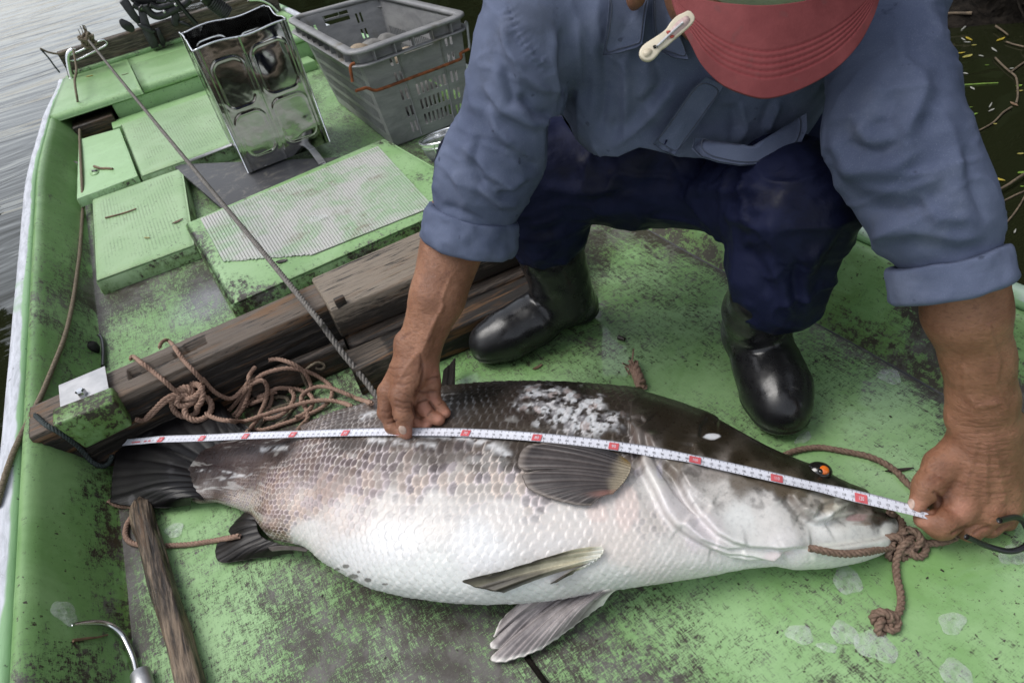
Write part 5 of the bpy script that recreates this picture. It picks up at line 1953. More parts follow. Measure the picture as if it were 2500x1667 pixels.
def tape_quad(c0, c1, a0, a1, h=.00075):
    return [tuple(on_tape(np.array([c])[0:1], np.array([a]), np.array([h + abs(a) / TWID * .0006]))[0]) for c, a in ((c0, a0), (c1, a0), (c1, a1), (c0, a1))]


V, F = [], []


def quad(lst_v, lst_f, q):
    n = len(lst_v)
    lst_v += q
    lst_f.append((n, n + 1, n + 2, n + 3))


for mm in range(3, 1281):
    L = .0045 if mm % 10 == 0 else (.0030 if mm % 5 == 0 else .0018)
    w = .018 if mm % 10 else .026
    quad(V, F, tape_quad(mm / 10 - w, mm / 10 + w, TWID * .5, TWID * .5 - L))
    if mm % 5 == 0:
        quad(V, F, tape_quad(mm / 10 - w, mm / 10 + w, -TWID * .5, -TWID * .5 + L * .6))
part('tick_marks', V, F, MAT['ink'], tape, smooth_=False, kind='stuff')
# numerals from Blender's own font, bent onto the blade
glyph = {}


def text_mesh(s):
    if s in glyph:
        return glyph[s]
    cu_ = bpy.data.curves.new('numeral', 'FONT')
    cu_.body = s
    cu_.align_x = 'CENTER'
    cu_.size = 1.0
    cu_.resolution_u = 3
    ob = bpy.data.objects.new('numeral', cu_)
    COL.objects.link(ob)
    dg = bpy.context.evaluated_depsgraph_get()
    me = ob.evaluated_get(dg).to_mesh()
    v = np.array([q.co[:2] for q in me.vertices])
    f = [tuple(p.vertices) for p in me.polygons]
    ob.evaluated_get(dg).to_mesh_clear()
    bpy.data.objects.remove(ob)
    bpy.data.curves.remove(cu_)
    glyph[s] = (v, f)
    return glyph[s]


nv, nf, rv, rf, tens = [], [], [], [], []
for cm_ in range(1, 129):
    txt = str(cm_)
    v, f = text_mesh(txt)
    big = cm_ % 10 == 0
    hgt = .0072 if big else .0050
    asp = 0.62 if len(txt) == 3 else 0.8
    x = cm_ + (v[:, 0]) * hgt * asp * 100.0
    y = (v[:, 1] - 0.34) * hgt - 0.0018
    P = on_tape(x, y, np.full(len(x), .0011 if not big else .0016))
    if big:
        tens.append(([], []))
    tv, tf = tens[-1] if big else (nv, nf)
    n = len(tv)
    tv += [tuple(p) for p in P]
    tf += [tuple(i + n for i in q) for q in f]
    if big:
        quad(rv, rf, tape_quad(cm_ - .62 if cm_ < 100 else cm_ - .72, cm_ + .62 if cm_ < 100 else cm_ + .72, TWID * .26, -TWID * .48, .0012))
part('numerals', nv, nf, MAT['ink'], tape, smooth_=False, kind='stuff')
for k in range(len(rv) // 4):
    part('ten_block', rv[4 * k:4 * k + 4], [(0, 1, 2, 3)], MAT['ink_red'], tape, smooth_=False)
for tv, tf in tens:
    part('ten_numeral', tv, tf, MAT['tape'], tape, smooth_=False)
quad_v, quad_f = [], []
for (a, b) in ((2.3, 2.9), (3.1, 4.6), (5.6, 6.3), (6.8, 7.4)):
    quad(quad_v, quad_f, tape_quad(a, b, -.001, -.004, .0011))
part('maker_print', quad_v, quad_f, MAT['ink_red'], tape, smooth_=False)
# black strap loop behind the hand
lp = spline([G(x, y, z) for x, y, z in ((2360, 1310, .05), (2410, 1332, .03), (2462, 1345, .02), (2500, 1335, .02), (2512, 1310, .02), (2500, 1275, .03), (2478, 1262, .045), (2440, 1270, .06))], 90)
part('wrist_strap', *tube(lp, .0036, 10), MAT['plastic_black'], tape)
# ------------------------------------------------------------------ the man
def Q(x, y, d):
    return D(x * VW, y * VW, d)


def rpx(half, d):
    """radius in metres of a half width given in (2352 wide) picture pixels at depth d"""
    return half * VW / FPX * d


man = thing('person', 'crouching man in blue work shirt, navy trousers, black boots and red cap', 'person', (0.60, 0.82, 0))


def m_skin():
    t = NT('tanned_skin')
    c = t.co()
    lo = t.noise(c, 22, 4, 0.6)
    n = t.noise(t.co(scale=(1, 1, 2.4)), 150, 5, 0.65, 0.6)
    w = t.voro(t.co(scale=(1, 1, 2.0)), 260, 'DISTANCE_TO_EDGE')
    col = t.mix(t.step(lo, 0.32, 0.68), (0.192, 0.082, 0.043), (0.305, 0.144, 0.082))
    col = t.mix(t.math('MULTIPLY', t.step(n, 0.5, 0.36), 0.45), col, (0.13, 0.05, 0.026))
    col = t.mix(t.math('MULTIPLY', t.step(t.noise(c, 75, 3, 0.6), 0.62, 0.72), 0.55), col, (0.15, 0.058, 0.034))
    col = t.mix(t.attr('pink'), col, (0.50, 0.225, 0.155))
    col = t.mix(t.attr('crease'), col, (0.12, 0.045, 0.025))
    t.set(Base_Color=col, Roughness=t.remap(n, 0.3, 0.7, 0.40, 0.60))
    t.b.inputs['Subsurface Weight'].default_value = 0.10
    t.b.inputs['Subsurface Radius'].default_value = (0.008, 0.003, 0.0015)
    t.bump(t.math('ADD', n, t.math('MULTIPLY', t.step(w, 0.0, 0.09), 0.12)), 0.75, 0.0018)
    return t.m


MAT['skin'] = m_skin()


def m_shirt():
    t = NT('blue_work_shirt')
    mp = t.t.nodes.new("ShaderNodeMapping")
    t.link(t.attr('weave', 1), mp.inputs['Vector'])
    mp.inputs['Scale'].default_value = (1.0, 0.35, 1.0)
    a = t.noise(mp.outputs[0], 1500, 2, 0.5)
    mp2 = t.t.nodes.new("ShaderNodeMapping")
    t.link(t.attr('weave', 1), mp2.inputs['Vector'])
    mp2.inputs['Scale'].default_value = (0.35, 1.0, 1.0)
    b = t.noise(mp2.outputs[0], 1500, 2, 0.5)
    k = t.math('MULTIPLY', t.math('ADD', t.math('SUBTRACT', a, 0.5), t.math('SUBTRACT', b, 0.5)), 1.6)
    lo = t.noise(t.co(), 5, 5, 0.6, 0.3)
    fade = t.noise(t.co(), 14, 5, 0.65)
    base = t.mix(t.step(lo, 0.35, 0.65), (0.071, 0.088, 0.144), (0.120, 0.143, 0.216))
    base = t.mix(t.math('MULTIPLY', t.step(fade, 0.5, 0.7), 0.4), base, (0.155, 0.178, 0.250))
    pale = t.mix(0.32, base, (0.26, 0.285, 0.37))
    col = t.mix(t.step(k, 0.05, 0.75), base, pale)
    col = t.mix(t.math('MULTIPLY', t.step(t.noise(t.co(), 42, 2, 0.5), 0.70, 0.74), 0.55), col, (0.025, 0.03, 0.045))
    col = t.mix(t.math('MULTIPLY', t.step(t.noise(t.co(), 9, 6, 0.7), 0.56, 0.68), 0.35), col, (0.075, 0.085, 0.11))
    t.set(Base_Color=col, Roughness=0.85)
    t.b.inputs['Specular IOR Level'].default_value = 0.12
    f = t.noise(t.co(), 30, 4, 0.6, 0.4)
    t.bump(t.math('ADD', t.math('MULTIPLY', k, 0.12), f), 0.35, 0.004)
    return t.m


MAT['shirt'] = m_shirt()


def m_trousers():
    t = NT('navy_wet_trousers')
    c = t.co()
    n = t.noise(c, 9, 5, 0.65, 0.4)
    f = t.noise(c, 60, 4, 0.6)
    wetk = t.step(n, 0.42, 0.6)
    col = t.mix(wetk, (0.010, 0.013, 0.038), (0.005, 0.0065, 0.020))
    t.set(Base_Color=col, Roughness=t.mix(wetk, (0.65, 0.65, 0.65), (0.42, 0.42, 0.42)))
    t.b.inputs['Specular IOR Level'].default_value = 0.13
    t.bump(t.math('ADD', t.noise(c, 14, 4, 0.55, 0.5), t.math('MULTIPLY', f, 0.1)), 0.5, 0.008)
    return t.m


MAT['trousers'] = m_trousers()


def m_boot():
    t = NT('wet_black_rubber')
    c = t.co()
    n = t.noise(c, 26, 5, 0.65)
    col = t.mix(t.step(t.noise(c, 55, 4, 0.7), 0.6, 0.75), (0.010, 0.010, 0.011), (0.045, 0.044, 0.042))
    t.set(Base_Color=col, Roughness=t.remap(n, 0.35, 0.65, 0.16, 0.42))
    t.bump(t.noise(c, 60, 4, 0.6), 0.12, 0.003)
    return t.m


MAT['boot'] = m_boot()


def m_cap():
    t = NT('faded_red_cap')
    c = t.co()
    lo = t.noise(c, 16, 5, 0.65)
    col = t.mix(t.step(lo, 0.35, 0.7), (0.142, 0.023, 0.025), (0.200, 0.041, 0.042))
    col = t.mix(t.math('MULTIPLY', t.step(t.noise(c, 62, 2, 0.5), 0.64, 0.72), 0.6), col, (0.13, 0.035, 0.035))
    col = t.mix(t.attr('stitch'), col, (0.20, 0.026, 0.030))
    t.set(Base_Color=col, Roughness=0.8)
    t.bump(t.noise(c, 420, 3, 0.6), 0.25, 0.001)
    return t.m


MAT['cap'] = m_cap()
MAT['crown'] = simple('pale_cap_crown', (0.44, 0.46, 0.37), 0.8, 0.0, 0.15, 30, 0.2)

# --- skin: core, then each forearm and hand in fine detail, joined in one body
core = SDF((0.20, 0.15, 0.10), (0.95, 1.10, 1.02), 0.006)
shR, shL = Q(1225, 70, .82), Q(2050, 45, .76)
neck = Q(1640, -150, .80)
headc = Q(1690, -85, .735)
hips = Q(1600, 330, 1.14)
chest = Q(1620, 40, .93)
core.cone(hips, chest, .08, .085, .05, flat=(RW[:, 2], .6))
core.cone(Q(1250, 40, .85), Q(1640, -60, .90), .035, .04, .02)
core.cone(Q(2020, 20, .78), Q(1640, -60, .90), .035, .04, .02)
core.cone(Q(1640, -60, .90), neck, .055, .05, .03)
core.cone(neck, headc, .055, .06, .03)
core.ellipsoid(headc, (.078, .088, .100), RW, .02)
core.ellipsoid(Q(1640, 40, .69), (.020, .016, .028), RW, .02)         # nose, under the brim
core.ellipsoid(Q(1462, -14, .735), (.012, .016, .026), RW, .006)      # ear
core.cone(shR, Q(1150, 350, .915), .045, .042, .02)
core.cone(shL, Q(2100, 450, .755), .045, .042, .02)
core.cone(Q(1150, 350, .915), Q(1080, 540, .975), .040, .042, .02)
core.cone(Q(2100, 450, .755), Q(2170, 620, .75), .042, .040, .02)
Vc, Fc = core.mesh()
Vc = relax(Vc, Fc, 3)

hz4 = zm(900, 550, .351)


def H4(x, y, d):
    p = hz4(x, y)
    return D(p[0], p[1], d)


def r4(r, d=1.03):
    return r * .351 / FPX * d


hb = float((G(*hz4(262, 1430), .140) - np.array([0, 0, CAM_H])) @ RW[:, 2])     # depth of the thumb tip on the tape
arm1 = SDF((0.0, 0.55, 0.08), (0.42, 0.95, 0.45), 0.0016)
B0 = hb
c_ = arm1.cone
c_(H4(625, 0, B0 - .004), H4(478, 500, B0 - .010), r4(232), r4(176), .012)
c_(H4(478, 500, B0 - .010), H4(350, 850, B0 + .005), r4(176), r4(138), .012, flat=None)
c_(H4(350, 850, B0 + .005), H4(285, 1010, B0 + .004), r4(138), r4(128), .012)
c_(H4(280, 930, B0 + .01), H4(142, 1150, B0 + .014), r4(88), r4(72), .010)       # index metacarpal
c_(H4(330, 930, B0 + .012), H4(250, 1190, B0 + .012), r4(95), r4(80), .010)      # middle of the palm
c_(H4(400, 930, B0 + .014), H4(440, 1110, B0 + .022), r4(82), r4(66), .010)      # heel of the hand
c_(H4(320, 980, B0 - .004), H4(235, 1190, B0 - .010), r4(92), r4(82), .010)      # ball of the thumb
arm1.chain([H4(232, 1190, B0 - .010), H4(238, 1310, B0 - .012), H4(258, 1440, B0 - .006)], [r4(80), r4(62), r4(45)], .006)
arm1.ellipsoid(H4(250, 1318, B0 - .012), (r4(66), r4(40), r4(50)), RW, .004)
arm1.chain([H4(128, 1160, B0 + .014), H4(122, 1300, B0 + .016), H4(165, 1400, B0 + .016), H4(282, 1472, B0 + .006)], [r4(66), r4(58), r4(50), r4(40)], .005)
arm1.chain([H4(300, 1180, B0 + .016), H4(305, 1300, B0 + .022), H4(345, 1385, B0 + .016), H4(402, 1392, B0 + .008)], [r4(66), r4(58), r4(48), r4(38)], .0015)
arm1.chain([H4(370, 1160, B0 + .020), H4(385, 1270, B0 + .014), H4(430, 1325, B0 + .008), H4(488, 1350, B0 + .004)], [r4(66), r4(62), r4(54), r4(44)], .0015)
arm1.chain([H4(440, 1130, B0 + .024), H4(455, 1225, B0 + .020), H4(500, 1265, B0 + .014), H4(535, 1305, B0 + .010)], [r4(58), r4(50), r4(44), r4(36)], .0015)
# tendons and the wrist bone
c_(H4(430, 680, B0 - .036), H4(355, 900, B0 - .024), r4(18), r4(16), .012)
c_(H4(475, 600, B0 - .036), H4(390, 880, B0 - .022), r4(16), r4(14), .012)
arm1.ellipsoid(H4(225, 820, B0 - .005), (r4(45), r4(60), r4(45)), RW, .012)
Va, Fa_ = arm1.mesh()
Va = relax(Va, Fa_, 2, .5)
Na = vnormals(Va, Fa_)
pa = PX(Va)
q4 = np.stack([(pa[:, 0] - 900) / .351, (pa[:, 1] - 550) / .351], 1)
cr = np.zeros(len(Va))
dsp = np.zeros(len(Va))
front = (Na @ RW[:, 2]) < 0.35
for line, a_, w_ in (([(170, 1215), (240, 1235), (310, 1225)], .0012, 9), ([(175, 1255), (240, 1275), (305, 1262)], .0010, 8), ([(195, 1290), (245, 1300), (300, 1290)], .0008, 7),
                     ([(85, 1285), (120, 1300), (160, 1290)], .0010, 8), ([(120, 1385), (170, 1370), (205, 1350)], .0014, 8), ([(100, 1340), (140, 1345), (180, 1325)], .0008, 7),
                     ([(330, 1240), (370, 1220), (420, 1205)], .0012, 8), ([(420, 1215), (450, 1260), (470, 1290)], .0016, 9), ([(405, 1330), (425, 1300), (450, 1280)], .0012, 7), ([(480, 1250), (500, 1235), (520, 1225)], .001, 7),
                     ([(310, 1140), (380, 1160), (490, 1150)], .0014, 9), ([(300, 1215), (315, 1290), (330, 1340)], .0018, 8), ([(370, 930), (380, 1020), (365, 1110), (310, 1210)], .0020, 12), ([(390, 1080), (440, 1060), (500, 1050)], .001, 8),
                     ([(230, 800), (260, 765), (300, 745)], .001, 12), ([(120, 980), (170, 1000), (250, 990)], .0008, 9), ([(150, 1050), (230, 1060), (310, 1030)], .0007, 9), ([(160, 1100), (240, 1110), (320, 1090)], .0007, 9),
                     ([(360, 880), (370, 960), (350, 1040)], .0012, 9), ([(200, 1160), (260, 1175), (300, 1200)], .0009, 8), ([(320, 1330), (350, 1340), (400, 1335)], .001, 7)):
    d_, t_, _ = seg_dist(q4, line)
    k_ = np.exp(-(d_ / w_) ** 2) * smooth(0, .15, t_) * smooth(1, .85, t_) * front
    dsp -= a_ * k_
    cr = np.maximum(cr, k_ * min(1, a_ / .0016) * .85)
for line, a_ in (([(520, 560), (440, 700), (400, 790)], .0016), ([(470, 640), (430, 760), (370, 880)], .0014), ([(330, 900), (250, 1010), (200, 1100)], .0010), ([(560, 380), (520, 480), (500, 600)], .0010)):
    d_, t_, _ = seg_dist(q4, line)
    dsp += a_ * np.exp(-(d_ / 14) ** 2) * front
dsp += 0.0010 * fbm(Va * 90, 3, 5) + 0.0006 * fbm(Va * np.array([220, 220, 420]), 2, 6)
Va = Va + Na * dsp[:, None]
pk = np.zeros(len(Va))
for (x, y, s_) in ((265, 1440, 50), (405, 1390, 60), (490, 1345, 55), (540, 1300, 45), (390, 1270, 60), (280, 1475, 45), (450, 1220, 50), (340, 1380, 40), (440, 1020, 70)):
    pk = np.maximum(pk, np.exp(-((q4[:, 0] - x) ** 2 + (q4[:, 1] - y) ** 2) / s_ ** 2) * .65)
pk *= (1 - cr)

hz5 = zm(2100, 650, .4464)


def H5(x, y, d):
    p = hz5(x, y)
    return D(p[0], p[1], d)


hb2 = float((G(*hz5(285, 1305), .070) - np.array([0, 0, CAM_H])) @ RW[:, 2])


def r5(r, d=None):
    return r * .4464 / FPX * (d or hb2)


B1 = hb2
arm2 = SDF((0.46, 0.10, 0.0), (0.86, 0.50, 0.45), 0.0016)
c_ = arm2.cone
c_(H5(565, 60, B1 - .075), H5(577, 250, B1 - .060), r5(212, B1 - .07), r5(206, B1 - .06), .012)
c_(H5(577, 250, B1 - .060), H5(640, 500, B1 - .035), r5(206, B1 - .06), r5(168, B1 - .035), .012)
c_(H5(640, 500, B1 - .035), H5(668, 720, B1 - .015), r5(168, B1 - .035), r5(163), .012)
c_(H5(668, 720, B1 - .015), H5(682, 860, B1 - .005), r5(163), r5(172), .012, flat=(RW[:, 2], .8))
fz = (RW[:, 2], .75)
c_(H5(640, 900, B1), H5(555, 1290, B1 + .010), r5(130), r5(98), .012)
c_(H5(690, 900, B1), H5(690, 1320, B1 + .012), r5(130), r5(96), .012)
c_(H5(735, 900, B1 + .004), H5(788, 1300, B1 + .016), r5(120), r5(86), .012)
c_(H5(760, 900, B1 + .008), H5(828, 1290, B1 + .022), r5(100), r5(58), .012)
for (x, y, s_) in ((556, 1330, 74), (695, 1362, 74), (790, 1345, 62)):
    arm2.ellipsoid(H5(x, y, B1 - .002 + (x - 556) * .00003), (r5(s_), r5(s_ * .9), r5(s_ * .8)), RW, .010)
arm2.ellipsoid(H5(845, 850, B1 - .002), (r5(50), r5(60), r5(50)), RW, .012)
arm2.ellipsoid(H5(520, 830, B1 - .004), (r5(45), r5(60), r5(50)), RW, .012)
arm2.chain([H5(555, 1000, B1 + .012), H5(445, 1090, B1 + .010), H5(372, 1200, B1 + .004), H5(310, 1305, B1 + .006)], [r5(105), r5(88), r5(74), r5(46)], .008)
c_(H5(500, 1120, B1 + .022), H5(450, 1300, B1 + .018), r5(95), r5(80), .008)
arm2.chain([H5(548, 1330, B1 + .012), H5(440, 1410, B1 - .002), H5(345, 1385, B1 + .004)], [r5(92), r5(82), r5(50)], .005)
arm2.chain([H5(690, 1360, B1 + .014), H5(600, 1445, B1 + .010), H5(520, 1430, B1 + .026)], [r5(86), r5(62), r5(50)], .002)
arm2.chain([H5(788, 1345, B1 + .018), H5(705, 1425, B1 + .014), H5(620, 1430, B1 + .032)], [r5(76), r5(58), r5(48)], .002)
arm2.chain([H5(835, 1310, B1 + .024), H5(800, 1395, B1 + .020), H5(720, 1410, B1 + .036)], [r5(58), r5(50), r5(42)], .002)
Vg, Fg = arm2.mesh()
Vg = relax(Vg, Fg, 2, .5)
Ng = vnormals(Vg, Fg)
pg = PX(Vg)
q5 = np.stack([(pg[:, 0] - 2100) / .4464, (pg[:, 1] - 650) / .4464], 1)
cr2 = np.zeros(len(Vg))
ds2 = np.zeros(len(Vg))
front = (Ng @ RW[:, 2]) < 0.35
lines5 = [([(430, 1240), (440, 1290), (400, 1345), (320, 1350)], .0030, 10), ([(490, 1470), (540, 1440), (600, 1420)], .0022, 9), ([(610, 1470), (650, 1440), (720, 1420)], .0018, 9), ([(740, 1445), (780, 1420), (850, 1400)], .0016, 9),
          ([(395, 1230), (430, 1250), (445, 1290)], .0022, 10)]
rr5 = np.random.default_rng(5)
for k in range(26):
    y = 840 + k * 17 + rr5.uniform(-5, 5)
    x0_ = 500 + rr5.uniform(0, 130)
    lines5.append(([(x0_, y + rr5.uniform(-14, 6)), (x0_ + 110, y + 8), (x0_ + 210 + rr5.uniform(0, 60), y - 4), ], .0004 + .0005 * rr5.random(), 6))
for k in range(9):
    x = 420 + rr5.uniform(-60, 120)
    y = 1080 + k * 16
    lines5.append(([(x, y + 20), (x + 50, y), (x + 90, y + 14)], .0007, 6))
for line, a_, w_ in lines5:
    d_, t_, _ = seg_dist(q5, line)
    k_ = np.exp(-(d_ / w_) ** 2) * smooth(0, .15, t_) * smooth(1, .85, t_) * front
    ds2 -= a_ * k_
    cr2 = np.maximum(cr2, k_ * min(1, a_ / .0022) * .8)
for line, a_ in (([(560, 1250), (600, 1100), (640, 960)], .0014), ([(690, 1280), (690, 1130), (690, 980)], .0014), ([(790, 1270), (760, 1120), (730, 980)], .0012), ([(700, 330), (760, 520), (740, 640), (800, 780)], .0016), ([(570, 560), (580, 700), (640, 770), (740, 750)], .0016)):
    d_, t_, _ = seg_dist(q5, line)
    ds2 += a_ * np.exp(-(d_ / 17) ** 2) * front
ds2 += 0.0012 * fbm(Vg * 80, 3, 15) + 0.0006 * fbm(Vg * np.array([200, 200, 420]), 2, 16)
Vg = Vg + Ng * ds2[:, None]
pk2 = np.zeros(len(Vg))
for (x, y, s_) in ((295, 1310, 45), (340, 1390, 50), (560, 1340, 60)):
    pk2 = np.maximum(pk2, np.exp(-((q5[:, 0] - x) ** 2 + (q5[:, 1] - y) ** 2) / s_ ** 2) * .45)
nb1, nb2 = len(Vc), len(Vc) + len(Va)
VB = np.vstack([Vc, Va, Vg])
FB = np.vstack([Fc, Fa_ + nb1, Fg + nb2])
body = part('body', VB, FB, MAT['skin'], man, attrs=dict(crease=np.concatenate([np.zeros(nb1), cr, cr2]), pink=np.concatenate([np.zeros(nb1), pk, pk2])))
MAT['nail'] = simple('finger_nail', (0.46, 0.33, 0.27), 0.32, 0.0, 0.2, 120)


def on_body(px_, py_, Vs_, Ns_, ps_):
    f = (Ns_ @ RW[:, 2]) < 0
    k = np.argmin(np.where(f, (ps_[:, 0] - px_) ** 2 + (ps_[:, 1] - py_) ** 2, 1e12))
    return Vs_[k], Ns_[k]


def nail(c, n, along, l, w):
    along = along - n * (along @ n)
    along /= np.linalg.norm(along)
    s = np.cross(n, along)
    R = np.stack([s, along, n], 1)
    V, F = ball(c - n * .0008, (w, l, .0022), R, 20, 12)
    part('nail', V, F, MAT['nail'], body)


p_, n_ = on_body(*hz4(236, 1425), Va, Na, pa)
nail(p_, n_, H4(258, 1440, 1) - H4(238, 1310, 1), .0078, .0058)
p_, n_ = on_body(*hz5(275, 1300), Vg, Ng, pg)
nail(p_, n_, H5(300, 1310, 1) - H5(372, 1200, 1), .0075, .0055)

# --- shirt
sh = SDF((0.15, 0.15, 0.20), (1.05, 1.15, 0.86), 0.0036)
tn0 = np.array([-.6, -.8, .0])
sh.cone(Q(1500, 20, .86), Q(1470, 215, .945), .112, .105, .05, flat=(RW[:, 2], .62))
sh.cone(Q(1720, 40, .86), Q(1650, 235, .955), .120, .110, .05, flat=(RW[:, 2], .62))
sh.cone(Q(1400, 60, .86), Q(1385, 240, .935), .055, .040, .04)
sh.cone(Q(1850, 60, .84), Q(1800, 230, .94), .06, .05, .04)
sh.cone(Q(1500, 60, .92), Q(1560, 260, 1.06), .13, .13, .05)
sh.cone(Q(1235, 45, .83), Q(1420, 0, .84), .058, .07, .04)
sh.cone(Q(2030, 30, .77), Q(1850, 0, .82), .058, .07, .04)
sR = [(1206, 30, .815, 92), (1190, 160, .845, 98), (1166, 300, .89, 103), (1114, 400, .925, 102), (1096, 455, .945, 98)]
P_ = [Q(a, b, d) for a, b, d, h in sR]
R_ = [rpx(h, d) for a, b, d, h in sR]
sh.chain(P_, R_, .035)
sL = [(2046, 20, .76, 92), (2038, 150, .745, 110), (2048, 300, .735, 132), (2106, 430, .735, 124), (2150, 510, .738, 108), (2170, 550, .742, 100)]
P2 = [Q(a, b, d) for a, b, d, h in sL]
R2_ = [rpx(h, d) for a, b, d, h in sL]
sh.chain(P2, R2_, .035)
# trim: open the sleeve ends below the cuffs
Vs, Fs = sh.mesh()
Vs = relax(Vs, Fs, 4, .5)
Ns = vnormals(Vs, Fs)
pv = PX(Vs) / VW
folds_s = [([(1150, 40), (1163, 110), (1200, 175), (1272, 222)], 7, 13), ([(1108, 190), (1155, 255), (1245, 300)], 6, 13), ([(1120, 235), (1142, 300), (1205, 362)], 6, 14), ([(1190, 215), (1230, 262), (1275, 268)], -6, 12), ([(1065, 330), (1120, 398), (1195, 440)], 6, 14),
           ([(1095, 425), (1150, 470), (1200, 470)], 5, 11), ([(1040, 390), (1075, 480)], 4, 13), ([(1165, 330), (1215, 380), (1240, 380)], -5, 12), ([(1100, 300), (1090, 380), (1120, 440)], -4, 13), ([(1180, 60), (1225, 130), (1262, 158)], 4, 7),
           ([(1150, 150), (1180, 230), (1230, 245)], -5, 12), ([(1130, 440), (1180, 425), (1210, 405)], 5, 9), ([(1010, 470), (1060, 490), (1120, 510)], -4, 9),
           ([(1945, 240), (1995, 325), (2070, 322), (2118, 220), (2112, 120)], 9, 20), ([(1890, 300), (1960, 390), (2060, 380), (2140, 330)], 8, 18), ([(1920, 330), (2020, 350), (2085, 310)], -8, 20), ([(2150, 230), (2190, 330), (2205, 430)], 6, 16), ([(1950, 430), (2070, 440), (2185, 400)], 7, 17),
           ([(1995, 540), (2100, 530), (2200, 548), (2275, 540)], 6, 14), ([(1980, 490), (2080, 490), (2180, 470)], -6, 16), ([(2215, 330), (2235, 430), (2270, 520)], -5, 14), ([(2060, 200), (2040, 280), (1980, 300)], -7, 18), ([(2110, 440), (2150, 500), (2230, 500)], 5, 12), ([(2080, 60), (2100, 140), (2128, 170)], -5, 12),
           ([(1325, 30), (1332, 180), (1330, 340)], 5, 14), ([(1432, 125), (1440, 230), (1430, 330)], 4, 12), ([(1560, 180), (1480, 280), (1400, 345)], 6, 16), ([(1385, 60), (1390, 200), (1375, 320)], -5, 14), ([(1500, 120), (1520, 200), (1480, 250)], -5, 14), ([(1700, 230), (1710, 290), (1690, 330)], 5, 12), ([(1790, 230), (1760, 300)], 5, 10), ([(1290, 60), (1290, 160), (1300, 230)], -6, 10)]
dz = np.zeros(len(Vs))
fr_ = smooth(0.35, -0.1, Ns @ RW[:, 2])
for line, a_, w_ in folds_s:
    d_, t_, s_ = seg_dist(pv, line)
    # a soft ridge, steeper on one side
    dd = d_ * s_
    w_ = w_ * (1.0 if line[0][0] < 1880 else 1.35)
    prof_ = np.exp(-(np.abs(dd) / w_) ** 1.3) - 0.6 * np.exp(-((dd - 1.5 * w_) / (1.2 * w_)) ** 2)
    dz += a_ * (.0013 if line[0][0] < 1880 else .0009) * prof_ * smooth(-0.02, .2, t_) * smooth(1.02, .8, t_) * fr_
dz += 0.006 * fbm(Vs * np.array([9, 9, 14]), 3, 41)
# sharp little creases running mostly across the arms and down the front
for (A_, B_, m_) in ((P_[0], P_[-1], pv[:, 0] < 1275), (P2[1], P2[-1], pv[:, 0] > 1890), (Q(1500, 20, .86), Q(1560, 340, .95), (pv[:, 0] >= 1275) & (pv[:, 0] <= 1890))):
    ax_ = (np.asarray(B_) - A_) / np.linalg.norm(np.asarray(B_) - A_)
    al_ = Vs @ ax_
    pr_ = Vs - al_[:, None] * ax_
    tor_ = m_.sum() and (A_[0] == Q(1500, 20, .86)[0])
    co_ = pr_ * (16 if tor_ else 7) + (al_ * (4 if tor_ else 20))[:, None] * ax_ + 3 * pr_[:, [1, 2, 0]]
    rg = 1 - 2 * np.abs(fbm(co_, 2, 43)) * 2
    rg2 = 1 - 2 * np.abs(fbm(co_ * 2.1 + 5, 2, 44)) * 2
    msk = smooth(-.08, .1, fbm(Vs * 7, 2, 45))
    dz += np.where(m_, (.0055 * (np.clip(rg, 0, 1) ** 3 - .3) * msk + .0022 * (np.clip(rg2, 0, 1) ** 3 - .3)), 0)
# puckered shoulder seams
for line in ([(1165, 20), (1190, 75), (1232, 132), (1262, 165)], [(2018, 40), (2060, 10)]):
    d_, t_, s_ = seg_dist(pv, line)
    dz += fr_ * np.exp(-(d_ / 16) ** 2) * 0.0016 * np.sin(t_ * 70) - fr_ * .002 * np.exp(-(d_ / 4) ** 2)
Vs = Vs + Ns * dz[:, None]
weave = np.zeros((len(Vs), 3))
armR, armL = pv[:, 0] < 1275, pv[:, 0] > 1890


def cyl_uv(V, A, B):
    A, B = np.asarray(A), np.asarray(B)
    t = (B - A) / np.linalg.norm(B - A)
    s = np.cross(t, [0, 0, 1.0])
    s /= np.linalg.norm(s)
    u = np.cross(s, t)
    d = V - A
    an = np.arctan2(d @ u, d @ s)
    return np.stack([d @ t, an * 0.06, 0 * an], 1)


weave[:] = np.stack([(Vs @ RW[:, 0]), (Vs @ RW[:, 1]), 0 * Vs[:, 0]], 1)
weave[armR] = cyl_uv(Vs, P_[0], P_[-1])[armR]
weave[armL] = cyl_uv(Vs, P2[1], P2[-1])[armL]
# hem of the shirt front and open sleeve ends: keep only cloth above the hem
hem = [(1200, 300), (1288, 262), (1318, 320), (1345, 354), (1420, 360), (1470, 338), (1510, 348), (1560, 360), (1600, 362), (1660, 368), (1760, 372), (1840, 320), (1875, 300), (1900, 420)]
keep = np.ones(len(Vs), bool)
tors = (pv[:, 0] > 1255) & (pv[:, 0] < 1880)
hy = np.interp(pv[:, 0], [h[0] for h in hem], [h[1] for h in hem])
keep &= ~(tors & (pv[:, 1] > hy) & (pv[:, 1] < 700))
fk = keep[Fs].any(1)
edge_v = np.zeros(len(Vs), bool)
edge_v[Fs[fk].ravel()] = True
edge_v &= ~keep
dd_ = (Vs - np.array([0, 0, CAM_H])) @ RW[:, 2]
Vs[edge_v] += ((hy - pv[:, 1])[:, None] * VW * dd_[:, None] / FPX * RW[:, 1])[edge_v]
shirt = part('shirt', Vs, Fs[fk], MAT['shirt'], man, attrs=dict(weave=weave))


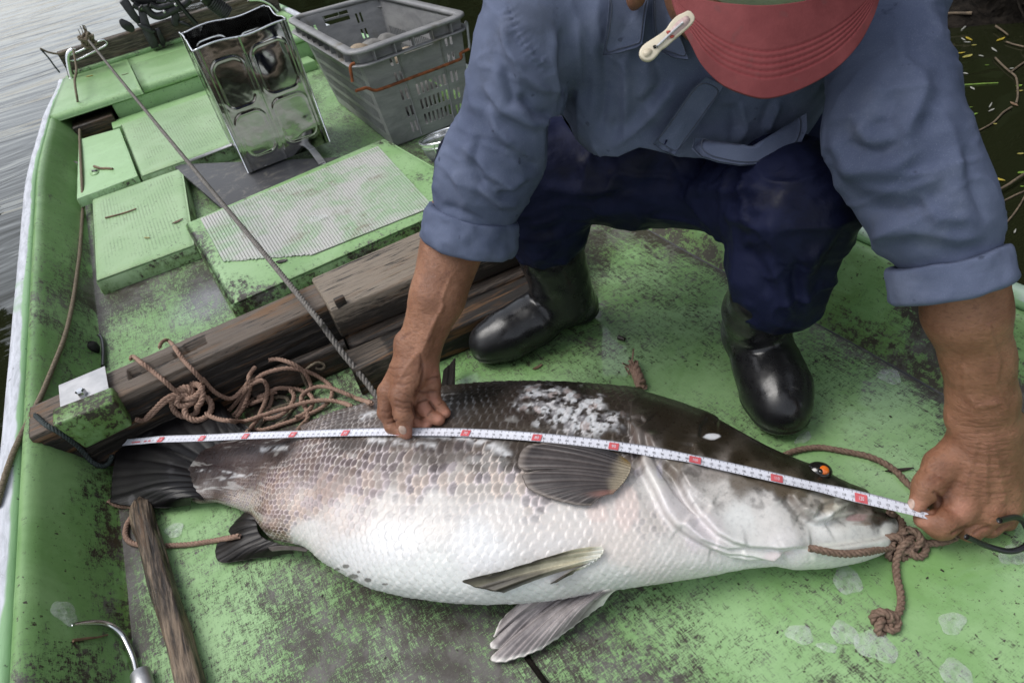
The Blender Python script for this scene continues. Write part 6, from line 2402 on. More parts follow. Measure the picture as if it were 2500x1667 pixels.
def cuff(A, B, ra, rb, seed, wob=.0055, n=90, tiltv=None):
    """rolled cuff: thick turned-back band"""
    A, B = np.asarray(A), np.asarray(B)
    t = (B - A)
    L = np.linalg.norm(t)
    t /= L
    s = np.cross(t, RW[:, 2])
    s /= np.linalg.norm(s)
    u = np.cross(s, t)
    prof_ = [(0.0, -.004), (0.0, .0035), (.10, .0065), (.35, .0075), (.65, .0085), (.88, .0085), (.98, .006), (1.03, .001), (1.02, -.004), (.9, -.007), (.4, -.009), (0.1, -.008)]
    pr = spline(prof_, 40)
    an = np.linspace(0, 2 * np.pi, n, endpoint=False)
    V = []
    for a in an:
        for (x, o) in pr:
            rr = ra + (rb - ra) * np.clip(x, 0, 1) + o
            V.append(A + t * L * x + rr * (np.cos(a) * s + np.sin(a) * u))
    V = np.array(V)
    N = V - A
    N -= (N @ t)[:, None] * t
    N /= np.linalg.norm(N, axis=1)[:, None]
    V = V + N * (wob * 2 * fbm(V * 45, 3, seed))[:, None] + t * (wob * 1.6 * fbm(V * 30, 2, seed + 5))[:, None]
    F = grid_faces(n, len(pr), True, True)
    part('rolled_cuff', V, F, MAT['shirt'], shirt, attrs=dict(weave=cyl_uv(V, A, B)))


cuff(Q(1088, 486, .955), Q(1074, 568, .975), rpx(98, .955), rpx(98, .975), 3)
cuff(Q(2168, 590, .745), Q(2186, 672, .748), rpx(112, .745), rpx(112, .748), 7, .004)


stitch_rows = []


def panel(name, pts, d, thick, mat, parent, bulge=0.0, sub=5, weave_=True, fold=None):
    """cloth flap: outline in picture pixels with depths, given real thickness"""
    O = np.array([Q(p[0], p[1], (p[2] if len(p) > 2 else d)) for p in pts])
    c = O.mean(0)
    n = len(O)
    rings = [O]
    for k in range(1, sub):
        f = 1 - k / sub
        rings.append(c + (O - c) * f - RW[:, 2] * bulge * (1 - f * f))
    V = np.vstack(rings + [c[None] - RW[:, 2] * bulge])
    m = len(rings)
    V = V - RW[:, 2] * .003 + (0.0012 * fbm(V * 50, 3, 51))[:, None] * RW[:, 2]
    F = [tuple(q) for q in grid_faces(m, n, wrap_v=True)]
    F += [((m - 1) * n + i, m * n, (m - 1) * n + (i + 1) % n) for i in range(n)]
    N0 = len(V)
    V2 = V + RW[:, 2] * thick
    F2 = [tuple(i + N0 for i in q[::-1]) for q in F]
    F3 = [(i, N0 + i, N0 + (i + 1) % n, (i + 1) % n) for i in range(n)]
    VV = np.vstack([V, V2])
    st_ = c + (O - c) * .86 - RW[:, 2] * (.0036 + bulge * .26)
    stitch_rows.append(tube(spline(st_, 60, closed=True), .0006, 4, False))
    return part(name, VV, F + F2 + F3, mat, parent, attrs=dict(weave=np.stack([VV @ RW[:, 0], VV @ RW[:, 1], 0 * VV[:, 0]], 1)))


def shirt_d(x, y, off=-.004):
    f = (Ns @ RW[:, 2]) < 0.2
    m = f & (np.abs(pv[:, 0] - x) < 14) & (np.abs(pv[:, 1] - y) < 14)
    if not m.any():
        return .86
    return float(((Vs[m] - np.array([0, 0, CAM_H])) @ RW[:, 2]).min()) + off


def on_shirt(pts, off=-.004):
    return [(x, y, shirt_d(x, y, off)) for x, y in pts]


panel('collar', on_shirt([(1400, -30), (1398, 20), (1392, 75), (1384, 130), (1420, 124), (1462, 112), (1474, 104), (1480, 60), (1487, 10), (1492, -30)], -.009), .8, .003, MAT['shirt'], shirt)
panel('collar', on_shirt([(1500, -30), (1498, 20), (1500, 70), (1512, 118), (1545, 135), (1580, 140), (1560, 80), (1548, 20), (1545, -30)], -.006), .8, .003, MAT['shirt'], shirt)
plk = panel('placket', on_shirt([(1620, 180), (1590, 205), (1555, 255), (1520, 305), (1500, 332), (1520, 346), (1548, 358), (1570, 330), (1600, 290), (1635, 240), (1660, 200)], -.010), .9, .004, MAT['shirt'], shirt)
O_ = [Q(x, y, d - .013) for x, y, d in on_shirt([(1531, 322), (1527, 332)])]
part('buttonhole', *tube(np.array([O_[0], O_[1]]), .0012, 8), MAT['trousers'], plk)
lip = [(1596, 318), (1612, 325), (1640, 348), (1668, 362), (1700, 368), (1735, 366), (1765, 352), (1785, 330), (1800, 305), (1822, 282), (1850, 262), (1852, 300), (1835, 335), (1800, 362), (1750, 377), (1700, 380), (1650, 372), (1610, 360), (1590, 340)]
panel('shirt_tail', [(x, y, .868) for x, y in lip], .87, .006, MAT['shirt'], shirt, .004)

part('stitching', *join(*stitch_rows), simple('dark_thread', (.05, .06, .09), .8), shirt, kind='stuff')
# --- trousers
tr = SDF((0.22, 0.25, 0.02), (1.10, 1.25, 0.52), 0.0045)
tr.cone(Q(1610, 330, 1.13), Q(1500, 320, 1.10), .13, .12, .05)
tr.cone(Q(1520, 395, 1.10), Q(1105, 385, 1.10), .090, .068, .04)
tr.cone(Q(1300, 290, 1.20), Q(1420, 300, 1.16), .075, .09, .03)
tr.cone(Q(1105, 392, 1.10), Q(1240, 500, 1.155), .068, .070, .03)
tr.cone(Q(1240, 500, 1.155), Q(1258, 528, 1.17), .070, .068, .02)
tr.cone(Q(1640, 400, 1.06), Q(1826, 470, .895), .088, .075, .04)
tr.cone(Q(1826, 475, .895), Q(1796, 620, .955), .075, .062, .03)
tr.cone(Q(1785, 610, .955), Q(1790, 675, .975), .070, .060, .02)
tr.cone(Q(1800, 280, 1.05), Q(1780, 390, 1.0), .07, .07, .04)
Vt, Ft = tr.mesh()
Vt = relax(Vt, Ft, 4, .5)
Nt = vnormals(Vt, Ft)
pt2 = PX(Vt) / VW
dz = 0.010 * fbm(Vt * np.array([12, 12, 18]), 3, 61)
rg = 1 - 4 * np.abs(fbm(Vt * np.array([13, 13, 7]) + 2, 2, 63))
rg2 = 1 - 4 * np.abs(fbm(Vt * np.array([8, 20, 24]) + 9, 2, 64))
dz += .006 * (np.clip(rg, 0, 1) ** 3 - .3) + .005 * (np.clip(rg2, 0, 1) ** 3 - .3)
frt = smooth(.35, -.1, Nt @ RW[:, 2])
for line, a_, w_ in (([(1760, 580), (1800, 660), (1820, 740)], 8, 14), ([(1880, 560), (1850, 640), (1850, 720)], 8, 14), ([(1700, 560), (1740, 620), (1770, 690)], -6, 14), ([(1560, 430), (1660, 440), (1760, 420)], 6, 16), ([(1940, 520), (1900, 600), (1880, 690)], -6, 12),
                     ([(1650, 480), (1720, 520), (1800, 520)], 6, 16), ([(1240, 430), (1330, 440), (1440, 430)], 6, 14), ([(1300, 480), (1260, 510), (1210, 520)], 5, 10), ([(1830, 580), (1825, 650), (1835, 720)], -5, 10)):
    d_, t_, s_ = seg_dist(pt2, line)
    dz += a_ * .001 * np.exp(-(d_ / w_) ** 2) * frt * smooth(0, .2, t_) * smooth(1, .8, t_)
Vt = Vt + Nt * dz[:, None]
part('trousers', Vt, Ft, MAT['trousers'], man)

# --- boots
z6b = zm(1050, 450, .4252)


def boot(name, spec, top, lab):
    """spec: (pixel in zoom, height, radius) of foot, then shaft"""
    b = SDF(np.array(top[0]), np.array(top[1]), 0.0032)
    foot, shaft, heel = spec
    pts = [G(*z6b(x, y), z) for x, y, z, r in foot]
    b.chain(pts, [r for *_, r in foot], .02)
    pts = [(D(*z6b(x, y), z) if z > .6 else G(*z6b(x, y), z)) for x, y, z, r in shaft]
    b.chain(pts, [r for *_, r in shaft], .02)
    b.cone(G(*z6b(*heel[:2]), heel[2]), pts[0], heel[3], shaft[0][3], .02)
    Z = b.lo[2] + np.arange(b.n[2]) * b.res
    b.f = np.maximum(b.f, (-(Z - 0.0005))[None, None, :].astype(np.float32))
    V, F = b.mesh()
    V = relax(V, F, 3, .5)
    N = vnormals(V, F)
    flat_ = np.stack([N[:, 0], N[:, 1], 0 * N[:, 0]], 1)
    welt = smooth(0.026, 0.022, V[:, 2]) * smooth(0.3, 0.6, np.linalg.norm(flat_, axis=1))
    V = V + flat_ * (0.0028 * welt)[:, None]
    V = V + N * (0.004 * fbm(V * 28, 3, 71) * smooth(.05, .12, V[:, 2]))[:, None]
    V[:, 2] += 0.0
    return part(name, V, F, MAT['boot'], man, label=lab)


boot('boot', ([(345, 905, .038, .040), (450, 860, .042, .046), (590, 780, .052, .046), (720, 680, .060, .046)],
              [(770, 640, 1.275, .050), (735, 520, 1.24, .052), (695, 400, 1.205, .053), (650, 320, 1.185, .053)], (850, 690, .038, .040)), ((.22, .78, -.01), (.70, 1.16, .36)), 'boot pointing left with wet shiny toe')
boot('boot', ([(2015, 1270, .040, .044), (1985, 1170, .044, .050), (1930, 1030, .055, .048), (1880, 900, .068, .046)],
              [(1865, 830, .085, .048), (1875, 720, .15, .047), (1890, 640, .20, .043)], (1815, 850, .038, .040)), ((.46, .38, -.01), (.90, .86, .30)), 'boot pointing towards the fish head')

# --- cap and clothes peg
crown_c = Q(1772, -222, .640)
V, F = ball(crown_c, (.096, .092, .098), RW, 60, 40)
capo = part('cap_crown', V, F, MAT['crown'], man)
inner = [(1528, -60), (1560, -18), (1625, 2), (1700, 11), (1745, 13), (1800, 10), (1860, 0), (1950, -22), (2030, -60)]
outer = [(1528, -62), (1541, 0), (1562, 55), (1585, 100), (1612, 150), (1655, 192), (1710, 217), (1765, 226), (1835, 207), (1912, 165), (1968, 108), (2002, 50), (2020, 0), (2034, -62)]
ni, nj = 160, 70
ui = np.linspace(0, 1, ni)
I2, O2 = spline(inner, ni), spline(outer, ni)
V, st = [], []
for a in range(ni):
    for j in range(nj):
        f = j / (nj - 1)
        p = I2[a] * (1 - f) + O2[a] * f
        x_ = (ui[a] - .5) * 2
        d = .575 + .045 * x_ * x_ + .012 * f - .018 * (1 - f) * 0
        V.append(Q(p[0], p[1], d))
        # rows of stitching parallel to the edge
        q = f
        s_ = max(math.exp(-((q - c0) / .012) ** 2) for c0 in (.50, .57, .64, .71, .78))
        st.append(s_)
V = np.array(V)
st = np.array(st)
F = grid_faces(ni, nj)
Nn = vnormals(V, F)
if (Nn @ RW[:, 2]).mean() > 0:
    F, Nn = F[:, ::-1], -Nn
bead = 0.7 + 0.3 * np.sin(np.repeat(ui, nj) * 300)
V = V - Nn * (0.0011 * st * bead)[:, None] + Nn * (0.003 * fbm(V * 22, 3, 81))[:, None]
n0 = len(V)
Vu = V - Nn * .0035
ring = [i * nj for i in range(ni)] + [(ni - 1) * nj + j for j in range(1, nj)] + [i * nj + nj - 1 for i in range(ni - 2, -1, -1)] + [j for j in range(nj - 2, 0, -1)]
sd_ = np.array([(a, b, n0 + b, n0 + a) for a, b in zip(ring, ring[1:] + ring[:1])])
part('cap_brim', np.vstack([V, Vu]), np.vstack([F, F[:, ::-1] + n0, sd_]), MAT['cap'], man, attrs=dict(stitch=np.concatenate([st * .8, 0 * st])))

zp = zm(1500, 0, .2976)
DP = .560
peg = thing('clothes_peg', 'cream plastic clothes peg clipped to the left edge of the red cap brim', 'clothes peg', tuple(D(*zp(430, 300), DP)))
MAT['peg'] = simple('cream_plastic', (0.62, 0.55, 0.42), 0.4, 0.0, 0.12, 60)
MAT['peg_in'] = simple('pinkish_inner_plastic', (0.50, 0.36, 0.34), 0.5, 0.0, 0.3, 120)
MAT['peg_red'] = simple('red_mark', (0.36, 0.05, 0.03), 0.5, 0.0, 0.3, 200)


def plate(pts, d, th, mat, name, bev=.0012):
    O = spline([D(*zp(x, y), d) for x, y in pts], 60, closed=True)[:-1]
    V, F = mesh_from_outline(O, th, -RW[:, 2])
    if bev:
        V, F = bevel(V, F, bev, 2)
    return part(name, V, F, mat, peg)


out_ = [(198, 445), (208, 488), (250, 516), (300, 510), (345, 470), (385, 418), (420, 398), (490, 335), (570, 270), (636, 205), (652, 165), (632, 128), (600, 104), (560, 122), (500, 152), (450, 205), (410, 262), (330, 320), (255, 368), (215, 405)]
plate(out_, DP + .010, .0045, MAT['peg'], 'peg_arm')
plate(out_, DP + .003, .0045, MAT['peg'], 'peg_arm')
plate([(430, 290), (480, 225), (520, 178), (590, 135), (620, 165), (600, 205), (540, 258), (470, 315), (430, 330)], DP - .0012, .0006, MAT['peg_in'], 'peg_channel', 0)
part('peg_spring', *tube(spline([D(*zp(x, y), DP - .003) for x, y in ((345, 388), (400, 335), (470, 268), (530, 215), (562, 186))], 20), .0011, 8), MAT['steel_dull'], peg)
plate([(425, 262), (455, 255), (465, 272), (440, 285)], DP - .0020, .0006, MAT['peg_red'], 'red_mark', 0)
plate([(455, 300), (482, 292), (490, 305), (465, 318)], DP - .0020, .0006, MAT['peg_red'], 'red_mark', 0)
plate([(316, 380), (338, 374), (344, 396), (324, 402)], DP - .0016, .0006, MAT['dark'], 'peg_hole', 0)
plate([(232, 425), (262, 402), (300, 405), (310, 430), (285, 462), (248, 468)], DP - .0016, .0004, simple('peg_dimple', (0.54, 0.47, 0.35), .45, 0, .1), 'finger_pad', 0)
# ------------------------------------------------------------------ ropes, tools and loose bits
bpy.context.view_layer.update()


def gather(names):
    V, F, n = [], [], 0
    for o in bpy.data.objects:
        if o.type == 'MESH' and o.name.split('.')[0] in names:
            M = np.array(o.matrix_world)
            v = np.empty(len(o.data.vertices) * 3)
            o.data.vertices.foreach_get('co', v)
            v = v.reshape(-1, 3) @ M[:3, :3].T + M[:3, 3]
            V += [Vector(q) for q in v]
            F += [tuple(i + n for i in p.vertices) for p in o.data.polygons]
            n += len(v)
    return BVHTree.FromPolygons(V, F)


boat_bvh = gather({'floor', 'side_wall', 'rub_rail', 'stern_bench', 'bench_lid', 'cross_beam', 'plank', 'beam_bracket', 'bracket_block', 'cover_top', 'lid_panel', 'mesh_mat',
                   'board_sheet', 'bench_front', 'hull_side', 'transom_board'})
fish_bvh = gather({'tail_fin', 'anal_fin', 'pelvic_fin', 'dorsal_fin'})
bvh_all = (boat_bvh, fish_bvh, bvh)
CAMV = Vector((0, 0, CAM_H))


def S(px, py, off=0.0, trees=bvh_all):
    """point of the nearest surface seen at a pixel, lifted off it"""
    r = Vector(ray(px, py)).normalized()
    best = None
    for t in trees:
        h = t.ray_cast(CAMV, r)
        if h[0] is not None and (best is None or h[3] < best[3]):
            best = h
    if best is None:
        return G(px, py, off)
    n = best[1] if best[1].dot(r) < 0 else -best[1]
    # move back towards the camera so that it clears the surface by 'off'
    c = max(0.35, -n.dot(r))
    return np.array(best[0]) - np.array(r) * (off / c)


def laid(name, pts, r, pitch, mat, label, cat, group=None, off=None, parent=None, lifts=None, seg=6, smooth_n=None, trees=bvh_all):
    P = np.array([S(x, y, (off or r) + (lifts[i] if lifts else 0), trees) for i, (x, y) in enumerate(pts)])
    C = spline(P, smooth_n or max(40, len(P) * 14))
    k = np.hanning(9)
    k /= k.sum()
    C = np.stack([np.convolve(np.pad(C[:, i], 4, 'edge'), k, 'valid') for i in range(3)], 1)
    V, F = rope(C, r, pitch, 3, seg)
    if parent is not None:
        return part(name, V, F, mat, parent)
    return single(name, V, F, mat, label, cat, group)


# long grey line from the stern rail to the fish
zr_ = zm(80, 0, .1913)
a0 = Yp(214, 96, 4.10)
a1 = G(757, 753, .158)
k_ = np.linspace(0, 1, 60)[:, None]
LN = a0 * (1 - k_) + a1 * k_
LN[:, 2] -= 0.012 * np.sin(np.pi * k_[:, 0])
tail_ = np.array([G(772, 774, .146), G(790, 798, .128), G(835, 860, .085), G(892, 930, .040), G(930, 982, .02)])
LN = spline(np.vstack([LN[::6], tail_]), 260)
gl = thing('grey_rope', 'long grey twisted rope running from the stern rail over the beam to the fish', 'rope', (0.1, 2.3, 0.1), 'ropes in the boat')
part('rope_line', *rope(LN, .0058, .030, 3, 6), MAT['rope_grey'], gl)
kc = Yp(*zr_(700, 520), 4.09)
kv = []
rk = np.random.default_rng(3)
for i in range(9):
    ph_ = rk.uniform(0, 6.28, 3)
    t_ = np.linspace(0, 2 * np.pi, 30)
    kv.append(rope(kc + np.stack([.036 * np.cos(t_ + ph_[0]) * rk.uniform(.4, 1), .025 * np.sin(t_ + ph_[1]), .034 * np.sin(t_ * 1.0 + ph_[2]) * rk.uniform(.4, 1)], 1), .006, .03, 3, 5))
part('rope_knot', *join(*kv), MAT['rope_tan'], gl)
fr_p = [Yp(*zr_(x, y), 4.12) for x, y in ((700, 500), (680, 420), (655, 370))]
part('frayed_end', *join(*[tube(spline(np.array(fr_p) + rk.normal(size=3) * .012, 12), .002, 5) for _ in range(12)]), MAT['rope_tan'], gl)

# tan rope along the left wall
pts = [(190, 249), (194, 287), (195, 344), (200, 446), (203, 498), (202, 515), (195, 614), (188, 670), (180, 725), (161, 813), (126, 905), (93, 983), (54, 1056), (24, 1125), (4, 1190), (-12, 1250)]
P = [Yp(178, 118, 4.08), Yp(183, 143, 4.0), Yp(187, 172, 3.9), Yp(189, 212, 3.6) + np.array([0, 0, .02])] + [S(x, y, .006) for x, y in pts]
tr_ = thing('tan_rope', 'tan twisted rope hanging from the stern rail along the left wall over the gunwale', 'rope', (-.4, 2.0, .1), 'ropes in the boat')
C = spline(np.array(P), 300)
k_ = np.hanning(15)
k_ /= k_.sum()
C = np.stack([np.convolve(np.pad(C[:, i], 7, 'edge'), k_, 'valid') for i in range(3)], 1)
part('rope_line', *rope(C, .0050, .016, 3, 6), MAT['rope_tan'], tr_)
P = [Yp(*zr_(x, y), 4.12) for x, y in ((515, 640), (420, 660), (330, 690), (200, 670), (95, 622))]
part('frayed_end', *rope(spline(np.array(P), 40), .005, .02, 3, 5), MAT['rope_tan'], tr_)
P = [Yp(*zr_(x, y), 4.12) for x, y in ((100, 630), (200, 740), (280, 850), (345, 930))]
part('frayed_end', *rope(spline(np.array(P), 40), .004, .02, 3, 5), MAT['rope_green'], tr_)

# the brown rope heaped behind the tail
br = thing('brown_rope', 'heap of brown twisted rope with a knot lying behind the fish tail', 'rope', tuple(G(640, 960, 0)), 'ropes in the boat')
RB = .0043
PB = .021
zq = zm(480, 760, .2041)
zs = zm(100, 800, .2041)
loops = [
    [zq(x, y) for x, y in ((1310, 690), (1380, 640), (1460, 610), (1530, 645), (1500, 690), (1420, 680))],
    [zq(x, y) for x, y in ((380, 1195), (450, 1120), (540, 1000), (620, 890), (700, 820), (800, 750), (950, 700), (1100, 680), (1250, 700), (1400, 750), (1530, 830), (1600, 890), (1625, 960), (1600, 1060), (1540, 1120), (1450, 1180), (1340, 1230), (1200, 1290), (1050, 1340), (900, 1390), (780, 1420), (680, 1410))],
    [zq(x, y) for x, y in ((430, 1250), (500, 1180), (560, 1060), (620, 960), (640, 870), (620, 800), (660, 720), (705, 655))],
    [zq(x, y) for x, y in ((470, 1280), (530, 1200), (590, 1080), (630, 980), (640, 880))],
    [zq(x, y) for x, y in ((860, 585), (960, 570), (1080, 600), (1190, 650), (1260, 700), (1310, 760), (1350, 840), (1370, 900), (1340, 960), (1270, 1010), (1250, 1060), (1290, 1130), (1320, 1200), (1330, 1280), (1270, 1350), (1210, 1430))],
    [zq(x, y) for x, y in ((860, 970), (960, 922), (1080, 920), (1200, 930), (1290, 960), (1360, 1000), (1392, 1060), (1370, 1150), (1280, 1230), (1180, 1270))],
    [zq(x, y) for x, y in ((640, 880), (740, 830), (800, 830), (842, 900), (840, 1000), (810, 1110), (760, 1220), (720, 1300), (660, 1380), (605, 1445))],
    [zq(x, y) for x, y in ((590, 1140), (680, 1050), (800, 1000), (960, 960))],
    [zq(x, y) for x, y in ((640, 1110), (760, 1060), (860, 1030))],
    [zq(x, y) for x, y in ((1270, 1080), (1250, 1040), (1280, 980), (1340, 940), (1450, 900), (1580, 905), (1700, 950), (1820, 1000), (1940, 1050), (2090, 1098))],
    [zq(x, y) for x, y in ((1110, 930), (1165, 1000), (1150, 1080), (1110, 1150), (1040, 1220), (930, 1270), (800, 1285))],
    [zq(x, y) for x, y in ((880, 960), (900, 1030), (880, 1120), (840, 1180))],
    [zs(x, y) for x, y in ((1420, 245), (1432, 190), (1490, 142), (1550, 175), (1610, 250), (1700, 380), (1830, 520), (1960, 660))] + [zq(x, y) for x, y in ((60, 790), (150, 900), (250, 990), (380, 1045), (450, 1030), (560, 920), (620, 850))],
    [zs(x, y) for x, y in ((1075, 390), (1078, 350), (1110, 345), (1180, 400), (1320, 510), (1480, 640), (1620, 765), (1700, 735), (1790, 770), (1850, 830), (1860, 900))],
    [zs(x, y) for x, y in ((1700, 860), (1600, 830), (1500, 880), (1400, 965), (1300, 1065), (1215, 1112), (1140, 1095))],
    [zs(x, y) for x, y in ((1660, 800), (1580, 800), (1470, 860), (1370, 960), (1280, 1050), (1250, 1090))],
    [zq(x, y) for x, y in ((100, 1220), (230, 1280), (400, 1310), (540, 1320), (680, 1280), (800, 1240), (950, 1190), (1100, 1150), (1250, 1100), (1450, 1065), (1600, 1065), (1750, 1095), (1850, 1135))],
]
lift_by = [0, .001, .004, .006, .002, .005, .010, .003, .006, .010, .008, .001, .008, .006, .006, .006, .014]
rb = np.random.default_rng(8)
for i, L in enumerate(loops):
    r_ = RB * (.62 if i in (0,) else 1)
    lf = [lift_by[i] + .004 * rb.random() for _ in L]
    laid('rope_loop', L, r_, PB, MAT['rope_brown'] if i else MAT['rope_tan'], None, None, parent=br, lifts=lf)
laid('thin_cord', [zq(x, y) for x, y in ((1255, 740), (1290, 830), (1325, 900), (1330, 950))], .003, .014, MAT['rope_tan'], None, None, parent=br)
laid('thin_cord', [zq(x, y) for x, y in ((830, 1190), (960, 1150), (1080, 1110), (1150, 1090))], .003, .014, MAT['rope_tan'], None, None, parent=br)
laid('thin_cord', [zq(x, y) for x, y in ((950, 1350), (1060, 1290), (1110, 1220), (1180, 1130), (1230, 1080))], .003, .014, MAT['rope_tan'], None, None, parent=br)
laid('thin_cord', [zq(x, y) for x, y in ((920, 1040), (1000, 1020), (1080, 1040), (1100, 1080))], .004, .014, MAT['rope_tan'], None, None, parent=br)
laid('thin_cord', [zq(x, y) for x, y in ((740, 1420), (770, 1350), (840, 1290), (920, 1290))], .003, .014, MAT['rope_tan'], None, None, parent=br)


def knot(name, px, py, off, scale, r, pitch, mat, parent, R=None, turns=(2, 3), sq=(1, 1, .55), ph=0.0):
    c = S(px, py, off)
    t = np.linspace(0, 2 * np.pi, 150)
    p, q = turns
    K_ = np.stack([(2 + np.cos(q * t)) * np.cos(p * t + ph) * sq[0], (2 + np.cos(q * t)) * np.sin(p * t + ph) * sq[1], -np.sin(q * t) * 1.6 * sq[2]], 1) / 3 * scale
    B = np.stack([RW[:, 0], -RW[:, 1], -RW[:, 2]], 1)
    if R is not None:
        a = math.radians(R)
        B = B @ np.array([[math.cos(a), -math.sin(a), 0], [math.sin(a), math.cos(a), 0], [0, 0, 1]])
    return part(name, *rope(c + K_ @ B.T, r, pitch, 3, 6), mat, parent)


kp = zs(1810, 900)
knot('rope_knot', kp[0], kp[1], .016, .036, .0056, .021, MAT['rope_brown'], br, -40)
kp = zs(1760, 800)
knot('rope_knot', kp[0], kp[1], .014, .024, .0056, .021, MAT['rope_brown'], br, 30, sq=(1.2, .7, .5))

# rope round the fish's mouth
z19 = zm(1900, 1050, .3507)
mr = thing('mouth_rope', 'brown rope knotted round the fish mouth with a short knotted end', 'rope', tuple(G(2210, 1340, 0)), 'ropes in the boat')
RM = .0047
lo_ = lambda pts, lf=None, tr=bvh_all: laid('rope_strand', pts, RM, .022, MAT['rope_dark'], None, None, parent=mr, lifts=lf, trees=tr)
lo_([z19(x, y) for x, y in ((-60, 240), (0, 200), (60, 165), (150, 136), (290, 120), (450, 145), (620, 180), (740, 230), (830, 295), (900, 370), (990, 440))], None, (boat_bvh,))
P = [S(*z19(775, 565), .010), S(*z19(815, 600), .010), S(*z19(855, 650), .008) + np.array([0, 0, .004])] + [G(*z19(x, y), z) for x, y, z in ((868, 700, .020), (862, 745, .018), (850, 790, .016))]
part('rope_strand', *rope(spline(np.array(P), 60), RM, .022, 3, 6), MAT['rope_dark'], mr)
P = [S(*z19(x, y), .006) for x, y in ((215, 818), (270, 828), (340, 845), (460, 860), (600, 850))] + [G(*z19(690, 832), .030), G(*z19(750, 820), .020), G(*z19(800, 808), .016)]
part('rope_strand', *rope(spline(np.array(P), 70), RM, .022, 3, 6), MAT['rope_dark'], mr)
kp = z19(822, 805)
knot('rope_knot', kp[0], kp[1], .012, .0165, RM, .022, MAT['rope_dark'], mr, 20, sq=(1.15, .9, .5))
kp = z19(925, 800)
knot('rope_knot', kp[0], kp[1], .012, .0185, RM, .022, MAT['rope_dark'], mr, 80, sq=(1.1, 1, .5), ph=.5)
lo_([z19(x, y) for x, y in ((960, 795), (1010, 788), (1100, 785), (1170, 772), (1240, 740))], [.006, .004, .003, .010, .03])
lo_([z19(x, y) for x, y in ((862, 790), (840, 850), (820, 920), (828, 1030), (852, 1130), (852, 1230), (815, 1310), (770, 1350))], [.014, .008, .002, .001, .001, .001, .003, .006])
kp = z19(742, 1335)
knot('rope_end_knot', kp[0], kp[1], .009, .0145, RM, .022, MAT['rope_dark'], mr, 10, sq=(1, 1, .6))

# rope round the stick by the tail
z7 = zm(0, 900, .4892)
sr = thing('brown_rope', 'thin brown rope passing under the wooden stick to the anal fin', 'rope', tuple(G(400, 1320, 0)), 'ropes in the boat')
laid('rope_strand', [z7(x, y) for x, y in ((540, 655), (580, 680), (650, 687), (700, 690))], .0044, .019, MAT['rope_brown'], None, None, parent=sr)
laid('rope_strand', [z7(x, y) for x, y in ((660, 735), (632, 780), (626, 830), (650, 865), (720, 882), (820, 882), (950, 875), (1080, 855), (1150, 842), (1200, 832))], .0044, .019, MAT['rope_brown'], None, None, parent=sr)
laid('teal_cord', [z7(x, y) for x, y in ((175, 230), (230, 280), (300, 320), (370, 370), (420, 420), (460, 465), (510, 487), (545, 470), (560, 430))], .0045, .018, MAT['rope_green'], 'dark teal cord drooping from the left wall under the beam bracket', 'rope', 'ropes in the boat')

# wooden stick
sp_ = [(705, 672, 40), (706, 700, 54), (716, 760, 57), (750, 860, 55), (800, 1050, 60), (858, 1230, 62), (908, 1400, 66), (950, 1568, 70), (1000, 1760, 74), (1060, 2000, 78)]
P, R_ = [], []
for x, y, h in sp_:
    g = G(*z7(x, y), .018)
    d = float((g - np.array([0, 0, CAM_H])) @ RW[:, 2])
    R_.append(h * .4892 / FPX * d * .97)
    P.append(G(*z7(x, y), R_[-1] * 0.96 + .001))
C = spline(np.hstack([np.array(P), np.array(R_)[:, None]]), 200)
V, F = tube(C[:, :3], C[:, 3], 40)
T_, N_, B_ = frames(C[:, :3])
an = np.tile(np.linspace(0, 2 * np.pi, 40, endpoint=False), 200)
al = np.repeat(np.linspace(0, 1, 200), 40)
rel = fbm(np.stack([np.cos(an) * 3, np.sin(an) * 3, al * 5], 1), 4, 3) * .0075
dirv = V - np.repeat(C[:, :3], 40, 0)
dirv /= np.linalg.norm(dirv, axis=1)[:, None] + 1e-9
V = V + dirv * rel[:, None]
MAT['stick'] = wood('driftwood', light=(0.25, 0.185, 0.13), dark=(0.025, 0.016, 0.011), warm=(0.16, 0.08, 0.035), axis=1, wet=0.7, amount=0.4, rot=(0, 0, -0.22))
single('wooden_stick', V, F, MAT['stick'], 'weathered round wooden stick lying on the deck below the fish tail', 'stick', attrs=dict(tone=0.5 * fbm(V * 14, 3, 7)))

# hook with sleeve on the left wall
hk = thing('metal_hook', 'bent shiny steel rod with a sleeve leaning on the left wall at the bottom', 'hook', tuple(S(*z7(640, 1400), 0)))
P = [S(*z7(x, y), .006) for x, y in ((362, 1276), (430, 1268), (510, 1268), (565, 1288), (610, 1330), (640, 1385), (665, 1445), (682, 1520), (690, 1560))]
P = spline(np.array(P), 60)
P[:, 2] = np.maximum(P[:, 2], .006)
part('hook_rod', *tube(P, np.concatenate([np.linspace(.0022, .0042, 12), np.full(48, .0042)]), 12), MAT['steel'], hk)
s0_, s1_ = S(*z7(700, 1520), .012), S(*z7(760, 1720), .012)
part('hook_sleeve', *tube(np.array([s0_, s0_ * .5 + s1_ * .5, s1_]), .0125, 20), MAT['steel_dull'], hk)

# loose translucent fish scales
def m_scale():
    t = NT('loose_fish_scale')
    n = t.noise(t.co(), 120, 4, 0.6)
    t.set(Base_Color=(0.72, 0.76, 0.74), Roughness=0.18, Alpha=t.remap(n, 0.3, 0.7, 0.03, 0.24))
    t.bump(n, 0.3, 0.001)
    return t.m


MAT['scale'] = m_scale()


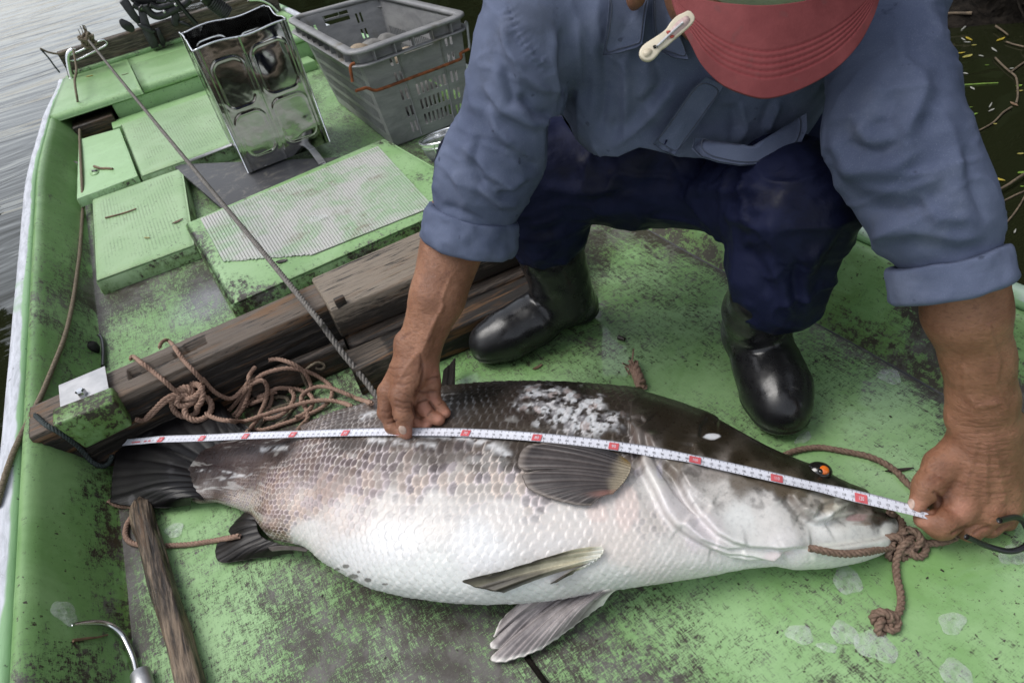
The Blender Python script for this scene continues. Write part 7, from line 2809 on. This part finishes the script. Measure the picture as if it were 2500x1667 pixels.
def loose_scale(px, py, rx, ry, ang, label, off=.0015, seed=0, alpha=None):
    c = S(px, py, off)
    h = S(px + 3, py, off), S(px, py - 3, off)
    ex = h[0] - c
    ey = h[1] - c
    nn = np.cross(ex, ey)
    nn /= np.linalg.norm(nn)
    if nn[2] < 0:
        nn = -nn
    ux, uy = ex / 3, ey / 3
    a = math.radians(ang)
    V = []
    m, k = 7, 30
    for i in range(m + 1):
        for j in range(k):
            th = 2 * np.pi * j / k
            rr = i / m * (1 + .10 * math.sin(3 * th + seed) + .06 * math.sin(5 * th + seed * 2))
            x, y = rr * rx * math.cos(th), rr * ry * math.sin(th)
            x, y = x * math.cos(a) - y * math.sin(a), x * math.sin(a) + y * math.cos(a)
            V.append(c + ux * x + uy * y + nn * (.0022 * (1 - (i / m) ** 2) + .0006 * math.sin(2 * th + seed)))
    V = np.array(V)
    F = grid_faces(m + 1, k, wrap_v=True)
    N = len(V)
    single('fish_scale', np.vstack([V + nn * .0004, V]), np.vstack([F, F[:, ::-1] + N]), MAT['scale'], label, 'fish scale', 'loose fish scales on the boat')


zz8 = zm(1800, 900, .4892)
SC = [(*z19(480, 1040), 40, 31, -50, 'rounded translucent scale just below the fish lower jaw'),
      (*z19(460, 1410), 38, 26, -30, 'translucent scale overlapping the largest one, left of the rope end knot'),
      (*z19(680, 1500), 58, 34, -25, 'largest translucent scale, on the deck below the rope end knot'),
      (*z19(150, 1420), 36, 22, -20, 'speckled translucent scale left of the overlapping pair'),
      (*z19(340, 1510), 27, 11, -15, 'small bright white scale between the speckled scale and the overlapping pair'),
      (*z19(1210, 1340), 33, 28, 0, 'round translucent scale lying right of the rope end knot'),
      (*zz8(1090, 1515), 44, 30, -30, 'translucent scale nearest the bottom right corner of the deck'),
      (*zz8(1370, 930), 34, 24, -10, 'translucent scale inside the black strap loop'),
      (*zz8(760, 38), 30, 18, -15, 'whitish scale at the foot of the right side wall'),
      (*zz8(330, 345), 22, 12, 30, 'thin pale scale touching the toe of the right boot'),
      (*zm(250, 900, .3507)(500, 1122), 24, 17, 25, 'bluish scale on the deck between the stick and the anal fin'),
      (774, 532, 24, 8, 15, 'white scale lying on the mesh mat'),
      (*z7(325, 1218), 38, 24, -40, 'pale scale stuck to the left wall at the tip of the steel hook')]
for i, (x, y, a, b, g, l) in enumerate(SC):
    loose_scale(x, y, a, b, g, l, .003 if 'mat' in l else .0016, i * 1.3)

# ------------------------------------------------------------------ leaves, twigs and chips lying about
MAT['leaf_y'] = simple('yellow_leaf', (0.30, 0.23, 0.025), 0.5, 0.0, 0.3, 80)
MAT['leaf_g'] = simple('green_leaf', (0.13, 0.22, 0.03), 0.5, 0.0, 0.3, 80)
MAT['leaf_o'] = simple('olive_leaf', (0.26, 0.23, 0.06), 0.5, 0.0, 0.3, 80)
MAT['leaf_w'] = simple('pale_leaf', (0.30, 0.30, 0.27), 0.5, 0.0, 0.2, 80)
MAT['leaf_b'] = simple('brown_leaf', (0.16, 0.10, 0.06), 0.6, 0.0, 0.4, 80)
MAT['leaf_k'] = simple('dark_wet_leaf', (0.03, 0.022, 0.018), 0.35, 0.0, 0.4, 80)
MAT['twig'] = simple('twig_bark', (0.115, 0.085, 0.055), 0.8, 0.0, 0.4, 90, 0.4)


def leaf_mesh(c, along, nrm, l, w, curl=.15, seed=0):
    along = along - nrm * (along @ nrm)
    along /= np.linalg.norm(along)
    s = np.cross(nrm, along)
    V = []
    m, k = 14, 5
    for i in range(m + 1):
        t = i / m
        ww = w * math.sin(math.pi * t) ** .75 * (1 - .3 * t) * (1 + .08 * math.sin(9 * t + seed))
        for j in range(-k, k + 1):
            q = j / k
            V.append(c + along * (t - .5) * l + s * q * ww / 2 + nrm * (curl * w * (abs(q) ** 1.5) * .5 + curl * l * .25 * (2 * t - 1) ** 2 - (.0008 if j == 0 else 0)))
    V = np.array(V)
    F = grid_faces(m + 1, 2 * k + 1)
    n = len(V)
    return np.vstack([V + nrm * .0006, V]), np.vstack([F, F[:, ::-1] + n])


UPZ = np.array([0, 0, 1.0])


def leaf_at(p, q, wpx, mat, label, group, name='leaf', z=None, cat='leaf', seed=0, curl=.15):
    """leaf between two source pixels"""
    a = G(*p, z) if z is not None else S(*p, .0015)
    b = G(*q, z) if z is not None else S(*q, .0015)
    c = (a + b) / 2
    d = float((c - np.array([0, 0, CAM_H])) @ RW[:, 2])
    V, F = leaf_mesh(c, b - a, UPZ, np.linalg.norm(b - a), wpx / FPX * d * 1.3, curl, seed)
    return single(name, V, F, mat, label, cat, group)


zW = zm(2200, 0, .3827)
WZ = WATER_Z + .002
WL = [((412, 238), (455, 262), 18, 'leaf_y', 'greenish yellow leaf floating beside the white petal'), ((342, 345), (410, 336), 18, 'leaf_y', 'broad yellow leaf floating just above the olive pair'),
      ((390, 372), (455, 350), 30, 'leaf_o', 'wide olive leaf floating under the broad yellow leaf'), ((606, 266), (664, 240), 20, 'leaf_y', 'yellow leaf floating against the muddy bank'),
      ((280, 508), (325, 552), 22, 'leaf_g', 'yellow-green leaf floating close to the elbow of the sleeve'), ((430, 738), (490, 724), 20, 'leaf_g', 'plump green leaf floating near the sunken branch'),
      ((348, 706), (396, 702), 13, 'leaf_o', 'small olive leaf floating left of the plump green one'), ((524, 1126), (666, 1156), 34, 'leaf_y', 'largest long yellow leaf with brown spots, alone on the water'),
      ((585, 1174), (628, 1190), 18, 'leaf_g', 'small green leaf just below the largest yellow leaf'), ((742, 1108), (784, 1096), 24, 'leaf_g', 'green leaf at the right edge above the pale twig'),
      ((422, 688), (458, 684), 8, 'leaf_g', 'narrow green sliver above the plump green leaf'), ((494, 354), (528, 362), 12, 'leaf_w', 'pale round leaf right of the olive leaf'),
      ((395, 466), (428, 474), 16, 'leaf_w', 'greyish leaf floating below the olive leaf'), ((378, 616), (406, 626), 16, 'leaf_o', 'oval olive leaf under the green stem'),
      ((730, 552), (772, 544), 26, 'leaf_g', 'bright green leaf by the roots'), ((730, 584), (780, 578), 16, 'leaf_o', 'dull olive leaf under the bright green leaf by the roots'),
      ((576, 10), (648, 6), 18, 'leaf_g', 'cluster leaf of bright green at the top edge of the water'), ((196, 48), (262, 24), 9, 'leaf_g', 'thin green blade floating nearest the shoulder'),
      ((364, 116), (408, 144), 18, 'leaf_w', 'white curled leaf beside the straw twig'), ((384, 244), (410, 262), 10, 'leaf_w', 'white petal floating left of a greenish leaf'),
      ((400, 270), (444, 272), 14, 'leaf_w', 'white petal right under the other white petal'), ((164, 376), (192, 372), 24, 'leaf_b', 'tan leaf touching the sleeve'),
      ((690, 440), (718, 436), 14, 'leaf_w', 'white oval leaf at the tip of the roots'), ((204, 314), (238, 306), 12, 'leaf_y', 'small yellow leaf next to the sleeve'),
      ((738, 984), (784, 980), 20, 'leaf_o', 'olive leaf at the right edge under the branches'), ((330, 424), (358, 420), 10, 'leaf_g', 'tiny green leaf right below the olive leaf'),
      ((576, 306), (612, 334), 12, 'leaf_w', 'pale straw chip left of the roots'), ((556, 714), (596, 694), 12, 'leaf_w', 'pale bark chip beside the sunken branch'),
      ((695, 652), (748, 680), 20, 'leaf_b', 'brown leaf hanging at the end of the roots'), ((440, 555), (470, 575), 14, 'leaf_w', 'pinkish chip under the green stem'),
      ((758, 1192), (784, 1188), 14, 'leaf_g', 'small green leaf at the right edge by the pale twigs'), ((585, 792), (612, 792), 16, 'leaf_o', 'olive leaf caught on the sunken branch'),
      ((532, 418), (562, 416), 9, 'leaf_g', 'green sliver left of the roots'), ((320, 328), (342, 326), 12, 'leaf_g', 'dot of green leaf left of the broad yellow leaf'),
      ((446, 292), (482, 288), 16, 'leaf_o', 'dull leaf between the white petal and the olive leaf'), ((352, 470), (376, 472), 9, 'leaf_y', 'yellow fleck above the green stem'),
      ((720, 1490), (732, 1460), 9, 'leaf_w', 'pale splinter floating above the right gunwale'), ((442, 910), (452, 940), 8, 'leaf_w', 'pale splinter floating beside the lower sleeve'),
      ((560, 690), (580, 655), 8, 'leaf_w', 'thin straw standing above the pale bark chip'), ((190, 160), (206, 164), 14, 'leaf_w', 'tiny white fleck close to the shoulder')]
for i, (p, q, w, m, l) in enumerate(WL):
    leaf_at(zW(*p), zW(*q), w * .3827, MAT[m], l, 'leaves floating on the water', 'floating_leaf', WZ, seed=i, curl=.06)


def twig(pts, r0, r1, mat, label, z=None, name='twig', group=None, taper=True, cat='twig'):
    P = np.array([G(*p, z) if z is not None else S(*p, r0) for p in pts])
    C = spline(P, 50)
    if z is not None:
        r0, r1 = r0 * .6, r1 * .6
    V, F = tube(C, np.linspace(r0, r1, 50), 7)
    return single(name, V, F, mat, label, cat, group)


TG = 'twigs in the water'
twig([zW(*p) for p in ((318, 466), (350, 490), (384, 518), (380, 555), (350, 588), (320, 598))], .008, .005, MAT['leaf_b'], 'curled brown twig floating left of the green stem', WZ, group=TG)
twig([zW(*p) for p in ((330, 548), (450, 540), (540, 534), (620, 530))], .005, .003, MAT['leaf_g'], 'straight green stem floating on the water', WZ, group=TG)
twig([zW(*p) for p in ((352, 860), (430, 852), (510, 826), (590, 780), (650, 720), (704, 684))], .003, .005, MAT['twig'], 'bent grey branch just under the water surface', WZ + .002, group=TG)
twig([zW(*p) for p in ((525, 1282), (600, 1225), (680, 1180), (740, 1140), (800, 1100))], .004, .006, MAT['twig'], 'thick pale twig rising at the right edge', WZ + .01, group=TG)
twig([zW(*p) for p in ((545, 1345), (640, 1290), (740, 1240), (800, 1215))], .004, .004, MAT['twig'], 'thin grey twig below the thick pale twig', WZ, group=TG)
twig([zW(*p) for p in ((615, 1470), (690, 1400), (750, 1320), (790, 1250))], .004, .003, MAT['twig'], 'thin arched twig nearest the gunwale', WZ, group=TG)
twig([zW(*p) for p in ((386, 192), (430, 156), (495, 115))], .004, .007, MAT['leaf_w'], 'straw coloured twig beside the white curled leaf', WZ, group=TG)
twig([zW(*p) for p in ((604, 168), (640, 192), (682, 224))], .006, .004, MAT['twig'], 'thick tan twig leaning on the muddy bank', WZ + .01, group=TG)

# the rooty bank at the top right
bk = thing('muddy_root_clump', 'dark muddy clump of tangled roots rising from the water at the top right', 'root clump', tuple(G(*zW(760, 120), WATER_Z)))
bc = G(*zW(1010, -10), WATER_Z)
n, m = 90, 60
uu_ = np.linspace(0, 2 * np.pi, n, endpoint=False)
vv_ = np.linspace(0, 1, m)
Uu, Vv = np.meshgrid(uu_, vv_, indexing='ij')
ext = 0.42 + .07 * np.sin(3 * Uu + 1) + .05 * np.sin(7 * Uu)
V = np.stack([bc[0] + np.cos(Uu) * ext * (1 - Vv) * 1.0, bc[1] + np.sin(Uu) * ext * (1 - Vv) * 1.25, WATER_Z - .05 + .26 * np.sqrt(Vv)], -1).reshape(-1, 3)
nb_ = fbm(V * 9, 5, 3, .62)
V[:, 2] += .28 * nb_
V[:, 0] += .12 * fbm(V * 11, 4, 4)
part('mud_mound', V, grid_faces(n, m, wrap_u=True), MAT['mud'], bk)
rr_ = np.random.default_rng(12)
for i in range(80):
    a = rr_.uniform(0, 6.28)
    e = rr_.uniform(.2, .62)
    p0 = bc + np.array([math.cos(a) * e * .6, math.sin(a) * e * .8, rr_.uniform(.02, .2)])
    p1 = p0 + np.array([rr_.uniform(-.25, .05), rr_.uniform(-.35, .1), -rr_.uniform(.0, .1)])
    pm = (p0 + p1) / 2 + rr_.normal(size=3) * .05
    pm[2] = max(pm[2], WATER_Z + .02)
    part('root', *tube(spline(np.array([p0, pm, p1]), 14), np.linspace(.006, .002, 14), 5), MAT['mud'] if i % 4 else MAT['twig'], bk)
for pts in (((784, 300), (720, 285), (670, 268)), ((784, 400), (740, 430), (700, 462)), ((700, 462), (735, 500), (745, 600), (735, 660)), ((600, 370), (650, 420), (700, 464))):
    part('root', *tube(spline(np.array([G(*zW(x, y), WZ + .003) for x, y in pts]), 24), .003, 6), MAT['twig'], bk)

# bits on the boat
LB = 'dead leaves and twigs in the boat'
leaf_at(zr_(680, 985), zr_(772, 968), 7, MAT['leaf_y'], 'yellow leaf lying on the stern bench near its left end', LB)
leaf_at(zr_(1290, 715), zr_(1385, 672), 7, MAT['leaf_o'], 'crumpled yellow leaf at the foot of the transom board', LB)
leaf_at(zr_(1135, 965), zr_(1225, 938), 3, MAT['leaf_b'], 'thin straw on the stern bench beside its lid', LB)
z1_ = zm(0, 0, .3189)
z5 = zm(0, 400, .3827)
z6 = zm(500, 500, .3189)
leaf_at(z1_(590, 1282), z1_(740, 1255), 8, MAT['leaf_k'], 'dark curled leaf on the locker lid left of its latch', LB)
twig([z1_(*p) for p in ((722, 1275), (770, 1290), (820, 1290), (862, 1293))], .005, .004, MAT['leaf_b'], 'brown twig lying on the locker lid', name='twig', group=LB)
twig([z5(*p) for p in ((672, 345), (740, 328), (810, 308), (870, 286))], .0028, .002, MAT['leaf_b'], 'thin reddish stalk lying across the left hatch cover', group=LB)
leaf_at(z5(1100, 385), z5(1170, 352), 9, MAT['leaf_b'], 'shrivelled brown leaf at the right edge of the left hatch cover', LB)
leaf_at(z5(920, 472), z5(958, 474), 5, MAT['leaf_o'], 'small curled leaf in the middle of the left hatch cover', LB)
leaf_at(z6(545, 445), z6(635, 425), 14, MAT['leaf_k'], 'dark heart shaped leaf on the large hatch cover beside the grey rope', LB)
leaf_at(z19(742, 290), z19(945, 266), 9, MAT['leaf_k'], 'dark boat shaped leaf inside the loop of mouth rope', LB)
zb = zm(1050, 450, .4252)
leaf_at(zb(590, 1065), zb(645, 1036), 8, MAT['leaf_b'], 'reddish brown chip on the deck below the left boot', LB, cat='leaf')
twig([zb(*p) for p in ((1082, 878), (1118, 890))], .005, .004, MAT['leaf_k'], 'short black stub on the deck between the boots', group=LB)
P = [S(*zb(x, y), .008) for x, y in ((1215, 1165), (1200, 1120), (1185, 1080), (1172, 1050))]
ft = thing('frayed_rope_bit', 'short frayed brown rope scrap on the deck behind the fish back', 'rope', tuple(S(*zb(1200, 1110), 0)))
part('scrap', *rope(spline(np.array(P), 30), .010, .06, 4, 6), MAT['rope_brown'], ft)
part('frayed_end', *join(*[tube(spline(np.array([P[-2], P[-1] + rk.normal(size=3) * .006, P[-1] + (P[-1] - P[-2]) * .6 + rk.normal(size=3) * .012]), 8), .0016, 5) for _ in range(14)]), MAT['rope_brown'], ft)
twig([z7(*p) for p in ((365, 1355), (430, 1345), (490, 1338), (538, 1325))], .0022, .001, MAT['leaf_b'], 'dry grass stalk stuck to the left wall under the hook', group=LB)
rc = np.random.default_rng(21)
cv = []
for i in range(110):
    x, y = rc.uniform(150, 2450), rc.uniform(560, 1660)
    p = S(x, y, .001, (boat_bvh,))
    if not (-.35 < p[0] < .82 and p[2] < .012):
        continue
    s = rc.uniform(.0006, .0019)
    a = rc.uniform(0, 3.14)
    cv.append(rbox(p, (s * 2.2, s, s * .6), 0, rot=np.array([[math.cos(a), -math.sin(a), 0], [math.sin(a), math.cos(a), 0], [0, 0, 1]])))
single('grit', *join(*cv), MAT['leaf_k'], kind='stuff', smooth_=False)

# weed at the free end of the tape
wc_ = G(*zm(100, 800, .2041)(960, 1320), .022)
wv_l = []
for i in range(40):
    d_ = rk.normal(size=(4, 3)) * np.array([.014, .014, .008])
    d_[:, 2] = np.abs(d_[:, 2])
    wv_l.append(tube(spline(wc_ + np.cumsum(d_ * .6, 0) - d_.sum(0) * .3, 12), .0016, 5))
for _v, _f in wv_l:
    _v[:, 2] = np.maximum(_v[:, 2], .002)
single('weed_clump', *join(*wv_l), MAT['leaf_k'], 'black wet weed clump at the free end of the tape measure', 'weed')
rp = G(*zm(100, 800, .2041)(890, 1505), .012)
single('red_clip', *rbox(rp, (.016, .008, .006), .002, rot=np.array([[.77, -.64, 0], [.64, .77, 0], [0, 0, 1]])), simple('red_plastic', (.62, .05, .02), .4), 'tiny red plastic tag at the left edge of the tail fin', 'tag')

# strainer behind the sleeve
stn = thing('wire_strainer', 'round stainless wire mesh strainer standing behind the crouching man\'s sleeve', 'strainer', (.70, 1.80, 0))
sc3 = G(1090, 330, .10)
t_ = np.linspace(0, 2 * np.pi, 80)
tiltm = np.array([[1, 0, 0], [0, .98, .17], [0, -.17, .98]])
ringf = lambda r, z: sc3 + (np.stack([r * np.cos(t_), r * np.sin(t_), z + 0 * t_], 1)) @ tiltm.T
part('strainer_rim', *join(tube(ringf(.080, 0), .0045, 8, False), tube(ringf(.077, -.014), .0030, 8, False)), MAT['steel'], stn)
band = np.vstack([ringf(.079, 0), ringf(.077, -.014)])
part('rim_band', band, grid_faces(2, 80), MAT['steel'], stn)
wires = []
for i in range(72):
    a = 2 * np.pi * i / 72
    q = np.linspace(0, np.pi / 2 * .98, 14)
    P = sc3 + np.stack([.076 * np.cos(q) * math.cos(a), .076 * np.cos(q) * math.sin(a), -.014 - .075 * np.sin(q)], 1) @ tiltm.T
    wires.append(tube(P, .00075, 4, False))
for q in np.linspace(.05, 1.5, 26):
    P = sc3 + np.stack([.076 * math.cos(q) * np.cos(t_[::2]), .076 * math.cos(q) * np.sin(t_[::2]), np.full(40, -.014 - .075 * math.sin(q))], 1) @ tiltm.T
    wires.append(tube(P, .00075, 4, False))
part('wire_mesh', *join(*wires), MAT['wire_grey'], stn, kind='stuff')
qs_, an_ = np.meshgrid(np.linspace(0, np.pi / 2 * .98, 18), np.linspace(0, 2 * np.pi, 60, endpoint=False), indexing='ij')
bw = sc3 + np.stack([.0755 * np.cos(qs_) * np.cos(an_), .0755 * np.cos(qs_) * np.sin(an_), -.014 - .0745 * np.sin(qs_)], -1).reshape(-1, 3) @ tiltm.T
tm_ = NT('fine_wire_mesh')
tm_.set(Base_Color=(.42, .42, .40), Metallic=.6, Roughness=.4, Alpha=.5)
part('mesh_bowl', bw, grid_faces(18, 60, wrap_v=True), tm_.m, stn)
q = np.linspace(0, np.pi / 2, 16)
P = sc3 + np.stack([-.078 * np.cos(q) * .8, -.078 * np.cos(q) * .62, -.0 - .09 * np.sin(q)], 1) @ tiltm.T
part('bowl_strap', *tube(P, .0026, 8), MAT['steel'], stn)

# pale pipe behind the forearm
p0, p1 = G(1160, 716, .018), G(1262, 645, .018)
p1 = p1 + (p1 - p0) * .5
single('pale_pipe', *tube(np.array([p0 - (p1 - p0) * .2, p1]), .0165, 24), simple('grey_white_pipe', (.34, .34, .33), .4, 0, .2, 40), 'pale grey pipe on the deck between the forearm and the boot', 'pipe')

# ------------------------------------------------------------------ outboard motor
mo = thing('outboard_motor', 'black outboard motor clamped to the weathered transom board', 'outboard motor', tuple(Yp(*zr_(1500, 560), 4.15)))


def plateY(pts, y, th, mat, name, bev=.004, parent=None):
    O = np.array([Yp(*zr_(a, b), y) for a, b in pts])
    V, F = mesh_from_outline(O, th, (0, 1, 0))
    V, F = bevel(V, F, bev, 2)
    return part(name, V, F, mat, parent or mo)


plateY([(1108, 40), (1180, -30), (1230, 10), (1300, 130), (1392, 270), (1385, 305), (1330, 312), (1255, 240), (1180, 140)], 4.13, .05, MAT['cast_grey'], 'leg_fairing')
plateY([(1100, 262), (1130, 240), (1200, 268), (1260, 300), (1300, 345), (1303, 400), (1265, 422), (1200, 405), (1140, 360), (1108, 310)], 4.10, .014, MAT['plastic_black'], 'propeller_blade')
plateY([(1328, 308), (1420, 322), (1500, 352), (1560, 392), (1572, 418), (1540, 428), (1470, 412), (1390, 372), (1335, 330)], 4.085, .014, MAT['cast_grey'], 'clamp_lever')
plateY([(1488, 362), (1520, 372), (1540, 396), (1510, 392)], 4.083, .004, MAT['dark'], 'lever_slot', 0)
plateY([(1355, 160), (1440, 135), (1500, 330), (1590, 520), (1610, 600), (1520, 632), (1470, 540), (1395, 390)], 4.11, .045, MAT['cast_grey'], 'clamp_bracket')
plateY([(1560, 380), (1620, 360), (1700, 540), (1690, 585), (1640, 590)], 4.12, .03, MAT['plastic_black'], 'clamp_bracket')
plateY([(1780, 150), (1850, 130), (1880, 230), (1860, 340), (1800, 350), (1770, 300)], 4.12, .03, MAT['cast_grey'], 'clamp_bracket')
plateY([(1860, 280), (1920, 275), (2040, 330), (2060, 352), (1980, 350), (1880, 312)], 4.10, .016, MAT['plastic_black'], 'clamp_lever')
plateY([(1200, -60), (1700, -80), (1690, 40), (1580, 120), (1450, 120), (1330, 70), (1260, 30)], 4.16, .16, MAT['plastic_black'], 'motor_body')
for pts, r_ in ((((1430, 80), (1490, 160), (1560, 205), (1640, 205), (1760, 150), (1880, 90), (1960, 40), (1990, -10)), .018), (((1500, 60), (1600, 100), (1700, 80), (1800, 50)), .014), (((1280, 60), (1380, 110), (1470, 100)), .016)):
    part('steering_frame', *tube(spline([Yp(*zr_(a, b), 4.11) for a, b in pts], 50), r_, 10), MAT['cast_grey'], mo)
for pts, r_, y_ in ((((1820, -10), (1890, 80), (1980, 190), (2095, 315)), .011, 4.06), (((1700, -10), (1760, 20), (1830, -10)), .006, 4.06), (((1580, 20), (1680, 30), (1740, -5)), .006, 4.07), (((1360, 160), (1365, 110), (1400, 70)), .005, 4.07)):
    part('control_cable', *tube(spline([Yp(*zr_(a, b), y_) for a, b in pts], 40), r_, 8), MAT['plastic_black'], mo)
for a, b in ((1680, 155), (1826, 66), (1375, 105)):
    c = Yp(*zr_(a, b), 4.088)
    part('bolt_head', *ball(c, (.008, .006, .008), None, 12, 8), MAT['steel_dull'], mo)
c0, c1_ = Yp(*z1_(1560, -30), 3.98), Yp(*z1_(1745, 108), 3.98)
hd = part('tiller_handle', *tube(np.array([c0, c0 * .4 + c1_ * .6, c1_]), [.032, .034, .036], 20), MAT['plastic_black'], mo)
d0 = (c1_ - c0) / np.linalg.norm(c1_ - c0)
for i in range(9):
    c = c1_ - d0 * (.008 + i * .010)
    part('grip_ring', *tube(np.array([c - d0 * .003, c + d0 * .003]), .038, 20), MAT['cast_grey'], hd)
stc = c0 + (c1_ - c0) * .60 - RW[:, 2] * .036
part('sticker', *rbox(stc, (.045, .03, .002), 0, rot=np.stack([d0, np.cross(-RW[:, 2], d0), -RW[:, 2]], 1)), MAT['rail'], hd)
